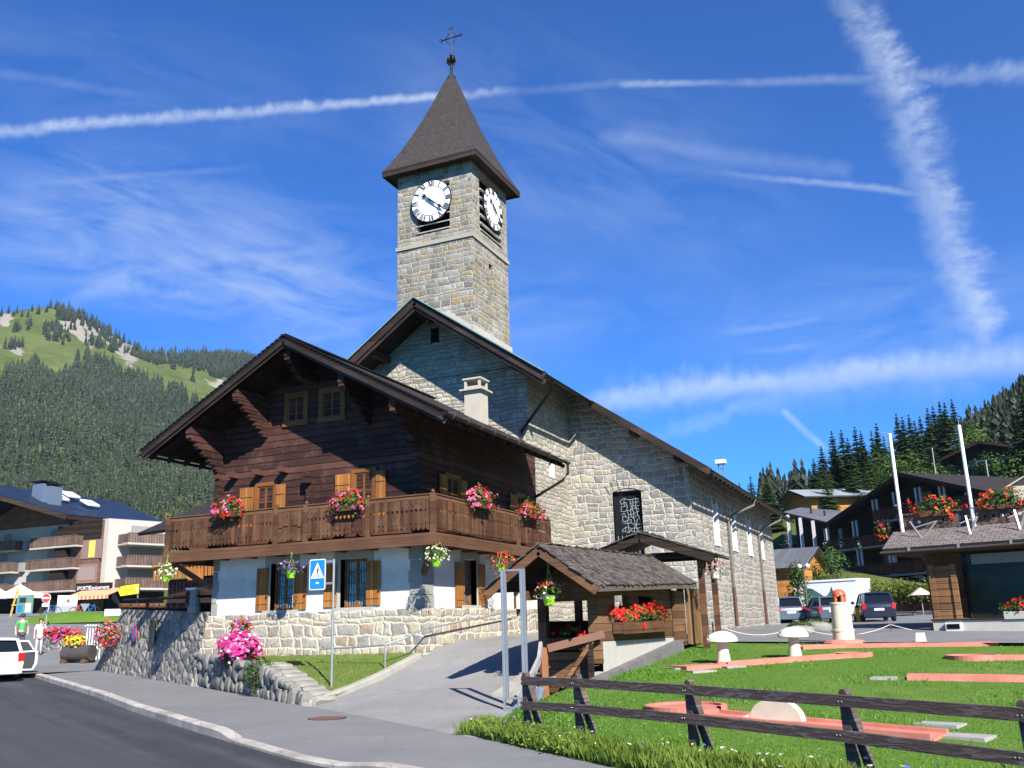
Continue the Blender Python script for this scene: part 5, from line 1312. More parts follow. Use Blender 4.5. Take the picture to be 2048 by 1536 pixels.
cols_px = [(1052, 1353, 1418), (1155, 1356, 1424), (1379, 1369, 1446), (1690, 1389, 1482), (2048, 1414, 1529)]
tops = [at_plane(x, t, F0, nF) for x, t, b in cols_px]; bots = [at_plane(x, b, F0, nF) for x, t, b in cols_px]
ext = lambda L: L+[L[-1]+(L[-1]-L[-2])*1.3]
tops, bots = ext(tops), ext(bots)
for i in range(len(tops)-1):
    for nm, P, sg_ in (('top_rail', tops, -1), ('lower_rail', bots, 1)):
        mb = MB(); h = .115; a, b = P[i]+Vector((0, 0, sg_*h/2))-nF*.075, P[i+1]+Vector((0, 0, sg_*h/2))-nF*.075
        g = dF*.003; mb.beam(a+g, b-g, .055, h); mb.build('rail', M_fence, fence)
for i, (T_, B_) in enumerate(zip(tops, bots)):
    if i == 4: T_ = tops[4]
    mb = MB(); base = Vector((T_.x, T_.y, -.12)); mb.beam(base+dF*.02, T_+Vector((0, 0, .0)), .10, .09, nF); hd = T_+Vector((0, 0, .012)); mb.tube([hd-nF*.045, hd+nF*.045], .048, 10); mb.build('post', M_fence, fence)
    mb = MB(); mb.beam(T_+nF*.08+Vector((0, 0, -.16)), base+nF*.2+dF*.13, .075, .09, nF); mb.build('brace', M_fence, fence)
    for P in (T_+Vector((0, 0, -.065)), B_+Vector((0, 0, .065))):
        mb = MB()
        for dx in (-.02, .02): mb.lathe([(.008, 0), (.006, .004)], P+dF*dx-nF*.103, 6, Matrix((dF, Vector((0, 0, 1)), -nF)).transposed())
        mb.build('bolts', M_zinc, fence)

# ================================================================== WASH HOUSE
M_shake = mat('weathered_shakes', lambda k, b: (lambda v: (k.mix(k.mr(k.m('ADD', k.m('MULTIPLY', k.noise(v, 3, 4, .7), .5), k.m('MULTIPLY', k.n('ShaderNodeNewGeometry').outputs['Random Per Island'], .5)), .25, .75), (.04, .034, .03), (.135, .115, .10)), k.bump(k.noise(k.vm('MULTIPLY', v, (6, 6, 40)), 3, 4), .6, .01)))(k.coord()), rough=.92, spec=.15)
def shakes(parent, A, B, Cc2, D, rows, name='shingles', w=.11, th=.022, seed=1):
    """split-wood shingles laid from eave A-B up to ridge D-C"""
    A, B, Cc2, D = map(Vector, (A, B, Cc2, D)); r = random.Random(seed); mb = MB()
    up = ((D-A)+(Cc2-B)).normalized(); al = (B-A).normalized(); nn = al.cross(up).normalized(); nn = nn if nn.z > 0 else -nn
    for j in range(rows):
        l, q = A.lerp(D, j/rows), B.lerp(Cc2, j/rows); L = (q-l).length; x = r.uniform(-.05, 0); H = (D-A).length/rows
        while x < L:
            ww = r.uniform(.7, 1.4)*w; c = l+(q-l).normalized()*(x+ww/2)+up*(H*.75+r.uniform(-.03, .03))+nn*(.02+r.uniform(0, .014))
            R = Matrix((al, up, nn)).transposed() @ Matrix.Rotation(-.055+r.uniform(-.03, .03), 3, 'X') @ Matrix.Rotation(r.uniform(-.05, .05), 3, 'Z')
            mb.box(c, (ww*.96, H*1.75, th*r.uniform(.7, 1.4)), R); x += ww
    return mb.build(name, M_shake, parent)
M_plank = wood('warm_planks', (.09, .042, .018), (.22, .115, .055), .19, gap=.008, weather=(.12, .08, .06))
M_upright = wood('honey_boards', (.15, .075, .028), (.32, .18, .075), .12, True, gap=.01, weather=(.22, .17, .12))
HX0, HX1, HY0, HY1 = -8.3, -6.88, 19.8, 26.3
wh = thing('wash_house', 'small open timber wash house with a shaggy shingle roof', 'shelter', (-7.6, 23, .5))
e0, e1 = at_x(1190, 1172, -6.35), at_x(1393, 1168, -6.35); r0_, r1_ = at_x(1100, 1094, -7.62), at_x(1312, 1118, -7.62)
l0 = Vector((-8.9, e0.y, e0.z+.0)); l1 = Vector((-8.9, e1.y, e1.z))
e0.y = r0_.y = l0.y = min(e0.y, r0_.y)+.1; r1_.y = e1.y
r1_.z = at_x(1312, 1118, -7.62).z
mb = MB(); mb.slab(r0_, r1_, e1, e0, .05); mb.slab(r1_, r0_, l0, l1, .05); mb.uv = {}
rf = mb.build('roof_boards', M_dark, wh)
shakes(rf, e0, e1, r1_, r0_, 15, seed=2); shakes(rf, l1, l0, r0_, r1_, 12, seed=3)
mb = MB()
for s2, e in ((1, e0), (-1, l0)): mb.beam(r0_+Vector((0, .03, -.13)), e+Vector((0, .03, -.1)), .06, .17)
mb.build('verge_board', M_brown, rf)
mb = MB(); mb.beam(e0+Vector((-.04, 0, -.06)), e1+Vector((-.04, 0, -.06)), .08, .1); mb.build('eave_edge', M_shake, rf)
pz = at_x(1200, 1327, HX1).z
def hpost(x, y, z0, z1, w=.2, m=M_brown, nm='post'):
    mb = MB(); mb.bx(x-w/2, x+w/2, y-w/2, y+w/2, z0, z1); return mb.build(nm, m, wh)
ez_ = e0.z-.12
hpost(HX1-.1, HY0+.1, pz, ez_+.05, .24, M_plank); hpost(HX0+.1, HY0+.1, .5, ez_+.05, .2); hpost(HX0+.1, HY1-.1, .9, ez_+.25); hpost(HX0+.1, 22.2, .9, ez_+.1, .16); hpost(HX0+.1, 24.4, .9, ez_+.1, .16)
mb = MB()
for a, b in (((HX0, HY0+.1, ez_-.02), (HX1, HY0+.1, ez_-.02)), ((HX0+.1, HY0-1.0, ez_+.0), (HX0+.1, HY1, ez_+.3)), ((HX1-.1, HY0-1.0, ez_), (HX1-.1, HY1, ez_+.3))):
    mb = MB(); mb.beam(a, b, .17, .2); mb.build('plate_beam', M_brown, wh)
mb = MB(); mb.prism([(HX0, HY0+.03, ez_+.08), (HX1, HY0+.03, ez_+.08), ((HX0+HX1)/2, HY0+.03, r0_.z-.15)], (0, .06, 0)); fix_normals(mb.build('gable_boards', M_brown, wh))
pzt = lambda y: lerp(at_x(1210, 1283, HX1).z, at_x(1345, 1276, HX1).z, (y-HY0)/(HY1-HY0))
# right wall with two openings
y1_, y2_, y3_, y4_ = at_x(1228, 1220, HX1).y, at_x(1258, 1220, HX1).y, at_x(1278, 1220, HX1).y, at_x(1310, 1220, HX1).y
zo0, zo1 = at_x(1250, 1246, HX1).z, at_x(1250, 1190, HX1).z
mb = MB(); holed(mb, (HX1, 0, 0), (0, 1, 0), (1, 0, 0), HY0+.22, HY1, 1.05, ez_+.2, [(y1_, y2_, zo0, zo1), (y3_, y4_, zo0, zo1)], .1); mb.build('plank_wall', M_plank, wh)
mb = MB(); mb.quad((HX0+.02, HY1-.05, .5), (HX1, HY1-.05, .5), (HX1, HY1-.05, ez_+.3), (HX0+.02, HY1-.05, ez_+.3)); mb.bx(HX0+.05, HX0+.13, HY0+.3, HY1-.2, .5, 1.72); mb.build('rear_boards', M_dark, wh)
mb = MB(); mb.add([(HX1+.01, HY0+.2, .3), (HX1+.01, HY1+.3, .3), (HX1+.01, HY1+.3, pzt(HY1)), (HX1+.01, HY0+.2, pzt(HY0))], [(0, 1, 2, 3)]); mb.bx(HX0, HX1, HY0+.08, HY1, .2, .62); mb.build('plinth', M_conc, wh)
def ramp_z(y): return lerp(.5, 1.16, (y-19.0)/7.2)
mb = MB(); mb.add([(HX1+.24, 19.0, .1), (HX1+.24, 26.3, .5), (HX1+.24, 26.3, 1.14), (HX1+.24, 19.0, .52), (HX1+.0, 19.0, .1), (HX1+.0, 26.3, .5), (HX1+.0, 26.3, 1.14), (HX1+.0, 19.0, .52)], [(0, 1, 2, 3), (4, 7, 6, 5), (3, 2, 6, 7), (0, 3, 7, 4), (1, 5, 6, 2)]); fix_normals(mb.build('ramp_kerb', plain('stained_concrete', (.13, .125, .12), .9, .3, scale=3), wh))
mb = MB(); mb.bx(HX0+.2, HX1-.22, HY0-.02, HY0+.1, .2, 1.05); mb.build('front_boards', M_plank, wh)
mb = MB(); mb.prism([(-8.7, 18.15, -.05), (-8.7, 18.15, .3), (-8.7, 19.75, .62), (-8.7, 19.75, -.05)], (.42, 0, 0)); fix_normals(mb.build('kerb_block', plain('old_concrete', (.3, .285, .24), .9, .25, scale=3, bump=.01), wh))
def planter(label, p, sz, cols, fr_, n=260, along='x', clump=None):
    t = thing('flower_box', label, 'flower box', p, 0)
    mb = MB(); x, y, z = sz; mb.bx(-x/2, x/2, -y/2, y/2, -z, 0)
    k2 = int(max(x, y)/.1)
    for i in range(k2+1):
        u = -max(x, y)/2+.02+i*(max(x, y)-.04)/k2
        if along == 'x': mb.box((u, -y/2-.006, -z/2), (.07, .012, z*1.12))
        else: mb.box((x/2+.006, u, -z/2), (.012, .07, z*1.12))
    mb.build('trough', M_plank, t, local=True); bouquet(t, Vector(p)+Vector((0, 0, fr_[2]*.55)), fr_, cols, n, n, .09, .042, -.4, 6); return t
ya, yb_ = at_x(1236, 1250, HX1+.15).y, at_x(1334, 1250, HX1+.15).y; zt_ = at_x(1285, 1243, HX1+.15).z
planter('long flower box of bright red geraniums on the wash house side', ((HX1+.15), (ya+yb_)/2, zt_), (.24, yb_-ya, .25), [('red', 1)], (.2, (yb_-ya)*.48, .24), 520, 'y')
px_ = at_y(1140, 1278, HY0-.15)
planter('flower box with a single red geranium at the wash house front', (px_.x, HY0-.15, px_.z+.02), (.95, .24, .24), [('red', 1)], (.3, .12, .16), 60)
hanging('red, white and violet flowers hanging in the wash house gable', at_y(1098, 1192, HY0-1.15), [('red', 5), ('white', 3), ('purple', 1)], .6, .31)
# tall board screen behind
ys0, ys1 = at_x(1377, 1240, -6.72).y, at_x(1412, 1240, -6.72).y; zs0, zs1 = at_x(1395, 1288, -6.72).z, at_x(1395, 1178, -6.72).z
sc = thing('board_screen', 'upright honey coloured board screen beside the wash house', 'wooden screen', (-6.72, (ys0+ys1)/2, zs0))
mb = MB(); n = 9; w = (ys1-ys0)/n
for i in range(n): mb.bx(-6.78+.004*(i % 3), -6.72+.006*(i % 2), ys0+i*w+.004, ys0+(i+1)*w-.004, zs0+.05*random.random(), zs1)
mb.build('boards', M_upright, sc); mb = MB(); mb.bx(-6.95, -6.79, ys0-.25, ys0-.05, zs0, zs1+.2); mb.build('post', M_brown, sc)
mb = MB(); mb.bx(-6.86, -6.76, ys0-1.25, ys0-.3, zs0+.1, zs1-.1); mb.build('side_boards', M_plank, sc)
# lych gate
lgc = at_d(1278, 1066, 27.6); LG = thing('lych_gate', 'shingled gable roof on timber posts behind the wash house', 'shelter', (lgc.x, lgc.y, 1.2))
gx, gy, gz = lgc; ge1 = at_y(1424, 1108, gy+.1); ge0 = Vector((gx-(ge1.x-gx)*1.02, gy, ge1.z)); Lg = 2.6
mb = MB(); R_, E1_, E0_ = Vector((gx, gy, gz)), Vector((ge1.x, gy, ge1.z)), ge0; dy = Vector((0, Lg, 0))
mb.slab(R_, R_+dy, E1_+dy, E1_, .05); mb.slab(R_+dy, R_, E0_, E0_+dy, .05); mb.uv = {}; rf = mb.build('roof_boards', M_dark, LG)
shakes(rf, E1_, E1_+dy, R_+dy, R_, 12, seed=5); shakes(rf, E0_+dy, E0_, R_, R_+dy, 12, seed=6)
mb = MB(); mb.beam(R_+Vector((0, .02, -.15)), E1_+Vector((0, .02, -.13)), .06, .22); mb.beam(R_+Vector((0, .02, -.15)), E0_+Vector((0, .02, -.13)), .06, .22); mb.build('verge_board', M_dark, rf)
for x in (E1_.x-.45, E0_.x+.45):
    for y in (gy+.5, gy+Lg-.4):
        mb = MB(); mb.bx(x-.08, x+.08, y-.08, y+.08, .8, ge1.z-.02); mb.build('post', M_brown, LG)
    mb = MB(); mb.beam((x, gy+.1, ge1.z-.05), (x, gy+Lg-.1, ge1.z-.05), .15, .17); mb.build('plate_beam', M_dark, LG)
    for sy in (1, -1):
        mb = MB(); yy = gy+.5 if sy > 0 else gy+Lg-.4; mb.beam((x, yy, ge1.z-.75), (x, yy+sy*.6, ge1.z-.1), .09, .1); mb.build('brace', M_brown, LG)
for y in (gy+.5, gy+Lg-.4): mb = MB(); mb.beam((E0_.x+.3, y, ge1.z+.06), (E1_.x-.3, y, ge1.z+.06), .15, .17); mb.build('tie_beam', M_dark, LG)
hanging('red and pink flowers in a white pot hanging by the church wall', (E1_.x-.1, gy+.75, at_y(1424, 1143, gy+.7).z), [('red', 3), ('pink', 3), ('white', 2)], .55, .4, 'white')
# brown handrail in front of the wash house
bh = thing('wooden_barrier', 'short brown timber barrier with an orange post before the wash house', 'barrier', (-7.4, 18.9, 0))
M_opost = plain('orange_post', (.33, .14, .06), .7, .12, scale=3)
pA = at_y(1089, 1297, 18.95); pB = at_y(1208, 1268, 18.95+.75)
mb = MB(); mb.beam((pA.x, 18.95, -.1), (pA.x, 18.95, pA.z+.02), .12, .1); mb.build('post', M_opost, bh)
mb = MB(); mb.beam(pA+Vector((.07, .0, .0)), pB, .06, .16); mb.build('rail', plain('brown_rail', (.15, .065, .036), .65, .12, scale=3), bh)
mb = MB(); mb.beam((pB.x-.28, pB.y-.14, .2), (pB.x-.28, pB.y-.14, pB.z-.1), .11, .1); mb.build('post', M_dark, bh)
mb = MB(); mb.beam((pB.x-.24, pB.y-.1, pB.z-.12), (pB.x-.85, pB.y-.5, .35), .09, .09); mb.build('brace', M_plank, bh)
gr = thing('curved_handrail', 'weathered grey curved handrail running from driveway to wash house', 'handrail', (-8.3, 18.5, .2))
c3 = [at_d(1082, 1288, 19.6), at_d(1078, 1320, 19.2), at_d(1066, 1346, 18.8), at_d(1050, 1372, 18.3), at_d(1030, 1405, 17.8)]
mb = MB()
for a, b in zip(c3, c3[1:]): mb.beam(a, b, .07, .14)
mb.build('rail', plain('grey_weathered_wood', (.27, .26, .25), .85, .15), gr); mb = MB(); mb.beam((c3[2].x, c3[2].y, 0), c3[2], .08, .08); mb.build('post', M_grave, gr)
# ================================================================== MINIGOLF
def LP(px, py, dz=0.):
    n = Vector((.02, -.05, 1)); p0 = Vector((-3, 11.5, dz)); return at_plane(px, py, p0, n)
def lz(x, y): return lawn_z(x, y)
def pinkmat(k, b):
    v = k.coord(); n = k.noise(v, 1.5, 5, .6); n2 = k.noise(v, 25, 3)
    c = k.mix(k.mr(n, .3, .7), (.44, .125, .085), (.56, .21, .155)); c = k.mix(k.mr(k.noise(v, 4, 5, .7), .52, .7, 0., .65), c, (.30, .15, .115)); return k.mix(k.mr(k.noise(v, 14, 5, .75), .6, .7, 0., .6), c, (.17, .12, .09)), k.bump(n2, .3, .004)
M_pink = mat('pink_concrete', pinkmat, rough=.85)
M_slab = plain('grey_paving_slab', (.3, .29, .27), .9, .15, scale=4)
M_ivory = plain('ivory_paint', (.62, .56, .42), .65, .14, scale=3)
M_ivory2 = plain('white_mushroom_paint', (.72, .69, .62), .7, .16, scale=4)
LANES = []
def lane(label, pts, w, circ=None, slabs=(), bh=.065, gap=()):
    P = [Vector((*LP(*p).xy, 0)) for p in pts]
    for p in P: p.z = lz(p.x, p.y)
    for a, b in zip(P, P[1:]): LANES.append((tuple(a), tuple(b), w/2+.05))
    if circ: c = LP(*circ[0]); LANES.append((tuple(c), tuple(c), circ[1]+.05))
    for q in slabs or (): c = LP(*q[0]); LANES.append((tuple(c), tuple(c), .25))
    t = thing('minigolf_lane', label, 'minigolf lane', P[0], 0, 'pink minigolf lanes')
    mb = MB()
    for a, b in zip(P, P[1:]):
        d = (b-a).normalized(); mb.beam(a-d*.02+Vector((0, 0, -.06)), b+d*.02+Vector((0, 0, -.06)), w-.02, .2)
    if circ: c, r = Vector((*LP(*circ[0]).xy, 0)), circ[1]; c.z = lz(c.x, c.y); mb.lathe([(r, -.15), (r, .046), (.0, .05)], c, 36)
    mb.build('floor', M_pink, t)
    for a, b in zip(P, P[1:]):
        d = (b-a).normalized(); s2 = Vector((d.y, -d.x, 0)).normalized()
        for sg2 in (-1, 1):
            o = s2*(w/2*sg2); mb = MB(); mb.beam(a+o+Vector((0, 0, bh-.09)), b+o+Vector((0, 0, bh-.09)), .09, .22); mb.build('border', M_pink, t)
    if circ:
        mb = MB(); a0 = circ[2] if len(circ) > 2 else 0; sp_ = circ[3] if len(circ) > 3 else 2*pi; n = 36; rows = []
        for i in range(n+1):
            a = a0+sp_*i/n; rows.append([c+Vector((rr*cos(a), rr*sin(a), zz)) for rr, zz in ((r+.05, -.12), (r+.05, bh+.02), (r-.04, bh+.02), (r-.04, .0))])
        mb.grid(rows); fix_normals(mb.build('border', M_pink, t))
    for q, sx, sy, rz in slabs or ():
        c = LP(*q); mb = MB(); mb.box((c.x, c.y, lz(c.x, c.y)+.0), (sx, sy, .05), Matrix.Rotation(rz, 3, 'Z') @ Matrix.Rotation(.0, 3, 'X')); mb.build('paving_slab', M_slab, t)
    return t
def lane_dir(a, b): p, q = LP(*a), LP(*b); return atan2(q.y-p.y, q.x-p.x)
la = lane_dir((1400, 1334), (1690, 1314))
lane('pink lane under the two white mushrooms, narrow with a ring end', [(1445, 1332), (1700, 1313)], .42, ((1706, 1311.5), .42, 0, 2*pi), [((1362, 1337), .55, .5, la), ((1462, 1334), .5, .5, la), ((1400, 1343), .6, .45, la)])
mb_t = thing('tee_pad', 'wide pink starting pad before the nearest white mushroom', 'minigolf pad', LP(1400, 1335)); mb = MB(); mb.box((0, 0, .0), (1.25, .75, .12), Matrix.Rotation(la+.1, 3, 'Z')); mb.build('pad', M_pink, mb_t, local=True)
lane('long pink lane at the far edge of the lawn running right from the lighthouse', [(1600, 1297), (1700, 1294), (1992, 1290)], .5)
lane('pink lane with a ring end at the right edge of the lawn', [(1955, 1318), (2100, 1318)], .6, ((1945, 1317), .55, 0, 2*pi))
lane('straight pink lane in the middle of the lawn cut by the right edge', [(1815, 1357), (2140, 1362)], .55, None, [((1768, 1357), .5, .55, 0.)])
le = lane_dir((1420, 1432), (1885, 1478))
lane('near pink lane behind the fence with a big round end and a cream disc', [(1420, 1434), (1560, 1448), (1880, 1477)], .62, ((1372, 1420), .62, -.35, 2*pi-.55), [((1925, 1474), .7, .45, le), ((1880, 1450), .6, .4, le)])
c = LP(1556, 1447); t = thing('disc_obstacle', 'cream half disc standing across the near pink lane', 'minigolf obstacle', (c.x, c.y, lz(c.x, c.y)+.05))
R_ = Matrix.Rotation(le, 3, 'Z')
mb = MB(); poly = [R_ @ Vector((.42*cos(a), -.07, .30*sin(a))) for a in [i*pi/16 for i in range(17)]]; mb.prism(poly, R_ @ Vector((0, .14, 0))); fix_normals(mb.build('disc', M_ivory, t, local=True))
mb = MB(); mb.prism([R_ @ Vector(q) for q in ((-.62, -.06, 0), (-.36, -.06, 0), (-.36, -.06, .1))], R_ @ Vector((0, .4, 0))); fix_normals(mb.build('wedge', M_ivory2, t, local=True))
def mushroom(label, px, py):
    c = LP(px, py); c.z = lz(c.x, c.y)
    t = thing('mushroom', label, 'minigolf mushroom', c, 0, 'white mushrooms of the minigolf course')
    mb = MB(); mb.lathe([(.17, 0), (.165, .1), (.135, .3), (.125, .5), (.13, .55)], (0, 0, 0), 20); mb.build('stem', M_ivory, t, local=True, smooth=True)
    mb = MB(); mb.lathe([(.10, .5), (.36, .51), (.375, .53), (.365, .58), (.32, .65), (.24, .71), (.13, .75), (.0, .765)], (0, 0, 0), 28); mb.build('cap', M_ivory2, t, local=True, smooth=True)
    mb = MB(); rs = random.Random(4)
    for i in range(26):
        a = pi+rs.uniform(-.9, .9); z = rs.uniform(.56, .68); r = .37*sqrt(max(.05, 1-((z-.52)/.25)**2)); mb.lathe([(.028, -.02), (.028, .0), (.02, .012), (0, .014)], (r*cos(a), r*sin(a), z), 8, Vector((cos(a), sin(a), .5)).to_track_quat('Z', 'Y').to_matrix())
    mb.build('knobs', M_ivory, t, local=True, smooth=True)
mushroom('left white mushroom of the minigolf lane, nearer the wash house', 1448, 1328); mushroom('right white mushroom standing halfway along the pink lane', 1591, 1317)
c = LP(1689, 1288); c.z = lz(c.x, c.y)
t = thing('lighthouse', 'cream miniature lighthouse with a red lantern on the lawn', 'minigolf lighthouse', c)
mb = MB(); mb.lathe([(.3, .05), (.3, .34), (.315, .35), (.315, .4), (.285, .41), (.27, 1.1), (.285, 1.11), (.285, 1.16), (.25, 1.17)], (0, 0, 0), 24); mb.build('tower', M_ivory, t, local=True, smooth=True)
mb = MB(); mb.lathe([(.62, -.08), (.6, .04), (.5, .1), (.34, .13), (.3, .13)], (0, 0, 0), 9); mb.build('base', M_pink, t, local=True)
M_redp = plain('red_lantern_paint', (.55, .10, .035), .5, .08)
mb = MB()
for i in range(5): a = 2*pi*i/5+.2; mb.box((.15*cos(a), .15*sin(a), 1.27), (.075, .05, .24), Matrix.Rotation(a, 3, 'Z'))
mb.lathe([(.19, 1.37), (.185, 1.43), (.15, 1.49), (.08, 1.53), (.03, 1.54)], (0, 0, 0), 16); mb.build('lantern', M_redp, t, local=True, smooth=True)
mb = MB(); mb.lathe([(.06, 1.16), (.07, 1.25), (.05, 1.34)], (0, 0, 0), 10); mb.build('lamp', M_iron, t, local=True)
c = LP(1843, 1286); t = thing('lane_block', 'small white block on the far pink lane', 'minigolf block', (c.x, c.y, lz(c.x, c.y))); mb = MB(); mb.box((0, 0, .16), (.28, .2, .24), taper=.8); mb.build('block', M_ivory2, t, local=True); mb = MB(); mb.box((0, 0, .02), (.34, .26, .06)); mb.build('foot', M_pink, t, local=True)
# rope barrier along the lane
ra = thing('rope_barrier', 'thin posts with a slack pale rope along the back of the lawn', 'rope barrier', (0, 30, .9))
rp = [(1425, 1246, 28.6), (1592, 1252, 29.6), (1781, 1249, 31), (1990, 1262, 31.5), (2130, 1250, 32)]
for i, (a, b, d) in enumerate(rp):
    p = at_d(a, b, d); mb = MB(); mb.tube([(p.x, p.y, lawn_z(p.x, p.y)-.1), p+Vector((0, 0, .02))], .022, 6); mb.build('post', M_rust if i else M_brown, ra)
for (a, b) in zip(rp, rp[1:]):
    A, B = at_d(*a), at_d(*b); mb = MB(); mb.tube([A.lerp(B, s/10)+Vector((0, 0, -.32*4*(s/10)*(1-s/10)*(.7 if a[0] > 1600 else 1))) for s in range(11)], .013, 5); mb.build('rope', plain('pale_rope', (.5, .47, .4), .8), ra, smooth=True)
# boulders with plants beside the lot
M_rock = plain('boulder', (.2, .19, .17), .9, .3, scale=2, bump=.05)
for i, (px, py, d, s, lab) in enumerate(((1600, 1250, 31.5, (1.0, .7, .42), 'grey boulder with grass tufts at the left of the rock heap'), (1632, 1246, 32.2, (1.1, .8, .5), 'larger grey boulder right behind the miniature lighthouse'))):
    p = at_d(px, py, d); p.z = lot_z(p.x, p.y)+s[2]*.3; t = thing('boulder', lab, 'boulder', p); mb = MB(); mb.stone((0, 0, 0), s, None, i+11); o = mb.build('rock', M_rock, t, local=True, smooth=True); o.modifiers.new('s', 'SUBSURF').render_levels = 2
    P, dd = cloud((0, 0, .12), (s[0]*.45, s[1]*.4, .22), 500, .4, 0); V, Fq = quads(P, (dd+unit(500))/2, rng.uniform(.06, .14, 500), rng.uniform(.02, .05, 500)); o = npmesh('tufts', V, Fq, M_bush); o.parent = t

# ================================================================== GRASS BLADES
M_blade = leafm('grass_blades', (.068, .165, .013), (.155, .30, .04), scale=.6, trans=.3)
M_weed = leafm('weed_leaves', (.06, .12, .012), (.24, .33, .055), scale=1.2, trans=.35)
def blades(P, h, w, lean=.35):
    n = len(P); a = rng.uniform(0, 2*pi, n); d = np.stack([np.cos(a), np.sin(a), np.zeros(n)], 1); e = np.stack([-np.sin(a), np.cos(a), np.zeros(n)], 1)
    h = h.reshape(-1, 1); tip = P+d*h*rng.uniform(0, lean, (n, 1))*1.6+np.array([[0, 0, 1.]])*h; mid = P+d*h*rng.uniform(0, lean*.4, (n, 1))+np.array([[0, 0, .55]])*h
    V = np.stack([P-e*w, P+e*w, mid+e*w*.8, tip], 1).reshape(-1, 3); return V, np.arange(4*n).reshape(-1, 4)
def lawn_pts(n):
    a = rng.random(n); out = np.zeros((n, 3))
    k2 = np.minimum((a*30).astype(int), 29); LFn = np.array([list(p) for p in LF]); LBn = np.array([list(p) for p in LB])
    u = rng.random(n)*34; i = u.astype(int); f = (u-i)[:, None]; A = LFn[i]*(1-f)+LFn[i+1]*f; B = LBn[i]*(1-f)+LBn[i+1]*f
    t = rng.random((n, 1))**1.5; P = A*(1-t)+B*t
    z = .05*(P[:, 1]-11.5)-.02*(P[:, 0]+3); d = np.linalg.norm(P[:, :2]-A[:, :2], axis=1); q = np.clip(d/2.2, 0, 1); q = q*q*(3-2*q)
    P[:, 2] = np.minimum(z, .02)*(1-q)+z*q+.01*np.sin(P[:, 0]*2.1)*np.sin(P[:, 1]*1.7); return P
def off_lanes(P):
    ok = np.ones(len(P), bool)
    for a, b, w in LANES:
        a2, b2 = np.array(a[:2]), np.array(b[:2]); d = b2-a2; L2 = max(1e-9, d @ d); t = np.clip(((P[:, :2]-a2) @ d)/L2, 0, 1); ok &= np.linalg.norm(P[:, :2]-a2-t[:, None]*d, axis=1) > w
    return P[ok]
P = off_lanes(lawn_pts(110000)); V, Fq = blades(P-np.array([[0, 0, .01]]), rng.uniform(.015, .045, len(P))*(1+.8*(np.sin(P[:, 0]*1.3)*np.sin(P[:, 1]*1.1+1) > .35)), .006, .6)
tag(npmesh('lawn_grass', V, Fq, M_blade), 'short green lawn grass between the pink lanes', 'grass', kind='stuff')
P = off_lanes(lawn_pts(900)); P[:, 2] += .05; V, Fq = petals(P, np.tile([[0, 0, 1.]], (len(P), 1)), rng.uniform(.008, .018, len(P)))
tag(npmesh('lawn_daisies', V, Fq, petm('white')), 'tiny white clover flowers scattered over the lawn', 'flowers', kind='stuff')
# tall weeds along the fence foot
def strip(n, near=.0, far=.75, s0=-1.6, s1=8.5):
    s = rng.uniform(s0, s1, n); o = rng.uniform(near, far, n)
    e = np.interp(F0.x+dF.x*s, [p.x for p in LF], [p.y for p in LF])
    X = F0.x+dF.x*s+.3*o; Y = np.interp(X, [p.x for p in LF], [p.y for p in LF])+o; return np.stack([X, Y, np.zeros(n)+.0+.01*o], 1)
def frontz(P): return P
n = 42000; P = strip(n, -.06, 1.5); tall = np.exp(-((P[:, 1]-np.interp(P[:, 0], [p.x for p in LF], [p.y for p in LF])-.35)/.6)**2)
V, Fq = blades(P, rng.uniform(.03, .24, n)*(.3+tall), .0022, .3); tag(npmesh('tall_grass', V, Fq, M_weed), 'tall unmown grass growing along the fence foot', 'grass', kind='stuff')
n = 26000; P = strip(n, -.05, .9); P[:, 2] += rng.uniform(.01, .13, n); V, Fq = quads(P, (unit(n)+np.array([[0, -.4, 1.2]]))/2, rng.uniform(.012, .036, n), rng.uniform(.007, .018, n)); tag(npmesh('weeds', V, Fq, M_weed), 'bright green broad leaved weeds at the pavement edge', 'weeds', kind='stuff')
n = 60; cl = strip(n, 0, .5, -1.5, 1.4); P = np.repeat(cl, 40, 0)+rng.normal(size=(n*40, 3))*np.array([[.1, .1, .1]]); P[:, 2] = np.abs(P[:, 2])+.04; V, Fq = quads(P, (unit(len(P))+np.array([[0, -.4, 1.2]]))/2, rng.uniform(.03, .075, len(P)), rng.uniform(.015, .04, len(P))); tag(npmesh('leafy_weeds', V, Fq, M_weed), 'leafy weed clump round the end post of the fence', 'weeds', kind='stuff')
for col, n, sz, lab in (('white', 260, .016, 'small white meadow flowers among the tall grass'), ('yellow', 36, .018, 'small yellow meadow flowers among the tall grass'), ('blue', 22, .022, 'small blue cornflowers among the tall grass')):
    P = strip(n, .05, 1.2); P[:, 2] += rng.uniform(.08, .26, n); V, Fq = petals(P, (unit(n)*.5+np.array([[0, -.3, 1.]])), rng.uniform(.7, 1.3, n)*sz); tag(npmesh('meadow_flowers', V, Fq, petm(col)), lab, 'flowers', kind='stuff')
n = 5000; s = rng.random(n); t_ = rng.random(n); P = np.zeros((n, 3))
for i in range(n):
    k2 = min(int(t_[i]*(len(patch)-1)), len(patch)-2); f = t_[i]*(len(patch)-1)-k2; l, r = clerp(patch[k2][0], patch[k2+1][0], f), clerp(patch[k2][1], patch[k2+1][1], f); P[i] = clerp(l, r, s[i])
V, Fq = blades(P, rng.uniform(.02, .06, n), .006, .7); tag(npmesh('slope_grass', V, Fq, leafm('dry_blades', (.10, .15, .02), (.25, .27, .08), trans=.3)), 'dry short grass on the slope under the sign', 'grass', kind='stuff')

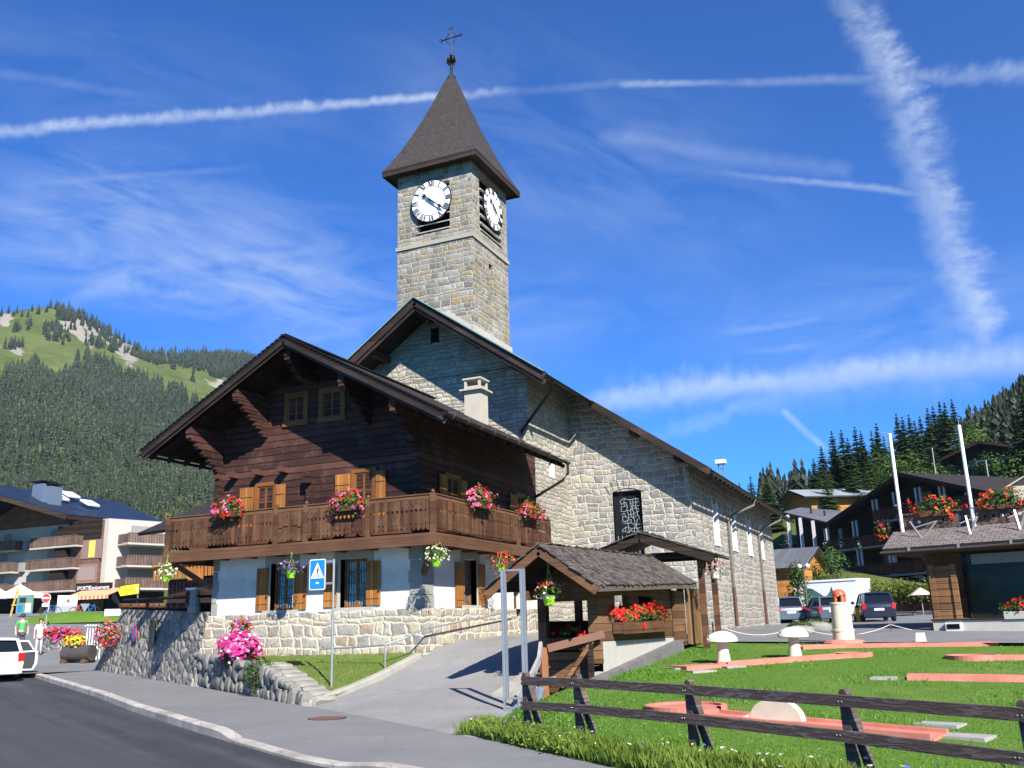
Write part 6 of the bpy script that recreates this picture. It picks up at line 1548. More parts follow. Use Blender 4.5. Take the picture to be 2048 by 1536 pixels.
# ================================================================== TREES
M_spruce = leafm('spruce_needles', (.012, .030, .010), (.05, .09, .022), scale=.5, trans=.12)
M_larch = leafm('larch_needles', (.03, .065, .014), (.085, .13, .028), scale=.5, trans=.2)
M_bluesp = leafm('blue_spruce_needles', (.07, .11, .10), (.2, .27, .25), scale=.5, trans=.15)
M_decid = leafm('broad_leaves', (.025, .065, .010), (.085, .15, .026), scale=.8, trans=.25)
M_bark = plain('bark', (.055, .042, .032), .95, .3, scale=2, bump=.03)
def spruce_data(seed, H=1., R=.17, levels=34, sparse=1.):
    g = np.random.default_rng(seed); C = []; N_ = []; L = []; W = []; T = []
    out = []
    for i in range(levels):
        t = (i+g.uniform(-.3, .3))/levels; t = min(.985, max(.03, t)); z = .07+.93*t
        r = R*(1-t)**.82*(1+.22*g.uniform(-1, 1)); nb = max(4, int((13-8*t)*sparse)); a0 = g.uniform(0, 6.28)
        for j in range(nb):
            a = a0+2*pi*j/nb+g.uniform(-.25, .25); rr = r*g.uniform(.72, 1.12); dr_ = rr*g.uniform(.25, .5)
            d = np.array([cos(a), sin(a), 0]); e = np.array([-sin(a), cos(a), 0]); zz = np.array([0, 0, 1.])
            p0 = zz*z; wd = rr*.36+.008
            for s0, s1, k2, off in ((.0, .62, 1., 0), (.38, 1.0, .8, 0), (.3, .85, .6, .34), (.3, .85, .6, -.34)):
                A = p0+d*rr*s0-zz*dr_*s0**1.6; B = p0+(d+e*off)*rr*s1-zz*dr_*s1**1.5+zz*g.uniform(-.006, .006); m = (A+B)/2
                out.append((A, m+e*wd*.5*k2-zz*.012, B, m-e*wd*.5*k2-zz*.012))
    V = np.array(out).reshape(-1, 3); return V, np.arange(len(V)).reshape(-1, 4)
def tree_proto(kind, seed):
    R, sp_, m = dict(spruce=(.2, 1.15, M_spruce), larch=(.16, .75, M_larch), blue=(.2, 1., M_bluesp))[kind]
    V, Fq = spruce_data(seed, 1., R, 34, sp_); me = npmesh('crown', V, Fq, m)
    mb = MB(); mb.tube([(0, 0, -.03), (0, 0, .5), (0, 0, .97)], [.017, .01, .002], 7); tr_ = mb.build('trunk', M_bark, None); return me, tr_
PROTO = {}
def conifer(kind, label, px, py, D, rz=None, width=1., group='spruces on the slope', base=None):
    p = at_d(px, py, D); zb = tz(p.x, p.y) if base is None else base; H = p.z-zb
    sd = len([k2 for k2 in PROTO if k2[0] == kind]); key = (kind, random.randrange(4))
    t = thing({'spruce': 'spruce_tree', 'larch': 'larch_tree', 'blue': 'blue_spruce'}[kind], label, 'tree', (p.x, p.y, zb), random.uniform(0, 6), group)
    if key not in PROTO: PROTO[key] = tree_proto(kind, key[1]*7+3)
    else: PROTO[key] = tuple((lambda c: (COL.objects.link(c), c)[1])(o.copy()) for o in PROTO[key])
    for o in PROTO[key]: o.parent = t
    w = H*width*min(1.35, (20/H)**.35); t.scale = (w, w, H); return t
def leafy(name, label, pos, H, rad, m=None, n=1500, leaf=.3, seed=0, group=None, trunk=.1, cat='tree', clumps=9):
    t = thing(name, label, cat, pos, 0, group); rs = random.Random(seed); Vs = []
    for i in range(clumps):
        a = rs.uniform(0, 6.28); q = rs.uniform(.0, .62); c = (rad[0]*q*cos(a), rad[1]*q*sin(a), H-rad[2]+rad[2]*rs.uniform(-.7, .6)); s2 = rs.uniform(.38, .6)
        P, d = cloud(c, [r*s2 for r in rad], n//clumps, .55); V, _ = quads(P, (d+unit(len(P))*.9)/1.6, rng.uniform(.6, 1.3, len(P))*leaf, rng.uniform(.5, .8, len(P))*leaf); Vs.append(V)
    V = np.concatenate(Vs); o = npmesh('crown', V, np.arange(len(V)).reshape(-1, 4), m or M_decid); o.parent = t
    if trunk:
        mb = MB(); mb.tube([(0, 0, -.3), (.03*H*.2, 0, H*.4), (0, 0, H*.8)], [trunk, trunk*.7, trunk*.2], 7)
        for i in range(4): a = i*1.7; mb.tube([(0, 0, H*.4), (rad[0]*.55*cos(a), rad[1]*.55*sin(a), H*.72)], trunk*.4, 5, r1=trunk*.1)
        mb.build('trunk', M_bark, t, local=True)
    return t
ordn = ['first', 'second', 'third', 'fourth', 'fifth', 'sixth', 'seventh', 'eighth', 'ninth', 'tenth', 'eleventh', 'twelfth', 'thirteenth', 'fourteenth', 'fifteenth', 'sixteenth', 'seventeenth', 'eighteenth', 'nineteenth', 'twentieth']
conifer('larch', 'pale green conifer rising just behind the church roof', 1500, 948, 118, group=None, width=1.25)
conifer('spruce', 'dark pointed spruce alone right of the church roof', 1531, 946, 112, group=None, width=1.1)
conifer('spruce', 'short dark spruce lowest on the left beside the church roof', 1478, 962, 125, group=None)
sp_list = [(1626, 914, 128, 'spruce'), (1641, 888, 132, 'spruce'), (1662, 858, 138, 'spruce'), (1681, 855, 142, 'spruce'), (1694, 872, 134, 'spruce'), (1708, 849, 146, 'spruce'), (1720, 858, 136, 'spruce'), (1741, 856, 140, 'larch'), (1751, 842, 152, 'spruce'), (1766, 868, 140, 'larch'), (1779, 862, 144, 'spruce'), (1791, 823, 158, 'spruce'), (1803, 829, 150, 'spruce'), (1816, 825, 160, 'spruce'), (1827, 836, 152, 'spruce'), (1838, 828, 162, 'spruce'), (1853, 812, 158, 'spruce'), (1864, 808, 164, 'spruce'), (1877, 797, 160, 'spruce'), (1887, 799, 156, 'spruce'), (1902, 794, 158, 'spruce')]
for i, (px, py, D, kd) in enumerate(sp_list):
    conifer(kd, f'{ordn[i] if i < 20 else "last"} conifer from the left in the dark row above the hotel roof' if kd == 'spruce' else f'{"left" if i < 8 else "right"} of the two paler conifers in the row above the hotel', px, py, D, width=1.05)
for i, (px, py, D) in enumerate(((1650, 935, 122), (1700, 930, 124), (1730, 925, 126), (1760, 935, 128), (1820, 900, 140), (1862, 880, 142))):
    conifer('spruce' if i % 2 else 'larch', f'shorter {"dark" if i % 2 else "pale"} conifer standing in front, {ordn[i]} from the left of that lower rank', px, py, D, group='lower rank of conifers before the dark row', width=1.15)
conifer('spruce', 'tall spruce cut by the right edge of the view', 2046, 762, 100, group=None, width=1.35)
conifer('spruce', 'spruce behind the roof at the right edge, shorter of the pair', 2030, 840, 104, group=None, width=1.2)
conifer('blue', 'silvery blue spruce behind the right flagpole', 1908, 842, 122, group=None, width=.95)
conifer('blue', 'small blue spruce beside the far corner of the church', 1572, 1066, 74, group=None, width=1.6)
for i, (px, py, D, r, lab) in enumerate(((1785, 905, 118, 3.4, 'round bright green tree below the conifers, behind the left flagpole'), (1842, 925, 112, 3.2, 'yellowish green round tree just above the hotel ridge'), (1895, 918, 108, 3.4, 'round green tree left of the right flagpole'), (1945, 846, 120, 3.6, 'light green tree right of the right flagpole top'), (1960, 905, 106, 3., 'dark green bushy tree under the upper chalet'), (2020, 905, 98, 3.2, 'bushy tree at the right edge under the tall spruce'), (1990, 945, 88, 2.6, 'low leafy tree above the right end of the hotel roof'), (1870, 955, 96, 2.6, 'low leafy tree behind the hotel ridge'))):
    p = at_d(px, py, D); zb = tz(p.x, p.y); H = max(2*r, p.z-zb); leafy('leafy_tree', lab, (p.x, p.y, p.z-H), H, (r, r, r*1.1), None, 1500, .42, i, None, .14)
for i, (px, py, D, r, lab) in enumerate(((1657, 1092, 66, 1.5, 'small dark green tree before the hotel balconies'), (1590, 1128, 62, 1.1, 'young bushy tree by the parked silver car'), (1640, 1150, 64, 1.0, 'low green shrub under the small hotel tree'), (1616, 1125, 68, 1.2, 'pale green sapling between the low roof and the hotel'))):
    p = at_d(px, py, D); zb = tz(p.x, p.y); H = max(1.4, p.z-zb); leafy('small_tree', lab, (p.x, p.y, zb), H, (r, r, min(H*.55, r*1.4)), None, 1100, .2, i+20, None, .07)

# ---- far forests: one mass on each valley side
M_forest = leafm('far_forest_needles', (.014, .027, .014), (.040, .056, .023), scale=.02, trans=0)
M_forest2 = leafm('shaded_forest_needles', (.007, .016, .008), (.028, .042, .017), scale=.02, trans=0)
def gz(r, az):
    x, y = r*sin(radians(az)), r*cos(radians(az)); z = terrain(r, az)
    if r > 160: z += sin(x*.021+y*.013)*sin(y*.017-x*.011+1)*.012*r*min(1, (r-160)/200)
    return x, y, z
def forest(name, label, pts, hmin, hmax, lev, nb):
    """every tree a spire of drooping boughs, each bough one kite of needles"""
    pts = np.array(pts); n = len(pts); H = rng.uniform(hmin, hmax, n)*(.75+.5*rng.random(n)); dist = np.linalg.norm(pts[:, :2], axis=1); H = H*np.clip(dist/750, .62, 1) if name[0] == 'v' else H; R = H*rng.uniform(.16, .24, n); Vs = []
    for l in range(lev):
        t = (l+.5)/lev; a0 = rng.uniform(0, 6.28, n)
        for j in range(nb):
            a = a0+2*pi*j/nb+rng.uniform(-.4, .4, n); rr = R*(1-t*.96)**.85*rng.uniform(.6, 1.2, n); z0 = H*(.06+.9*t+1.3/lev*.3); d = np.stack([np.cos(a), np.sin(a), 0*a], 1); e = np.stack([-np.sin(a), np.cos(a), 0*a], 1)
            top = pts+np.array([[0, 0, 1.]])*(z0+H*.55/lev)[:, None]; tip = pts+d*rr[:, None]+np.array([[0, 0, 1.]])*(z0-H*.75/lev-rr*.25)[:, None]; mid = pts+d*(rr*.55)[:, None]+np.array([[0, 0, 1.]])*(z0-H*.3/lev)[:, None]; w = (rr*.62+H*.012)[:, None]
            Vs.append(np.stack([top, mid+e*w, tip, mid-e*w], 1).reshape(-1, 3))
    V = np.concatenate(Vs); return tag(npmesh(name, V, np.arange(len(V)).reshape(-1, 4), M_forest if name[0] == 'v' else M_forest2), label, 'forest', kind='stuff')
bound = [(a/3.657, 580+b/3.657) for a, b in ((-300, 700), (0, 650), (90, 570), (180, 520), (250, 500), (340, 590), (400, 650), (550, 540), (560, 470), (640, 440), (780, 490), (850, 530), (900, 600), (1000, 590), (1100, 640), (1180, 680), (1195, 770), (1240, 705), (1330, 720), (1430, 800), (1480, 850), (1900, 980), (2600, 1000))]
clumps = [(a/3.657, 580+b/3.657, c/3.657, d/3.657) for a, b, c, d in ((395, 320, 80, 62), (345, 285, 30, 34), (205, 270, 22, 38), (120, 290, 32, 20), (720, 400, 22, 26), (820, 410, 26, 40), (780, 340, 26, 36), (1240, 500, 36, 50), (1285, 500, 14, 24), (1370, 540, 18, 34), (1490, 530, 50, 60), (1640, 570, 130, 80), (1760, 520, 120, 70), (1060, 450, 20, 46), (1420, 670, 14, 14), (1320, 630, 12, 6), (100, 430, 80, 10), (1150, 400, 16, 24), (520, 205, 110, 24), (620, 215, 40, 30))]
LPTS = []; tries = 0
while tries < 120000 and len(LPTS) < 14500:
    tries += 1; r = sqrt(random.uniform(330**2, 1352**2)); az = random.uniform(-60, -27); x, y, z = gz(r, az); dv = Vector((x, y, z))-EYE; q = dv.dot(_fw)
    px, py = 1024+F_PX*dv.dot(_r)/q, 768-F_PX*dv.dot(_u)/q
    if px > 760 or px < -260: continue
    b = interp(px, bound); ok = py > b+10
    if not ok: ok = any(((px-cx)/rx)**2+((py-cy)/ry)**2 < 1 for cx, cy, rx, ry in clumps)
    if not ok and r > 1300: ok = random.random() < ((.3 if px < 260 else .6) if px > 105 else .05)
    if not ok and 110 < px < 420 and r > 1200: ok = random.random() < .05
    if ok: LPTS.append((x, y, z-1.5))
forest('valley_forest', 'dark conifer forest covering the left valley side', LPTS, 10, 16, 7, 5)
RPTS = []
for _ in range(7500):
    r = sqrt(random.uniform(215**2, 566**2)); az = random.uniform(-9, 26); x, y, z = gz(r, az)
    if r < 240 and az > -2 and random.random() < .6: continue
    RPTS.append((x, y, z-1))
forest('slope_forest', 'dark conifer forest covering the right valley side', RPTS, 9, 14, 9, 6)
# ================================================================== KIOSK WITH ROOF TERRACE (right)
class Loc:
    """local frame of a turned building: x along its front, y into it, z up"""
    def __init__(s, p, rz): s.p = Vector(p); s.rz = rz; s.R = Matrix.Rotation(rz, 3, 'Z'); s.Ri = s.R.transposed()
    def l(s, w): return s.Ri @ (Vector(w)-s.p)
    def w(s, q): return s.p+s.R @ Vector(q)
    def ony(s, px, py, y): n = s.R @ Vector((0, 1, 0)); return s.l(at_plane(px, py, s.w((0, y, 0)), n))
    def onx(s, px, py, x): n = s.R @ Vector((1, 0, 0)); return s.l(at_plane(px, py, s.w((x, 0, 0)), n))
M_kshingle = shingle('grey_brown_shingles', [(.15, .125, .115), (.2, .17, .155)], .22, .3, bumpd=.02)
M_kpar = wood('parapet_boards', (.075, .045, .035), (.17, .11, .09), .3, True, gap=.006)
M_reflect = mat('shop_glass', lambda k, b: k.mix(k.mr(k.noise(k.vm('MULTIPLY', k.coord(), (1, 1, 2.5)), .8, 4), .4, .7), (.008, .010, .007), (.03, .034, .016)), rough=.12, spec=.22)  # mottled dark green in the base colour stands for reflected trees
M_redflo = [('red', 3), ('orange', 1)]
ka = at_d(1764, 1098, 31.5); K = Loc((ka.x, ka.y, .92), atan2(-.252, .968))
kio = thing('kiosk', 'low timber kiosk with a grey shingle roof and terrace parapet', 'kiosk', K.p, K.rz)
ZE = ka.z-.92; q1 = K.ony(1787, 1064, 1.9); RD, RZk = 1.9, q1.z; LX = 12
wl = K.ony(1858, 1180, 1.35).x; W0 = wl
mb = MB(); mb.slab((0, 0, ZE), (LX, 0, ZE), (LX, RD, RZk), (q1.x, RD, RZk), .1); rk = mb.build('roof', M_kshingle, kio, local=True)
mb = MB(); mb.bx(.02, LX, .0, .03, ZE-.22, ZE-.1); mb.add([(0, .03, ZE-.2), (LX, .03, ZE-.2), (LX, 5, ZE-.2), (0.3, 5, ZE-.2)], [(3, 2, 1, 0)]); mb.build('soffit', M_brown, kio, local=True)
mb = MB(); pts = [(-.06+.07*cos(a), ZE-.1+.07*sin(a)) for a in [pi+i*pi/6 for i in range(7)]]; mb.grid([[(x, y, z) for y, z in pts] for x in (-.05, LX)]); mb.build('gutter', M_grave, rk, local=True)
for i in range(7): mb = MB(); mb.box((.9+i*1.55, -.1, ZE-.08), (.05, .14, .12)); mb.build('gutter_hook', M_zinc, rk, local=True)
mb = MB(); mb.bx(W0, LX, 1.35, 5.5, .55, ZE-.2); mb.build('wall', M_brown, kio, local=True)
PY = .5
x0, x1 = K.ony(1866, 1190, PY).x, K.ony(1914, 1190, PY).x; zt2, zb2 = K.ony(1890, 1132, PY).z, K.ony(1890, 1238, PY).z
M_hplank = wood('kiosk_planks', (.15, .075, .03), (.26, .135, .058), .21, gap=.014)
mb = MB(); n = 7
for i in range(n): h = (zt2-zb2)/n; mb.bx(x0+.12, x1-.1, PY-.01*(i % 2), PY+.07, zb2+i*h+.008, zb2+(i+1)*h-.008)
mb.build('plank_panel', M_hplank, kio, local=True)
for a in (x0, x1-.06): mb = MB(); mb.bx(a-.04, a+.13, PY-.06, PY+.06, zb2-.05, zt2+.08); mb.build('corner_post', M_hplank, kio, local=True)
zg = K.ony(1960, 1068, 1.3).z
mb = MB(); mb.bx(x1+.1, LX-.1, 1.28, 1.345, zb2, zg); gl_ = mb.build('shop_window', M_reflect, kio, local=True)
mb = MB(); xa = K.ony(1942, 1110, 1.3).x; za, zb3 = K.ony(1960, 1108, 1.27).z, K.ony(1960, 1128, 1.27).z; mb.bx(xa, LX-.2, 1.2, 1.28, zb3, za); mb.build('blind_box', plain('grey_blind', (.2, .21, .22), .6, .06), gl_, local=True)
for i in range(4): mb = MB(); x = x1+.15+i*1.9; mb.bx(x, x+.08, 1.25, 1.3, zb2, zg); mb.build('mullion', M_dark, gl_, local=True)
mb = MB(); mb.bx(x0-.1, LX, .42, 5.5, -.4, zb2-.06); mb.build('plinth', M_conc, kio, local=True); mb = MB(); mb.bx(x0-.15, LX, .38, 1.3, zb2-.06, zb2); mb.build('sill', M_dark, kio, local=True)
va, vb = K.ony(1892, 1245, .4), K.ony(1926, 1262, .4)
mb = MB(); mb.bx(va.x, vb.x, .28, .42, vb.z, va.z); vt = mb.build('vent_box', plain('vent_white', (.6, .6, .58), .6, .06), kio, local=True); mb = MB(); mb.bx(va.x+.05, vb.x-.05, .26, .281, va.z-.2, va.z-.05); mb.build('vent_slot', M_black, vt, local=True)
# parapet of the terrace: pierced boards
pz0, pz1 = RZk-.02, K.ony(1790, 1033, RD+.15).z
def pboard(mb, x, w, y, z0, z1):
    H = z1-z0; c = (z0+z1)/2+.02; r = .055; hw = w/2
    # a board with a round hole in its middle and notched foot
    ring = [(x+r*cos(a), c+r*sin(a)) for a in [i*pi/6 for i in range(12)]]; out = []
    for i in range(12):
        a = i*pi/6; m = max(abs(cos(a))/hw, abs(sin(a))/(H/2-.0)); out.append((x+cos(a)/m, (z0+z1)/2+sin(a)/m))
    V = [(a, y, b) for a, b in ring]+[(a, y, b) for a, b in out]+[(a, y+.025, b) for a, b in ring]+[(a, y+.025, b) for a, b in out]
    Fs = []
    for i in range(12): j = (i+1) % 12; Fs += [(i, j, 12+j, 12+i), (24+j, 24+i, 36+i, 36+j), (j, i, 24+i, 24+j), (12+i, 12+j, 36+j, 36+i)]
    mb.add(V, Fs)
mb = MB(); w = .27; n = int((LX-q1.x)/w)
for i in range(n): pboard(mb, q1.x+.2+(i+.5)*w, w*.97, RD+.15, pz0+.02*(i % 2), pz1)
par = mb.build('parapet', M_kpar, kio, local=True)
mb = MB(); mb.bx(q1.x+.15, LX, RD+.08, RD+.26, pz1, pz1+.05); mb.build('parapet_cap', M_kpar, par, local=True)
mb = MB(); mb.bx(q1.x+.2, q1.x+.24, RD+.2, 6, pz0, pz1); mb.build('side_parapet', M_kpar, par, local=True)
mb = MB(); mb.bx(q1.x+.1, LX, RD, 6.5, RZk-.25, RZk-.03); mb.build('terrace_floor', M_conc, kio, local=True)
def kp(px, py, y): return K.w(K.ony(px, py, y))
for lab, (px0, py0), (px1, py1) in (('white flagpole standing on the kiosk parapet, left one with a bracket arm', (1807, 1075), (1773, 868)), ('white flagpole standing on the kiosk parapet, right one with a bare top', (1950, 1060), (1913, 851))):
    b = kp(px0, py0, RD-.05); tp = kp(px1, py1, RD-.05); t = thing('flagpole', lab, 'flagpole', b, 0, 'white flagpoles on the kiosk roof')
    mb = MB(); mb.tube([(0, 0, -.1), (0, 0, tp.z-b.z)], .062, 10); mb.build('pole', plain('white_pole_paint', (.82, .82, .83), .4, .03), t, local=True, smooth=True)
    mb = MB(); mb.tube([(0, 0, tp.z-b.z), (0, 0, tp.z-b.z+.25)], .012, 5) if 'bare' in lab else mb.tube([(0, 0, tp.z-b.z-.02), (-.42, -.02, tp.z-b.z+.12)], .018, 5); mb.build('tip', M_zinc, t, local=True)
for i, (px, py) in enumerate(((1845, 1076), (1941, 1067), (2040, 1056))):
    p = kp(px, py, .95); zr_ = p.z; t = thing('pole_bracket', f'zinc V-shaped bracket {["below the left flagpole", "below the right flagpole", "at the right picture edge"][i]} on the kiosk roof', 'bracket', p, 0, 'zinc brackets on the kiosk roof')
    for dx in (-.42, .3): mb = MB(); mb.beam((0, 0, -.05), K.R @ Vector((dx if i == 0 else dx*.3, .9 if dx > 0 else .25, .62)), .055, .03); mb.build('strut', M_zinc, t, local=True)
    mb = MB(); mb.beam(K.R @ Vector((.3 if i == 0 else .1, .9, .62)), K.R @ Vector((-.45, .7, .42)), .05, .03); mb.build('tie', M_zinc, t, local=True)
for lab, px, py, r in (('red geraniums in the middle of the kiosk roof parapet', 1872, 1014, (.8, .3, .34)), ('red geraniums at the right end of the kiosk roof parapet', 2010, 998, (.85, .3, .33))):
    p = kp(px, py, RD+.1); t = thing('flower_box', lab, 'flower box', p, K.rz, 'geranium boxes on the kiosk terrace'); mb = MB(); mb.box((0, 0, -.22), (1.2, .2, .2)); mb.build('planter', M_brown, t, local=True)
    t.rotation_euler = (0, 0, 0); bouquet(t, p, (r[0], r[1]*1.3, r[2]), M_redflo, 420, 150, .1, .05, -.8, 4)
p = kp(2032, 1222, .45); t = thing('flower_box', 'red geraniums in a white trough under the kiosk window', 'flower box', p); mb = MB(); mb.box((.35, -.05, -.12), (1.4, .26, .24), Matrix.Rotation(K.rz, 3, 'Z')); mb.build('trough', M_conc, t, local=True); bouquet(t, p+Vector((.35, 0, .12)), (.75, .25, .2), [('red', 1)], 300, 150, .09, .045, -.4, 6)

# ================================================================== HOTEL
HF = Vector((-.69, -.72, 0)).normalized(); ridge = at_d(1828, 946, 76); H = Loc((ridge.x, ridge.y, tz(ridge.x, ridge.y)-.0), atan2(-.69, .72))
lft = H.ony(1647, 1054, -1.2); rz_ = ridge.z-H.p.z; W2 = abs(lft.x); EZ = lft.z
gz0 = -1.6
hot = thing('hotel', 'large dark timber chalet hotel with carved balconies on three storeys', 'hotel', H.p, H.rz)
M_hwood = wood('hotel_timber', (.014, .008, .006), (.05, .026, .018), .22, gap=.01)
M_hred = wood('hotel_balcony_boards', (.05, .018, .012), (.13, .045, .026), .16, True, gap=.008)
M_pale_post = plain('pale_carved_post', (.42, .41, .42), .7, .1)
ww = W2-1.6
mb = MB(); sl_ = (rz_-EZ)/W2
mb.prism([(-ww, 0, gz0), (ww, 0, gz0), (ww, 0, rz_-sl_*ww-.25), (0, 0, rz_-.25), (-ww, 0, rz_-sl_*ww-.25)], (0, 14, 0)); fix_normals(mb.build('walls', M_hwood, hot, local=True))
mb = MB(); mb.slab((0, -1.6, rz_), (0, 15, rz_), (-W2, 15, EZ), (-W2, -1.6, EZ), .15); mb.slab((0, 15, rz_), (0, -1.6, rz_), (W2, -1.6, EZ), (W2, 15, EZ), .15); hr_ = mb.build('roof', M_tile, hot, local=True)
mb = MB()
for sx in (-1, 1): mb.beam((0, -1.62, rz_-.15), (sx*W2, -1.62, EZ-.15), .06, .3)
n = 44
for sx in (-1, 1):
    for i in range(n):
        x = sx*W2*(i+.5)/n; z = rz_-sl_*abs(x)-.32; mb.prism([(x-.1, -1.6, z+.1), (x+.1, -1.6, z+.1), (x, -1.6, z-.16)], (0, .03, 0))
mb.build('carved_bargeboard', M_hwood, hr_, local=True)
lev = [H.ony(1757, 1043, -1.2).z, H.ony(1668, 1101, -1.2).z, H.ony(1675, 1158, -1.2).z]
xl = [H.ony(1748, 1040, -1.2).x, H.ony(1652, 1100, -1.2).x, H.ony(1662, 1158, -1.2).x]
hf = Face((0, 0, 0), (1, 0, 0), (0, -1, 0))
for i, (z, xa) in enumerate(zip(lev, xl)):
    xb = ww-.4
    mb = MB(); mb.bx(xa, xb, -1.3, 0, z-.16, z); dk_ = mb.build('balcony_deck', plain('grey_deck_edge', (.2, .2, .2), .8), hot, local=True)
    mb = MB(); w = .16; m = int((xb-xa)/w)
    for j in range(m): mb.bx(xa+j*w+.012, xa+(j+1)*w-.012, -1.3, -1.27, z+.06, z+.82+.04*(j % 2))
    mb.bx(xa, xb, -1.34, -1.24, z+.86, z+.94); mb.build('balustrade', M_hred, dk_, local=True)
    step = (xb-xa)/5
    for j in range(6 if i else 5):
        x = xa+.1+j*step
        for k2, dx in enumerate((0, .45)):
            mb = MB(); top = (z+2.3) if i else min(z+2.2, rz_-sl_*abs(x)-.5); mb.bx(x+dx-.07, x+dx+.07, -1.28, -1.14, z, max(z+1.1, top)); mb.build('carved_post', M_pale_post, hot, local=True)
    for j in range(4):
        x = xa+.9+j*(xb-xa-1)/4
        if abs(x)+2 > (rz_-z-2.3)/sl_: continue
        mb = MB(); mb.bx(x, x+1.9, -.06, .0, z+.1, z+2.0); wd_ = mb.build('balcony_door', M_hwood, hot, local=True); mb = MB(); mb.bx(x+.1, x+1.8, -.075, -.05, z+.2, z+1.9); mb.build('pane', M_glass, wd_, local=True)
mb = MB(); zq = lev[2]-.5
for j in range(6): x = -ww+1.2+j*2.6; mb = MB(); mb.bx(x, x+2.1, -.5, -.42, gz0+.9, zq); s_ = mb.build('shop_front', M_glass, hot, local=True); mb = MB(); mb.bx(x-.2, x, -.52, -.4, gz0+.2, zq+.1); mb.bx(x, x+2.1, -.53, -.4, zq-.05, zq+.3); mb.build('white_frame', plain('pale_frame', (.55, .57, .6), .6), s_, local=True)
mb = MB(); mb.bx(-2.6, -2.0, 3, 3.6, rz_-sl_*2.3-.3, rz_-sl_*2.3+1.3); 
p = H.w(H.ony(1772, 1062, -1.3)); t = thing('flower_box', 'orange red geraniums hanging on the hotel middle balcony', 'flower box', p); mb = MB(); mb.box((0, 0, -.3), (.9, .3, .25), Matrix.Rotation(H.rz, 3, 'Z')); mb.build('planter', M_brown, t, local=True); bouquet(t, p, (.8, .7, .75), [('orange', 2), ('red', 2)], 260, 160, .16, .1, -.9, 3)
for i, (px, py) in enumerate(((1657, 1090), (1682, 1086), (1720, 1088), (1690, 1143), (1800, 1012))):
    p = H.w(H.ony(px, py, -1.35)); t = thing('balcony_plant', ['pale plants at the left end of the hotel middle balcony', 'white flowers on the hotel middle balcony beside a carved post', 'single potted plant centred on the hotel middle balcony', 'potted plant on the lowest hotel balcony', 'small potted plant on the top hotel balcony'][i], 'potted plant', p); mb = MB(); mb.lathe([(.1, -.35), (.14, -.1)], (0, 0, 0), 8); mb.build('pot', M_wpot, t, local=True); bouquet(t, p, (.5 if i < 1 else .28, .3, .3), [('white', 1)], 120, 26, .16, .06, -.6)

# ================================================================== OTHER HOUSES ON THE RIGHT
def gable_house(label, p, rz, w, d, h, rise, over, wm, rm, name='house', gablefront=True, nwin=0, wz=1.2):
    t = thing(name, label, 'house', p, rz)
    mb = MB(); mb.prism([(-w/2, 0, -3), (w/2, 0, -3), (w/2, 0, h), (0, 0, h+rise*(w/2)/(w/2+over)), (-w/2, 0, h)], (0, d, 0)); fix_normals(mb.build('walls', wm, t, local=True))
    e = w/2+over; zt2 = h+rise*(w/2)/(w/2+over)+.14; ze = zt2-rise
    mb = MB(); mb.slab((0, -over, zt2), (0, d+over, zt2), (-e, d+over, ze), (-e, -over, ze), .16); mb.slab((0, d+over, zt2), (0, -over, zt2), (e, -over, ze), (e, d+over, ze), .16); rf_ = mb.build('roof', rm, t, local=True)
    mb = MB()
    for sx in (-1, 1): mb.beam((0, -over-.03, zt2-.18), (sx*e, -over-.03, ze-.18), .06, .26)
    mb.build('bargeboard', M_hwood, rf_, local=True)
    for i in range(nwin):
        x = -w/2+w*(i+.7)/(nwin+.4); mb = MB(); mb.bx(x-.5, x+.5, -.05, .02, wz, wz+1.2); w_ = mb.build('window', M_frame, t, local=True); mb = MB(); mb.bx(x-.42, x+.42, -.07, -.04, wz+.08, wz+1.12); mb.build('pane', M_glass, w_, local=True)
    return t
M_metal = shingle('grey_sheet_roof', [(.11, .11, .115), (.145, .145, .15)], 3., .5, bumpd=.01, rough=.5)
M_zincroof = shingle('zinc_roof', [(.26, .29, .31), (.32, .35, .37)], 3., .45, bumpd=.01, rough=.45)
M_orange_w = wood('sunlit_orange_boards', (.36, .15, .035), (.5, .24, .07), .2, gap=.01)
# long dark house between church and hotel
p0 = at_d(1566, 1024, 92); p1 = at_d(1690, 1052, 84); p2 = at_d(1666, 1030, 96)
t = thing('long_house', 'long dark house with a grey sheet roof between church and hotel', 'house', (p1.x, p1.y, 3))
mb = MB(); mb.slab(p0, p1, p2+Vector((3, 2, .2)), p0+(p2-p1)+Vector((2, 2, -.4)), .18); lr = mb.build('roof', M_metal, t)
e_ = (p1-p0); e_.z = 0; e_.normalize(); nn_ = Vector((e_.y, -e_.x, 0)); nn_ = nn_ if nn_.y < 0 else -nn_
a_, b_ = p0-nn_*1.4, p1-nn_*1.2-e_*.8
mb = MB(); mb.prism([(a_.x, a_.y, -1), (b_.x, b_.y, -1), (b_.x, b_.y, p1.z-.25), (a_.x, a_.y, p0.z-.25)], -nn_*6); fix_normals(mb.build('walls', M_hwood, t))
for i in range(5):
    q = p0.lerp(p1, .08+i*.21); mb = MB(); mb.bx(q.x-.16, q.x+.16, q.y-.16, q.y+.16, -1, q.z-.2); mb.build('post', M_pale_post, t)
for i, zz in enumerate((-3.2, -5.9)):
    mb = MB(); mb.beam(p0+Vector((0, 0, zz))-nn_*.4, p1+Vector((0, 0, zz))-nn_*.4, .9, .2); mb.build('gallery', M_hwood, t)
for px, py in ((1623, 1030), (1650, 1035)): q = at_plane(px, py, p1, (p1-p0).cross(p2-p1)); mb = MB(); mb.tube([q-Vector((0, 0, .2)), q+Vector((0, 0, .7))], .1, 8); mb.build('vent_pipe', M_iron, lr)
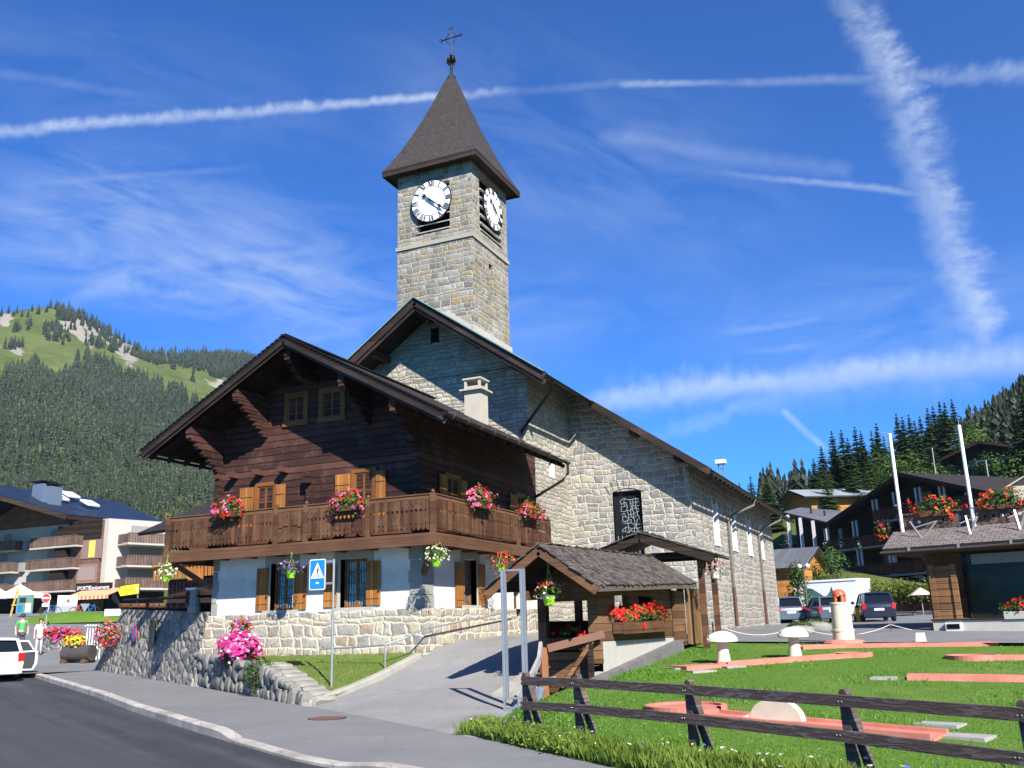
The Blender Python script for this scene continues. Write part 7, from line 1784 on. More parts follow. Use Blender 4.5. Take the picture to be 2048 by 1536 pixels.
# orange-lit house on the slope
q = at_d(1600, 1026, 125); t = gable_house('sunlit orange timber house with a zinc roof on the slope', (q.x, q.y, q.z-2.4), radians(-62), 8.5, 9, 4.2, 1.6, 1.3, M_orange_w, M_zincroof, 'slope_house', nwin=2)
# low roof with orange boards just past the church corner
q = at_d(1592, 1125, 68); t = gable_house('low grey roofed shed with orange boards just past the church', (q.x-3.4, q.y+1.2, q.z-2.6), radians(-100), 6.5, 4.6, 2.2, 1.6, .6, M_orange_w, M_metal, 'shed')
q = at_d(1578, 1178, 66); t = thing('orange_terrace', 'orange timber terrace above the parked silver car', 'terrace', (q.x, q.y, lot_z(q.x, q.y)))
for i, (dz, h) in enumerate(((1.55, 1.6),)):
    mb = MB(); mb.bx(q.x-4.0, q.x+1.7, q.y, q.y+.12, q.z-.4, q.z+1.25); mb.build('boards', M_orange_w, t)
mb = MB(); mb.bx(q.x-4, q.x+2.6, q.y+.2, q.y+3, 1, q.z-.3); mb.build('white_wall', M_white, t)
# dark chalet high on the right, pale chimney house at the edge
q = at_d(1966, 880, 112); t = gable_house('dark chalet standing high among the trees on the right', (q.x, q.y, q.z-4.6), radians(-20), 7, 8, 3.1, 1.6, 1.6, M_hwood, M_tile, 'upper_chalet', nwin=2)
q = at_d(1962, 965, 84); t = gable_house('grey roofed house half hidden behind the hotel ridge', (q.x, q.y+2, q.z-2.5), radians(-58), 6, 7, 1.8, 1.2, .7, M_hwood, M_metal, 'rear_house')
q = at_d(2044, 985, 60); t = thing('pale_chimney', 'pale rendered chimney block with a small gable roof at the right edge', 'chimney', (q.x, q.y, q.z)); mb = MB(); mb.bx(-.5, .9, -.4, .4, -3, .4); mb.build('shaft', M_chim, t, local=True); mb = MB(); mb.slab((.2, -.7, 1.0), (.2, .7, 1.0), (-.9, .7, .4), (-.9, -.7, .4), .08); mb.slab((.2, .7, 1.0), (.2, -.7, 1.0), (1.4, -.7, .4), (1.4, .7, .4), .08); mb.build('cap', M_chim, t, local=True)
# distant poles, lamps, antenna
for lab, px, py0, py1, D, r, cross in (('thin white pole behind the hotel ridge', 1866, 952, 893, 82, .05, 0), ('television antenna mast on the slope right of the flagpole', 1974, 975, 918, 80, .06, 1)):
    a, b = at_d(px+6, py0, D), at_d(px, py1, D); t = thing('mast', lab, 'mast', a); mb = MB(); mb.tube([(0, 0, -2), (0, 0, b.z-a.z)], r, 6); mb.build('pole', M_zinc, t, local=True)
    if cross: mb = MB(); mb.tube([(-.8, .3, b.z-a.z), (.8, -.3, b.z-a.z)], .03, 5); mb.build('aerial', M_zinc, t, local=True)
a = at_d(1607, 1135, 61); t = thing('lamp_post', 'street lamp with two white globes beside the parked cars', 'street lamp', (a.x, a.y, 1.2)); mb = MB(); mb.tube([(0, 0, 0), (0, 0, a.z-1.2)], .05, 7); mb.build('pole', M_grave, t, local=True)
for dx in (-.25, .25): mb = MB(); mb.lathe([(.0, -.16), (.12, -.1), (.16, 0), (.12, .1), (0, .16)], (dx, 0, a.z-1.1), 12); mb.build('globe', M_wpot, t, local=True, smooth=True)

# hedge planter, wooden balustrade, slate wall and parasol before the hotel
a, b = at_d(1722, 1190, 63), at_d(1880, 1186, 58)
t = thing('hedge', 'trimmed leafy hedge along the hotel terrace', 'hedge', a.lerp(b, .5)); P = np.array([list(a.lerp(b, u)) for u in rng.random(5000)])+rng.normal(size=(5000, 3))*np.array([[.3, .35, .32]]); V, Fq = quads(P-np.array([list(a.lerp(b, .5))]), unit(5000), rng.uniform(.12, .26, 5000), rng.uniform(.08, .16, 5000)); o = npmesh('foliage', V, Fq, leafm('hedge_leaves', (.05, .085, .012), (.17, .21, .04), trans=.2)); o.parent = t
t = thing('terrace_balustrade', 'red brown wooden balustrade below the hotel hedge', 'balustrade', a.lerp(b, .5)); A, B = a+Vector((0, -.5, -.75)), b+Vector((0, -.5, -.75)); n = 46
mb = MB()
for i in range(n): q = A.lerp(B, (i+.5)/n); mb.beam(q-Vector((0, 0, .55)), q+Vector((0, 0, .4)), .17, .03, (1, 0, 0)) if False else mb.box(q, (.19, .03, .85), Matrix.Rotation(atan2((B-A).y, (B-A).x), 3, 'Z'))
mb.build('boards', M_hred, t); mb = MB(); mb.beam(A+Vector((0, 0, .45)), B+Vector((0, 0, .45)), .1, .07); mb.build('rail', M_hred, t)
t = thing('slate_wall', 'low wall of thin grey slates behind the dark parked car', 'stone wall', a.lerp(b, .5)); A, B = a+Vector((0, -.8, -1.9)), b+Vector((.2, -.8, -1.8)); mb = MB(); mb.beam(A, B, .5, 1.5); mb.build('masonry', ashlar('slate_courses', .12, .5, [(.2, .21, .23), (.28, .29, .31), (.15, .16, .18)], (.12, .12, .12), .015), t)
q = at_d(1842, 1190, 57); t = thing('parasol', 'small pale folded-open parasol on the hotel terrace', 'parasol', (q.x, q.y, q.z-1.6)); mb = MB(); mb.tube([(0, 0, 0), (0, 0, 2)], .03, 6); mb.build('pole', M_zinc, t, local=True); mb = MB(); mb.lathe([(.75, 1.6), (.73, 1.6), (.02, 2.05), (.0, 2.05)], (0, 0, 0), 8); mb.build('canopy', plain('pink_canvas', (.62, .45, .38), .8), t, local=True)

# ================================================================== CARS
M_tyre = plain('tyre_rubber', (.015, .015, .015), .85, .1)
M_rim = plain('alloy_rim', (.4, .41, .42), .35, .1, metal=.8)
M_carglass = mat('car_glass', None, (.008, .010, .012), .05, spec=.5)
M_tail = plain('tail_lamp_red', (.45, .01, .012), .25, .1)
M_plate = plain('number_plate', (.8, .8, .78), .5, .03)
def paint(name, c, metal=.35):
    m = mat(name, None, c, .28, metal, .5); m.node_tree.nodes['Principled BSDF'].inputs['Coat Weight'].default_value = .7; return m
def car(name, label, p, rz, pm, L=4.3, W=1.78, Hh=1.5, belt=.92, van=0., plate='VS 4207', group=None, dooropen=False):
    """rear bumper at x=0, nose at +x"""
    t = thing(name, label, 'car', p, rz, group); w = W/2
    st = [(0.0, .9, .42, belt*.78), (.04, .97, .34, belt*.95), (.16, 1, .26, belt*1.02), (.7, 1.02, .2, belt*1.01), (L*.45, 1.02, .19, belt), (L*.66, 1.01, .19, belt*.98), (L*.78, 1, .2, belt*.93), (L*.92, .95, .24, belt*.8), (L*.98, .86, .3, belt*.68), (L, .78, .38, belt*.56)]
    rows = []
    for x, k2, zb, zt2 in st:
        ww2 = w*k2; h = zt2-zb
        sec = [(-ww2*.86, zb), (-ww2*.97, zb+h*.12), (-ww2, zb+h*.42), (-ww2*.985, zb+h*.7), (-ww2*.93, zb+h*.92), (-ww2*.86, zt2)]
        sec = sec+[(-y, z) for y, z in sec[::-1]]; rows.append([(x, y, z) for y, z in sec])
    mb = MB(); mb.grid(rows); mb.add(rows[0], [tuple(range(12))]); mb.add(rows[-1], [tuple(range(11, -1, -1))])
    for r0, r1 in zip(rows, rows[1:]): mb.quad(r0[0], r0[-1], r1[-1], r1[0])
    body = fix_normals(mb.build('body', pm, t, local=True, smooth=35))
    xr0, xr1, xf1, xf0 = .06, .42-.2*van, L*.52, L*.72
    def cab(s, lift=0): return [[(x, y*k2*s, z) for y in (-w, w)] for x, k2, z in ((xr0, .86, belt-.03), (xr1, .72, Hh-.07+lift), (xf1, .72, Hh-.05+lift), (xf0, .86, belt-.05))]
    c = cab(1.); mb = MB(); V = [p_ for r in c for p_ in r]; mb.add(V, [(0, 2, 3, 1), (2, 4, 5, 3), (4, 6, 7, 5), (0, 6, 4, 2), (1, 3, 5, 7), (0, 1, 7, 6)]); fix_normals(mb.build('windows', M_carglass, t, local=True))
    mb = MB(); rr = []
    for x, k2, z in ((xr1-.12, .7, Hh-.1), (xr1, .75, Hh-.035), (xr1+.5, .74, Hh), (xf1-.4, .74, Hh), (xf1, .74, Hh-.03), (xf1+.12, .72, Hh-.09)): rr.append([(x, -w*k2, z-.05), (x, -w*k2*.94, z), (x, 0, z+.02), (x, w*k2*.94, z), (x, w*k2, z-.05)])
    mb.grid(rr)
    for y in (-1, 1):
        f_ = 1.012
        mb.beam((xr0-.005, y*w*.86*f_, belt-.05), (xr1-.01, y*w*.73*f_, Hh-.06), .09, .06, (1, 0, 0)); mb.beam((xf0+.01, y*w*.86*f_, belt-.06), (xf1+.02, y*w*.73*f_, Hh-.06), .05, .07, (1, 0, 0))
        mb.beam((L*.36, y*w*.868*f_, belt-.05), (L*.36, y*w*.728*f_, Hh-.06), .03, .09, (1, 0, 0)); mb.beam((.85, y*w*.868*f_, belt-.05), (xr1+.35, y*w*.728*f_, Hh-.06), .03, .09, (1, 0, 0))
    mb.beam((xr0-.02, -w*.8, belt-.01), (xr0-.02, w*.8, belt-.01), .05, .08)
    mb.build('roof', pm, t, local=True, smooth=35)
    for x in (.78, L-.86):
        for y in (-1, 1):
            R = Matrix.Rotation(pi/2, 3, 'X'); mb = MB(); mb.lathe([(.2, -.1), (.3, -.1), (.315, -.07), (.315, .07), (.3, .1), (.2, .1)], (x, y*(w-.1), .315), 22, R); wh_ = mb.build('wheel', M_tyre, t, local=True, smooth=True)
            mb = MB(); mb.lathe([(.2, -.085), (.2, .085)], (x, y*(w-.1), .315), 14, R); mb.build('rim', M_rim, wh_, local=True)
    for y in (-1, 1):
        mb = MB(); mb.box((.045, y*w*.84, belt*.84), (.1, .2, .3), Matrix.Rotation(-y*.25, 3, 'Z')); mb.build('tail_light', M_tail, t, local=True)
        mb = MB(); mb.lathe([(.02, -.1), (.075, -.05), (.08, .05), (.02, .1)], (xf0-.35, y*(w+.1), belt+.08), 8, Matrix.Rotation(pi/2, 3, 'X')); mb.build('mirror', pm, t, local=True, smooth=True)
        mb = MB(); mb.box((L-.14, y*w*.68, belt*.66), (.2, .3, .14), Matrix.Rotation(y*.3, 3, 'Z')); mb.build('headlight', M_rim, t, local=True)
    mb = MB(); mb.box((-.015, 0, .36), (.1, W*.9, .2)); mb.box((0.02, 0, .27), (.1, W*.84, .08)); mb.build('bumper', pm if van < .5 else M_iron, t, local=True)
    mb = MB(); mb.box((-.01, 0, .66), (.03, .52, .12)); pl_ = mb.build('number_plate', M_plate, t, local=True)
    text(plate, 'plate_text', M_signblack, pl_, (-.028, 0, .66), .105, (pi/2, 0, -pi/2))
    if dooropen:
        mb = MB(); hx, hy = L*.62, -w; D_ = Matrix.Rotation(radians(62), 3, 'Z')
        def dp(u, v, o=0): return Vector((hx, hy, 0))+D_ @ Vector((-u, -o, v))
        out = [(0, .28), (.95, .28), (1.08, .5), (1.08, belt), (.95, belt+.06), (.72, Hh-.12), (.3, Hh-.1), (-.18, belt), (0, belt-.05)]
        mb.prism([dp(*q) for q in out], D_ @ Vector((0, .07, 0))); dr_ = fix_normals(mb.build('open_door', pm, t, local=True))
        mb = MB(); mb.prism([dp(*q, -.075) for q in ((.92, .34), (1.0, .55), (1.0, belt), (.06, belt-.05), (.06, .36))][::-1], D_ @ Vector((0, .02, 0))); mb.prism([dp(*q, -.075) for q in ((.92, belt+.05), (.7, Hh-.17), (.3, Hh-.15), (-.1, belt+.03))][::-1], D_ @ Vector((0, .015, 0))); fix_normals(mb.build('door_lining', plain('dark_trim', (.025, .025, .03), .6), dr_, local=True))
    return t
def place_car(px, py, D): p = at_d(px, py, D); p.z = lot_z(p.x, p.y)+.015; return p
cy = radians(90)-YAW  # heading of the view
def car_at(name, lab, px, py, D, turn, pm, **kw):
    p = place_car(px, py, D); d = (p-EYE); d.z = 0; base = atan2(d.y, d.x)+turn; return car(name, lab, p, base, pm, **kw)
car_at('parked_car', 'light grey blue people carrier parked nearest the church wall', 1585, 1243, 56, radians(14), paint('blue_grey_paint', (.11, .14, .19)), L=4.3, W=1.75, Hh=1.6, belt=.98, van=.3, plate='VS 61 904', group='cars parked beyond the lawn')
car_at('parked_car', 'grey hatchback parked in the middle, half hidden by the lighthouse', 1670, 1245, 53, radians(16), paint('steel_grey_paint', (.09, .11, .15)), L=4.1, W=1.7, Hh=1.5, belt=.94, plate='VD 3318', group='cars parked beyond the lawn')
car_at('parked_car', 'dark blue estate car parked rightmost before the slate wall', 1762, 1247, 51, radians(8), paint('dark_blue_paint', (.022, .03, .055)), L=4.6, W=1.84, Hh=1.62, belt=1.0, van=.3, plate='VS 28 551', group='cars parked beyond the lawn')
# white trailer with a painted mountain side
q = at_d(1595, 1248, 63); q2 = at_d(1722, 1248, 60); d = (q2-q); d.z = 0; Lh = d.length
t = thing('trailer', 'white market trailer with a green mountain picture on its side', 'trailer', (q.x, q.y, 1.3), atan2(d.y, d.x))
mb = MB(); mb.bx(0, Lh, 0, 2.1, .45, 2.62); mb.bx(-.05, Lh+.05, -.05, 2.15, 2.62, 2.75); bd = mb.build('box_body', M_signwhite, t, local=True)
mb = MB(); mb.prism([(Lh*.15, -.01, .8), (Lh*.17, -.01, 1.9), (Lh*.21, -.01, 2.25), (Lh*.3, -.01, 2.2), (Lh*.42, -.01, 1.85), (Lh*.5, -.01, 1.6), (Lh*.58, -.01, 1.95), (Lh*.61, -.01, 2.3), (Lh*.64, -.01, 1.9), (Lh*.66, -.01, .8)], (0, .008, 0)); fix_normals(mb.build('mountain_picture', plain('dark_teal', (.05, .13, .13), .5, .4, scale=1.5), bd, local=True))
mb = MB(); mb.prism([(Lh*.2, -.016, .9), (Lh*.22, -.016, 1.5), (Lh*.28, -.016, 1.75), (Lh*.36, -.016, 1.55), (Lh*.42, -.016, 1.2), (Lh*.44, -.016, .9)], (0, .006, 0)); mb.prism([(Lh*.5, -.016, 1.4), (Lh*.56, -.016, 1.75), (Lh*.57, -.016, 1.3)], (0, .006, 0)); fix_normals(mb.build('meadow_picture', plain('meadow_green', (.16, .46, .25), .5, .3, scale=2), bd, local=True))
for x in (Lh*.3, Lh*.7): mb = MB(); mb.lathe([(.3, -.1), (.3, .1)], (x, .15, .3), 18, Matrix.Rotation(pi/2, 3, 'X')); mb.build('wheel', M_tyre, t, local=True)
q = at_d(1722, 1240, 53); t = thing('litter_bin', 'yellow rubbish bin standing between the two right parked cars', 'bin', (q.x, q.y, lot_z(q.x, q.y))); mb = MB(); mb.lathe([(.22, 0), (.25, .1), (.27, .75), (.22, .85)], (0, 0, 0), 14); mb.build('drum', plain('yellow_plastic', (.62, .42, .02), .5), t, local=True, smooth=True); mb = MB(); mb.lathe([(.28, .8), (.2, .95), (0, .98)], (0, 0, 0), 14); mb.build('lid', M_iron, t, local=True, smooth=True)
# ================================================================== LEFT SIDE: apartment block, shops, people
def gl(px, py, D):
    p = at_d(px, py, D); p.z = plaza_z(p.x, p.y)+.01; return p
Da = 98
A0 = at_d(208, 1168, Da); AZ = A0.z
ap = thing('apartment_block', 'four storey white and brown apartment block with blue roof and balconies', 'apartment building', (A0.x, A0.y, 3.5))
M_cream = plain('cream_render', (.40, .38, .335), .9, .06, scale=1)
M_cladding = wood('mauve_cladding', (.13, .07, .052), (.17, .095, .072), .2, gap=.004)
M_abal = wood('grey_brown_balcony', (.12, .075, .055), (.18, .12, .095), .22, True, gap=.02)
M_blueroof = shingle('blue_steel_roof', [(.011, .019, .038), (.015, .025, .048)], 4., .6, bumpd=.03, rough=.4)
fx = A0.x; fy = A0.y; gz_ = 3.3
lv = [at_d(200, y, Da).z for y in (1178, 1132, 1086)]          # storey lines above the shops
st_h = (lv[2]-lv[0])/2; top = at_y(134, 1029, fy-1.6).z-.6
LX0 = at_y(-150, 1100, fy).x; XA = at_y(148, 1100, fy).x
Lw = fx-LX0
# right wing faces east; its end wall recedes
az = radians(18); wd = Vector((sin(az), cos(az), 0)); RL = (at_line(333, 1100, (fx, fy), (fx+wd.x, fy+wd.y))-Vector((fx, fy, 0))).xy.length
R_end = Vector((fx, fy, 0))+wd*RL
mb = MB()
mb.prism([(LX0, fy, gz_-1), (fx, fy, gz_-1), (R_end.x, R_end.y, gz_-1), (R_end.x-14, R_end.y+8, gz_-1), (LX0, fy+22, gz_-1)], (0, 0, top-gz_+1)); fix_normals(mb.build('walls', M_cream, ap))
ff = Face((0, fy, 0), (1, 0, 0), (0, -1, 0)); rfc = Face((fx, fy, 0), wd, Vector((wd.y, -wd.x, 0)))
mb = MB(); ff.box(mb, XA, fx-.6, lv[0]-.1, top-.1, -.2, .5); cl_ = mb.build('clad_bay', M_cladding, ap)
mb = MB(); ff.box(mb, XA-.3, fx-.4, lv[2]+.4, top-.05, .5, .56); mb.build('dark_attic', M_dark, cl_)
for px, py, open_ in ((183, 1098, 1), (173, 1147, 0)):
    c = at_y(px, py, fy-.55); mb = MB(); ff.box(mb, c.x-1.5, c.x+1.5, c.z-1., c.z+1., .5, .58); w_ = mb.build('window', plain('mauve_shutters', (.22, .14, .115), .7, .06), cl_)
    mb = MB(); ff.box(mb, c.x-.35, c.x+.55, c.z-.9, c.z+.9, .58, .61) if open_ else ff.box(mb, c.x-1.2, c.x+1.2, c.z-.7, c.z+.7, .58, .61); mb.build('pane', plain('yellow_curtain', (.6, .5, .1), .6) if open_ else plain('grey_louvre', (.27, .2, .17), .7), w_)
def slab_balcony(fc, u0, u1, z, d, m=M_abal):
    mb = MB(); fc.box(mb, u0, u1, z-.18, z, 0, d); b = mb.build('balcony', M_cream, ap)
    mb = MB(); n = max(2, int((u1-u0)/.3)); w = (u1-u0)/n
    for i in range(n): fc.box(mb, u0+i*w+.03, u0+(i+1)*w-.03, z+.04, z+1.0, d-.03, d+.02)
    fc.box(mb, u0, u1, z+.99, z+1.08, d-.05, d+.05)
    for u in (u0, u1-.06): fc.box(mb, u, u+.06, z+.04, z+1.0, .1, d)
    mb.build('balustrade', m, b)
    return b
for i, z in enumerate(lv):
    a, b2 = at_y(52+4*i, 1100, fy-1.4).x, at_y(146+3*i, 1100, fy-1.4).x
    slab_balcony(ff, a, b2, z, 1.5); a, b2 = LX0+.5, at_y(22+4*i, 1100, fy-1.4).x
    slab_balcony(ff, a, b2, z, 1.5)
    slab_balcony(rfc, 1.1, RL-.2, z, 2.5)
    for u0, u1 in ((at_y(92+4*i, 1100, fy).x, at_y(118+4*i, 1100, fy).x), (at_y(0+3*i, 1100, fy).x, at_y(14+3*i, 1100, fy).x)):
        mb = MB(); ff.box(mb, u0, u1, z+.05, z+2.1, .0, .04); w_ = mb.build('balcony_door', plain('grey_blinds', (.24, .23, .22), .6, .1), ap)
    for u0, u1 in ((2.5, 6.2), (9.5, 12)):
        mb = MB(); rfc.box(mb, u0, u1, z+.05, z+2.1, 0, .04); mb.build('balcony_door', plain('grey_blinds', (.24, .23, .22), .6, .1), ap)
    u0, u1 = at_y(120+4*i, 1100, fy).x, XA; mb = MB(); ff.box(mb, u0+.2, u1, z, z+st_h-.2, .0, 1.2); mb.build('recess_shade_block', M_dark, ap)  # projecting dark timber block stands for the shade of a recess
    u0, u1 = at_y(36+4*i, 1100, fy).x, at_y(52+4*i, 1100, fy).x; mb = MB(); ff.box(mb, u0, u1, z, z+1.0, .0, .5); mb.build('side_panel', plain('grey_panel', (.25, .25, .24), .7), ap)
# roof: blue sheet slope facing the square
e0 = at_y(134, 1029, fy-1.6); e1 = at_line(336, 1049, e0[:2], (e0.x+.12, e0.y+1)); rfe = at_y(235, 1003, e1.y); rne = at_line(-115, 953, rfe[:2], (rfe.x, rfe.y-1)); rne.z = rfe.z; e1.z = e0.z
mb = MB(); mb.slab(e0, e1, rfe, rne, .3); w2 = rfe-e1; mb.slab(rne, rfe, rfe+Vector((w2.x, 0, -w2.z)), rne+Vector((w2.x, 0, -w2.z)), .3); rb = mb.build('roof', M_blueroof, ap)
mb = MB(); mb.beam(e0+Vector((.05, 0, -.3)), e1+Vector((.05, 0, -.3)), .14, .4); mb.beam(e0+Vector((0, -.05, -.3)), rne+Vector((0, -.05, -.3)), .14, .5)
mb.slab(e0-Vector((.1, -.1, .42)), e1-Vector((.1, .1, .42)), rfe-Vector((0, .1, .5)), rne-Vector((0, -.1, .5)), .1); mb.build('eave', M_dark, rb)
mb = MB(); gx_ = lambda x: e0.z-.55+(rfe.z-e0.z)*(e0.x-x)/(e0.x-rfe.x)
mb.add([(LX0, fy-.1, top-.2), (e0.x-.2, fy-.1, top-.2), (e0.x-.2, fy-.1, gx_(e0.x)), (rfe.x, fy-.1, gx_(rfe.x)), (LX0, fy-.1, gx_(rfe.x)-2)], [(0, 1, 2, 3, 4)]); mb.build('gable_boards', M_cladding, ap)
rn_ = (rne-e0).cross(e1-e0)
for px, py, h in ((86, 992, 2.6), (101, 997, 2.1)):
    q = at_plane(px, py, e0, rn_); mb = MB(); mb.bx(q.x-.8, q.x+.8, q.y-.8, q.y+.8, q.z-1., q.z+1.3); c_ = mb.build('chimney', plain('blue_grey_sheet', (.1, .14, .2), .5), rb); mb = MB(); mb.bx(q.x-1., q.x+1., q.y-1, q.y+1, q.z+1.45, q.z+1.6); mb.build('cowl', M_iron, c_)
for px, py in ((119, 994), (141, 989), (180, 1006)):
    q = at_plane(px, py, e0, rn_); mb = MB(); mb.box(q, (1.6, 1.6, .2), Matrix.Rotation(atan2(rne.z-e0.z, e0.x-rne.x), 3, 'Y')); mb.build('skylight', M_signwhite, rb)
# shop fronts below
zs = lv[0]-.15
mb = MB(); ff.box(mb, LX0, fx+.1, gz_-.5, zs-.1, .0, .1); rfc.box(mb, .1, RL, gz_-.5, zs-.1, 0, .1); sh_ = mb.build('shop_fronts', M_glass, ap)
mb = MB(); a, b2 = at_y(143, 1170, fy-1).x, at_y(212, 1170, fy-1).x; ff.box(mb, a, b2, zs-.2, zs+.75, .12, .6); fas = mb.build('shop_fascia', M_dark, ap)
text('SPORTS', 'fascia_text', M_signwhite, fas, Vector((lerp(a, b2, .27), fy-.63, zs+.28))-origin(ap), .55, (pi/2, 0, 0)); text('Equipement', 'fascia_text', M_signwhite, fas, Vector((lerp(a, b2, .73), fy-.63, zs+.28))-origin(ap), .6, (pi/2, 0, 0))
def stripe_awn(k, b):
    o = k.sep(k.coord()); s2 = k.mr(k.m('SINE', k.m('MULTIPLY', o[0], 11.)), -.2, .2); return k.mix(s2, (.55, .16, .06), (.72, .5, .3))
M_awn = mat('striped_awning', stripe_awn, rough=.85); M_awn2 = plain('orange_awning', (.45, .2, .09), .85, .1)
def awning(u0, u1, z0, z1, d, m):
    mb = MB(); P = [ff.p(u0, z1, .15), ff.p(u1, z1, .15), ff.p(u1, z0+.35, d), ff.p(u0, z0+.35, d)]; mb.quad(*P[::-1]); mb.quad(ff.p(u0, z0, d), ff.p(u1, z0, d), P[2], P[3]); mb.quad(*[p-Vector((0, 0, .03)) for p in P]); return mb.build('awning', m, ap)
z1_, z0_ = at_y(180, 1178, fy-.5).z, at_y(180, 1198, fy-3).z
awning(at_y(140, 1185, fy-2).x, at_y(226, 1185, fy-2).x, z0_, z1_, 2.6, M_awn); awning(at_y(36, 1185, fy-2).x, at_y(92, 1185, fy-2).x, z0_, z1_, 3.2, M_awn2)
# timber balcony house peeping out behind the chalet
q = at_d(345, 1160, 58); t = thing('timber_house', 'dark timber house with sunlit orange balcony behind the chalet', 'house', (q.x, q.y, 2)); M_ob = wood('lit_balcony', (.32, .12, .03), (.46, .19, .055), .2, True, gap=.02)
mb = MB(); mb.bx(q.x-.6, q.x+9, q.y+2, q.y+9, 0, q.z+3.5); mb.bx(q.x-1.3, q.x+9, q.y+1, q.y+2, 0, q.z+.1); mb.build('walls', M_hwood, t)
mb = MB(); mb.beam(q+Vector((-1.6, .0, .9)), q+Vector((8, 1.2, 1.25)), .5, .12); dk_ = mb.build('balcony_deck', M_ob, t)
n = 34
mb = MB()
for i in range(n): mb.box(q+Vector((-1.5+i*.27, .03*i, .42+.011*i)), (.2, .05, .8))
mb.build('balustrade', M_ob, dk_); mb = MB(); mb.beam(q+Vector((3.2, .2, -2.0)), q+Vector((4.2, .3, -.1)), .22, .2); mb.build('brace', M_ob, dk_)
mb = MB(); mb.slab(q+Vector((-2.2, -1, 3.0)), q+Vector((10, -1, 3.4)), q+Vector((10, 6, 6.3)), q+Vector((-2.2, 6, 6.0)), .2); mb.build('roof', M_tile, t)
q2 = at_d(392, 1148, 57); mb = MB(); mb.box(q2, (1.1, .1, .7)); mb.build('orange_panel', M_ob, t)
# grass mounds and kerb on the square
M_mound = M_lawn
for lab, px, py, D, rx, ry, h in (('green grass mound in front of the sports shop, left one', 150, 1252, 66, 5.0, 2.2, .75), ('green grass strip right of the mound under the toilet sign', 225, 1243, 72, 3.6, 1.6, .5)):
    c = gl(px, py, D); mb = MB(); rows = []
    for i in range(9):
        r = i/8; rows.append([(c.x+rx*r*cos(a)*.92-ry*r*sin(a)*.3, c.y+rx*r*cos(a)*.35+ry*r*sin(a), c.z+h*(1-r*r)-.1*r) for a in [j*2*pi/24 for j in range(25)]])
    mb.grid(rows); o = mb.build('grass_mound', M_mound, smooth=True); fix_normals(o); tag(o, lab, 'grass mound', kind='structure')
# market tents
def tent(label, px, py, D, w, d, h, group):
    c = gl(px, py, D); t = thing('market_tent', label, 'tent', c, radians(18), group)
    for x in (-w/2, w/2):
        for y in (-d/2, d/2): mb = MB(); mb.tube([(x, y, 0), (x, y, h)], .05, 6); mb.build('pole', M_signwhite, t, local=True)
    mb = MB(); M_ = [(-w/2, -d/2, h), (w/2, -d/2, h), (w/2, d/2, h), (-w/2, d/2, h)]; ap_ = (0, 0, h+1.0); mid = [(x*.42, y*.42, h+.34) for x, y, _ in M_]
    for i in range(4):
        j = (i+1) % 4; mb.quad(M_[i], M_[j], mid[j], mid[i]); mb.add([mid[i], mid[j], ap_], [(0, 1, 2)]); a, b = Vector(M_[i]), Vector(M_[j]); mb.quad(a-Vector((0, 0, .35)), b-Vector((0, 0, .35)), b, a)
    mb.build('canopy', plain('white_canvas', (.8, .8, .8), .8, .03), t, local=True)
    mb = MB(); mb.bx(-w/2+.3, w/2-.3, d/2-.5, d/2-.3, .0, 1.9); mb.build('dark_goods', M_dark, t, local=True)
tent('white market tent with its full peak in view', 34, 1240, 88, 3.9, 3.6, 1.75, 'white market tents'); tent('white market tent cut by the left picture edge', -22, 1241, 88, 3.9, 3.6, 1.75, 'white market tents')
# A-frame board and poster board
c = gl(28, 1243, 76); t = thing('easel', 'yellow wooden easel standing before the tents', 'easel', c)
for a, b in (((-.5, 0, 0), (.05, 0, 2.3)), ((.75, -.1, .2), (.05, 0, 2.3)), ((.3, .7, 0), (.05, 0, 2.2))): mb = MB(); mb.beam(a, b, .1, .12); mb.build('leg', plain('yellow_wood', (.55, .4, .1), .6), t, local=True)
mb = MB(); mb.beam((-.4, -.05, .9), (.6, -.1, .9), .08, .1); mb.build('ledge', plain('yellow_wood', (.55, .4, .1), .6), t, local=True)
c = gl(46, 1245, 74); t = thing('poster_board', 'dark poster board with blue and white notices', 'poster board', c, radians(12)); mb = MB(); mb.box((0, 0, .95), (1.5, .08, 1.5)); b_ = mb.build('panel', plain('board_green', (.12, .22, .16), .6), t, local=True)
for x, z, w, h, m in ((-.4, .65, .45, .55, M_signblue), (.35, .7, .5, .7, M_signwhite), (-.2, 1.3, .6, .4, M_signblack)): mb = MB(); mb.box((x, -.045, z), (w, .012, h)); mb.build('poster', m, b_, local=True)
# road signs on the square
def pole_sign(name, label, px, py0, py1, D): a = gl(px, py0, D); b = at_d(px, py1, D); t = thing(name, label, 'road sign', a); mb = MB(); mb.tube([(0, 0, -.2), (0, 0, b.z-a.z)], .04, 7); mb.build('pole', M_zinc, t, local=True); return t, a
Rv = Matrix((_r.normalized(), Vector((0, 0, 1)), Vector((-_fw.x, -_fw.y, 0)).normalized())).transposed()
t, a = pole_sign('no_entry_sign', 'red no entry sign with white bar and a small white plate', 92, 1245, 1190, 62)
c = at_d(92.5, 1196, 61.8)-a
for r, d_, m in ((.30, 0, M_signwhite), (.275, .008, M_signred)): mb = MB(); mb.lathe([(r, -.02), (r, 0)], c-Vector((_fw.x, _fw.y, 0))*d_, 24, Rv); mb.build('disc', m, t, local=True)
mb = MB(); mb.box(c-Vector((_fw.x, _fw.y, 0))*.02, (.42, .11, .012), Rv); mb.build('bar', M_signwhite, t, local=True); mb = MB(); mb.box(c+Vector((0, 0, -.46)), (.46, .2, .02), Rv); mb.build('plate', M_signwhite, t, local=True)
t, a = pole_sign('yield_sign', 'back of a grey triangular yield sign on a thin pole', 169, 1250, 1209, 66); c = at_d(170, 1213, 66)-a
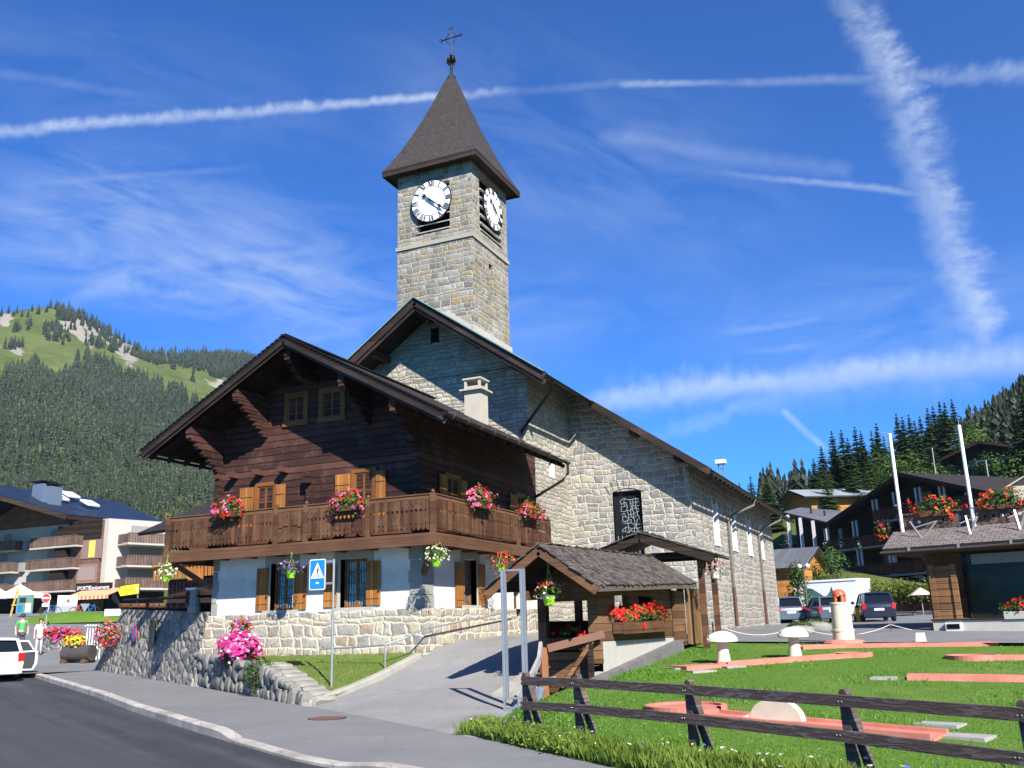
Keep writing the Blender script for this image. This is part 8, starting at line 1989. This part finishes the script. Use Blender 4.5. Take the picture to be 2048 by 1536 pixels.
mb = MB(); mb.prism([c+Rv @ Vector(q) for q in ((-.34, .2, 0), (.34, .2, 0), (0, -.4, 0))], Rv @ Vector((0, 0, .02))); fix_normals(mb.build('plate', M_zinc, t, local=True))
# shop banner on crates, bikes
c = gl(132, 1236, 82); t = thing('banner_stand', 'white advertising banner standing on grey metal crates', 'banner', c)
mb = MB(); mb.box((0, 0, .36), (1.75, .5, .75), Rv @ Matrix(((1, 0, 0), (0, 0, 1), (0, 1, 0)))); mb.build('crate', plain('grey_mesh', (.3, .3, .32), .6), t, local=True); mb = MB(); mb.box((0, 0, 1.2), (1.75, .1, .9), Rv @ Matrix(((1, 0, 0), (0, 0, 1), (0, 1, 0)))); bn = mb.build('banner', M_signwhite, t, local=True)
fwd = -Vector((_fw.x, _fw.y, 0)).normalized()*.07; Pq = lambda x, z: Rv @ Vector((x*.4, 1.2+(z-2.55)*.45, 0))+fwd
mb = MB(); mb.prism([Pq(x, z) for x, z in ((.1, 2.5), (.3, 2.9), (.75, 2.0), (.45, 2.1))], fwd*.1); fix_normals(mb.build('red_mark', M_signred, bn, local=True)); mb = MB(); mb.prism([Pq(x, z) for x, z in ((-.15, 2.3), (.1, 3.0), (.28, 2.8), (.3, 2.35), (.0, 2.15))], fwd*.08); mb.prism([Pq(x, z) for x, z in ((-.75, 2.1), (-.5, 2.4), (-.4, 2.1))], fwd*.08); fix_normals(mb.build('black_mark', M_signblack, bn, local=True))
def bike(label, px, py, D, col):
    c = gl(px, py, D); t = thing('bicycle', label, 'bicycle', c, radians(30), 'bicycles by the sports shop'); R = Matrix.Rotation(pi/2, 3, 'X')
    for x in (-.5, .5):
        mb = MB(); mb.tube([(x+.33*cos(a), 0, .34+.33*sin(a)) for a in [i*pi/10 for i in range(21)]], .025, 5, False); mb.build('wheel', M_tyre, t, local=True)
    m = plain('bike_'+col, dict(red=(.5, .05, .03), blue=(.03, .12, .45))[col], .4); mb = MB()
    for a, b in (((-.5, 0, .34), (-.12, 0, .8)), ((-.12, 0, .8), (.38, 0, .82)), ((.38, 0, .82), (.0, 0, .32)), ((0, 0, .32), (-.12, 0, .85)), ((-.5, 0, .34), (0, 0, .32)), ((.38, 0, .9), (.5, 0, .34))): mb.tube([a, b], .025, 6)
    mb.build('frame', m, t, local=True); mb = MB(); mb.tube([(.36, -.28, .98), (.36, .28, .98)], .018, 6); mb.build('handlebar', M_iron, t, local=True); mb = MB(); mb.box((-.15, 0, .9), (.26, .14, .06)); mb.build('saddle', M_iron, t, local=True)
bike('red bicycle left of the pair parked before the sports shop', 158, 1237, 76, 'red'); bike('blue bicycle right of the pair parked before the sports shop', 177, 1237, 76, 'blue'); bike('blue bicycle left of the crates near the no entry sign', 100, 1239, 76, 'blue')
# direction signs above the retaining wall
c = at_d(257, 1181, 36); a0 = at_d(244, 1240, 36)
t = thing('direction_sign', 'yellow arrow shaped signpost board above the wall', 'direction sign', (c.x, c.y, c.z)); mb = MB(); W_, H_ = .4, .19
mb.prism([Rv @ Vector(q) for q in ((-W_, -.0, 0), (-W_+.1, -H_-.02, 0), (W_, -H_+.08, 0), (W_, H_+.07, 0), (-W_+.1, H_-.03, 0))], Rv @ Vector((0, 0, -.02))); pn_ = fix_normals(mb.build('board', plain('sign_yellow', (.75, .62, .01), .5, .04), t, local=True))
tx = text('CHATEL', 'board_text', M_signblack, pn_, Rv @ Vector((.08, .03, .004)), .15, Rv.to_euler()); tx.rotation_euler = (Rv @ Matrix.Rotation(.1, 3, 'Z')).to_euler()
mb = MB(); mb.box(Rv @ Vector((.32, .07, .003)), (.08, .12, .004), Rv); mb.build('badge', M_signwhite, pn_, local=True)
mb = MB(); mb.prism([Rv @ Vector(q) for q in ((-W_-.03, -.0, -.021), (-W_+.08, -H_-.05, -.021), (W_+.03, -H_+.05, -.021), (W_+.03, H_+.1, -.021), (-W_+.08, H_, -.021))], Rv @ Vector((0, 0, -.01))); fix_normals(mb.build('dark_edge', M_iron, t, local=True))
mb = MB(); mb.tube([(Rv @ Vector((.36, 0, -.05)))+Vector((0, 0, .12)), (Rv @ Vector((.36, 0, -.05)))+Vector((0, 0, -1.6))], .028, 7); mb.build('pole', M_zinc, t, local=True)
c = at_d(225, 1224.5, 37.5); t = thing('toilet_sign', 'small white arrow sign reading WC at the wall end', 'direction sign', c); mb = MB()
mb.prism([Rv @ Vector(q) for q in ((-.32, -.15, 0), (.3, -.12, 0), (.34, -.04, 0), (.27, 0, 0), (.34, .05, 0), (.3, .13, 0), (-.32, .12, 0))], Rv @ Vector((0, 0, -.02))); b_ = fix_normals(mb.build('board', M_signwhite, t, local=True)); text('WC \u2192', 'board_text', M_signblack, b_, Rv @ Vector((-.01, 0, .004)), .17, Rv.to_euler())
mb = MB(); mb.tube([Rv @ Vector((.3, .1, -.04)), Rv @ Vector((.3, -.2, -.04))+Vector((0, 0, -1.4))], .025, 6); mb.build('pole', M_zinc, t, local=True)
# flower wall behind the pedestrians, planter log, railing
fa, fb2 = at_d(74, 1318, 47.5), at_d(188, 1314, 46)
fa.z, fb2.z = plaza_z(fa.x, fa.y), plaza_z(fb2.x, fb2.y)
t = thing('flower_wall', 'low rubble wall topped with red flowers on the left', 'stone wall', fa.lerp(fb2, .5)); dd = (fb2-fa); Lf = dd.length; dd.normalize(); nn = Vector((-dd.y, dd.x, 0)); nn = nn if nn.y > 0 else -nn; hT = at_d(110, 1272, 47).z-fa.z
mb = MB(); mb.prism([fa+Vector((0, 0, -.3)), fb2+Vector((0, 0, -.3)), fb2+Vector((0, 0, hT*.72)), fa.lerp(fb2, .6)+Vector((0, 0, hT)), fa+Vector((0, 0, hT))], nn*.8); fix_normals(mb.build('masonry', M_grey, t))
for i, (u, h, cl) in enumerate(((.06, .5, 'red'), (.22, .62, 'red'), (.4, .6, 'magenta'), (.52, .5, 'red'), (.3, .2, 'magenta'))):
    bouquet(t, fa.lerp(fb2, u)+nn*.3+Vector((0, 0, hT+h*.5-.2)), (.52, .4, .34), [(cl, 3), ('pink', 1)], 260, 110, .12, .07, -.5, 1, leafm('bronze_leaves', (.06, .05, .014), (.17, .13, .04)))
ra_ = thing('steel_gate', 'white steel railing beside the flower wall', 'railing', fb2)
for i in range(6): q = at_d(172+i*5.5, 1296, 42+.2*i); mb = MB(); mb.tube([q-Vector((0, 0, .6)), q+Vector((0, 0, 1.05))], .022, 5); mb.build('baluster', M_signwhite, ra_)
mb = MB(); mb.tube([at_d(170, 1252, 42), at_d(200, 1251, 43)], .025, 5); mb.build('rail', M_signwhite, ra_); mb = MB(); mb.tube([at_d(170, 1296, 42), at_d(200, 1297, 43)], .025, 5); mb.build('rail', M_signwhite, ra_)
c = at_d(158, 1326, 40.5); c.z = plaza_z(c.x, c.y)+.0
pl_ = thing('log_planter', 'hollow dark log planter with yellow and orange flowers on the pavement', 'planter', c)
M_log = plain('charred_log', (.05, .042, .038), .9, .25, scale=2, bump=.02); Rl2 = Matrix.Rotation(radians(12), 3, 'Z')
mb = MB(); mb.tube([Rl2 @ Vector((-.75, .0, .42)), Rl2 @ Vector((.62, 0, .42))], .34, 16); mb.build('log', M_log, pl_, local=True, smooth=40)
for x in (-.6, .42): mb = MB(); mb.tube([Rl2 @ Vector((x, -.35, .06)), Rl2 @ Vector((x, .35, .06))], .13, 8); mb.build('bearer', M_brown, pl_, local=True)
bouquet(pl_, c+Rl2 @ Vector((-.35, .05, .88)), (.6, .34, .28), [('yellow', 6), ('orange', 2)], 320, 200, .1, .055, -.3)
# white car with an open door
pc = at_d(-18, 1352, 32.5); pc.z = at_d(48, 1350, 32.3).z+.0
zc = interp(-pc.x, [(20, .08), (32, .28), (44, .7)])
hd = Vector((-.86, .51, 0)); cr_ = atan2(.51, -.86)
pr = at_d(-7, 1350, 32.0); pr.z = zc
car('white_car', 'white hatchback at the left edge with its front door open', pr, cr_+radians(6), paint('white_car_paint', (.82, .82, .82), 0), L=4.1, W=1.72, Hh=1.48, belt=.95, plate='GE 53 048', dooropen=True)

# ================================================================== PEOPLE
M_skin = plain('skin', (.55, .31, .21), .55, .06)
def skin_chain(mbs, pts, name, m, t, sub=1):
    """a continuous surface grown round a branching skeleton: pts = {key: (pos, radius, parent)}"""
    me = bpy.data.meshes.new(name); keys = list(pts); ix = {k2: i for i, k2 in enumerate(keys)}
    me.from_pydata([pts[k2][0] for k2 in keys], [(ix[pts[k2][2]], ix[k2]) for k2 in keys if pts[k2][2]], [])
    o = bpy.data.objects.new(name, me); COL.objects.link(o); o.parent = t; me.materials.append(m)
    md = o.modifiers.new('skin', 'SKIN'); md.use_smooth_shade = True; o.modifiers.new('sub', 'SUBSURF').levels = sub; o.modifiers['sub'].render_levels = sub
    for i, k2 in enumerate(keys): r = pts[k2][1]; me.skin_vertices[0].data[i].radius = r if isinstance(r, tuple) else (r, r); me.skin_vertices[0].data[i].use_root = pts[k2][2] is None
    return o
def person(label, p, rz, Hh, arms, shirt, trousers, hair, cap=None, long_hair=False, pack=False, legs=True):
    s = Hh/1.7; t = thing('person', label, 'person', p, rz)
    def V(x, y, z): return (x*s, y*s, z*s)
    b = {'pel': (V(0, 0, .93), (.15*s, .1*s), None), 'wai': (V(0, 0, 1.1), (.125*s, .09*s), 'pel'), 'che': (V(0, .0, 1.28), (.155*s, .105*s), 'wai'), 'sho': (V(0, 0, 1.41), (.12*s, .08*s), 'che'), 'nec': (V(0, -.01, 1.49), .052*s, 'sho'), 'hd0': (V(0, -.02, 1.56), (.07*s, .08*s), 'nec'), 'hd1': (V(0, -.02, 1.63), (.078*s, .095*s), 'hd0'), 'hd2': (V(0, -.01, 1.68), (.06*s, .075*s), 'hd1')}
    for sd, q in arms.items():
        sg2 = -1 if sd == 'l' else 1; b[sd+'sh'] = (V(sg2*.17, 0, 1.4), .055*s, 'sho'); b[sd+'el'] = (V(*q[0]), .04*s, sd+'sh'); b[sd+'wr'] = (V(*q[1]), .028*s, sd+'el'); d = (Vector(q[1])-Vector(q[0])).normalized(); b[sd+'pa'] = (V(*(Vector(q[1])+d*.07)), (.036*s, .02*s), sd+'wr')
        side_ = d.cross(Vector((0, 1, 0))).normalized()
        for f in range(4):
            e = Vector(q[1])+d*(.14+.012*(f in (1, 2)))+side_*(f-1.5)*.02+Vector((0, -.015, 0)); b[sd+'f%d' % f] = (V(*e), .009*s, sd+'pa')
        b[sd+'th'] = (V(*(Vector(q[1])+d*.06+side_*.05)), .01*s, sd+'wr')
    for sg2, sd in ((-1, 'l'), (1, 'r')):
        st2 = .05*sg2; b[sd+'hp'] = (V(sg2*.085, 0, .88), .088*s, 'pel'); b[sd+'kn'] = (V(sg2*.1, -.02+st2*.4, .49), .06*s, sd+'hp'); b[sd+'an'] = (V(sg2*.11, .02+st2, .09), .04*s, sd+'kn'); b[sd+'to'] = (V(sg2*.12, -.14+st2, .035), .035*s, sd+'an')
    body = skin_chain(None, b, 'body', M_skin, t)
    # clothing: a second, slightly larger continuous skin over torso and legs
    c = {k2: v for k2, v in b.items() if k2 in ('wai', 'che', 'sho', 'pel')}; c = {k2: (v[0], tuple(x+.016*s for x in v[1]), v[2]) for k2, v in c.items()}
    for sd in arms: m_ = (Vector(b[sd+'sh'][0])*.15+Vector(b[sd+'el'][0])*.85); c[sd+'sh'] = (b[sd+'sh'][0], .072*s, 'sho'); c[sd+'el'] = (tuple(m_), .055*s, sd+'sh')
    skin_chain(None, c, 'shirt', shirt, t)
    c = {'pel': (b['pel'][0], (.16*s, .115*s), None)}
    for sd in 'lr': c[sd+'hp'] = (b[sd+'hp'][0], .1*s, 'pel'); c[sd+'kn'] = (b[sd+'kn'][0], .073*s, sd+'hp'); c[sd+'an'] = (tuple(Vector(b[sd+'an'][0])+Vector((0, 0, .06*s))), .058*s, sd+'kn')
    skin_chain(None, c, 'trousers', trousers, t)
    for sg2, sd in ((-1, 'l'), (1, 'r')): a = Vector(b[sd+'an'][0]); mb = MB(); mb.stone(a+Vector((0, -.08*s, -.045*s)), (.1*s, .28*s, .09*s), None, 2); mb.build('shoe', plain('shoe_dark', (.05, .045, .045), .7), t, local=True, smooth=True)
    mb = MB(); hc = Vector(V(0, .015, 1.66)); mb.lathe([(.096*s, -.03*s), (.1*s, .02*s), (.085*s, .07*s), (.04*s, .1*s), (0, .105*s)], hc, 14)
    if long_hair: mb.lathe([(.02*s, -.2*s), (.085*s, -.16*s), (.095*s, -.03*s)], hc+Vector((0, .04*s, 0)), 12)
    mb.build('hair', hair, t, local=True, smooth=True)
    mb = MB()
    for x in (-.03, .03): mb.lathe([(0, -.008*s), (.009*s, 0), (0, .008*s)], V(x, -.108, 1.64), 8)
    mb.build('eyes', M_signblack, t, local=True); mb = MB(); mb.prism([V(-.013, -.105, 1.6), V(.013, -.105, 1.6), V(0, -.105, 1.645)], V(0, -.022, -.003)); fix_normals(mb.build('nose', M_skin, t, local=True)); mb = MB(); mb.box(V(0, -.104, 1.575), (.045*s, .012*s, .01*s)); mb.build('mouth', plain('lips', (.4, .12, .1), .5), t, local=True)
    if cap: mb = MB(); mb.lathe([(.108*s, -.01*s), (.112*s, .03*s), (.09*s, .09*s), (.03*s, .118*s), (0, .12*s)], hc, 16); mb.box(hc+Vector((0, -.15*s, 0)), (.15*s, .14*s, .015*s)); mb.build('cap', cap, t, local=True, smooth=True)
    if pack:
        mb = MB(); mb.stone(V(0, .2, 1.24), (.3*s, .2*s, .46*s), None, 9); mb.build('backpack', plain('pack_dark', (.05, .06, .09), .8), t, local=True, smooth=True)
        for sg2 in (-1, 1): mb = MB(); mb.tube([V(sg2*.1, .1, 1.44), V(sg2*.11, -.04, 1.49), V(sg2*.11, -.125, 1.36), V(sg2*.13, -.06, 1.12)], .017*s, 6); mb.build('strap', plain('strap_red', (.4, .06, .05), .7), t, local=True)
    return t
pw = at_d(75, 1317, 44.5); pw.z = plaza_z(pw.x, pw.y)
yaw_face = atan2(-pw.y, -pw.x)+pi/2
person('person in a white top and pale trousers raising one hand to the face', pw, yaw_face, 1.66, {'l': ((-.25, .02, 1.15), (-.24, -.05, .92)), 'r': ((.27, -.06, 1.18), (.13, -.2, 1.46))}, plain('white_top', (.8, .8, .8), .8, .04), plain('grey_trousers', (.42, .41, .4), .8, .06), plain('dark_hair', (.03, .02, .016), .6), long_hair=True)
pg = at_d(38, 1314, 45.5); 
person('person in a bright green shirt and dark cap with rucksack straps', (pg.x, pg.y, plaza_z(pg.x, pg.y)), yaw_face+.1, 1.82, {'l': ((-.27, .04, 1.16), (-.25, -.06, .95)), 'r': ((.27, .04, 1.16), (.25, -.06, .95))}, plain('green_shirt', (.05, .42, .12), .8, .06), plain('dark_shorts', (.06, .06, .08), .8), plain('short_brown_hair', (.04, .025, .018), .6), cap=plain('navy_cap', (.02, .025, .05), .7), pack=True)
# ================================================================== VALLEY AIR
if HAZE:
    m = bpy.data.materials.new('valley_air'); m.use_nodes = True; nt = m.node_tree; nt.nodes.remove(nt.nodes['Principled BSDF'])
    v = nt.nodes.new('ShaderNodeVolumePrincipled'); v.inputs['Density'].default_value = HAZE; v.inputs['Color'].default_value = (.62, .76, .95, 1); v.inputs['Anisotropy'].default_value = .2
    nt.links.new(v.outputs[0], nt.nodes['Material Output'].inputs['Volume'])
    mb = MB(); mb.bx(-2600, 2600, -200, 2600, -260, 640); o = mb.build('haze', m); tag(o, 'thin blue valley air between the village and the mountains', 'haze', kind='stuff')
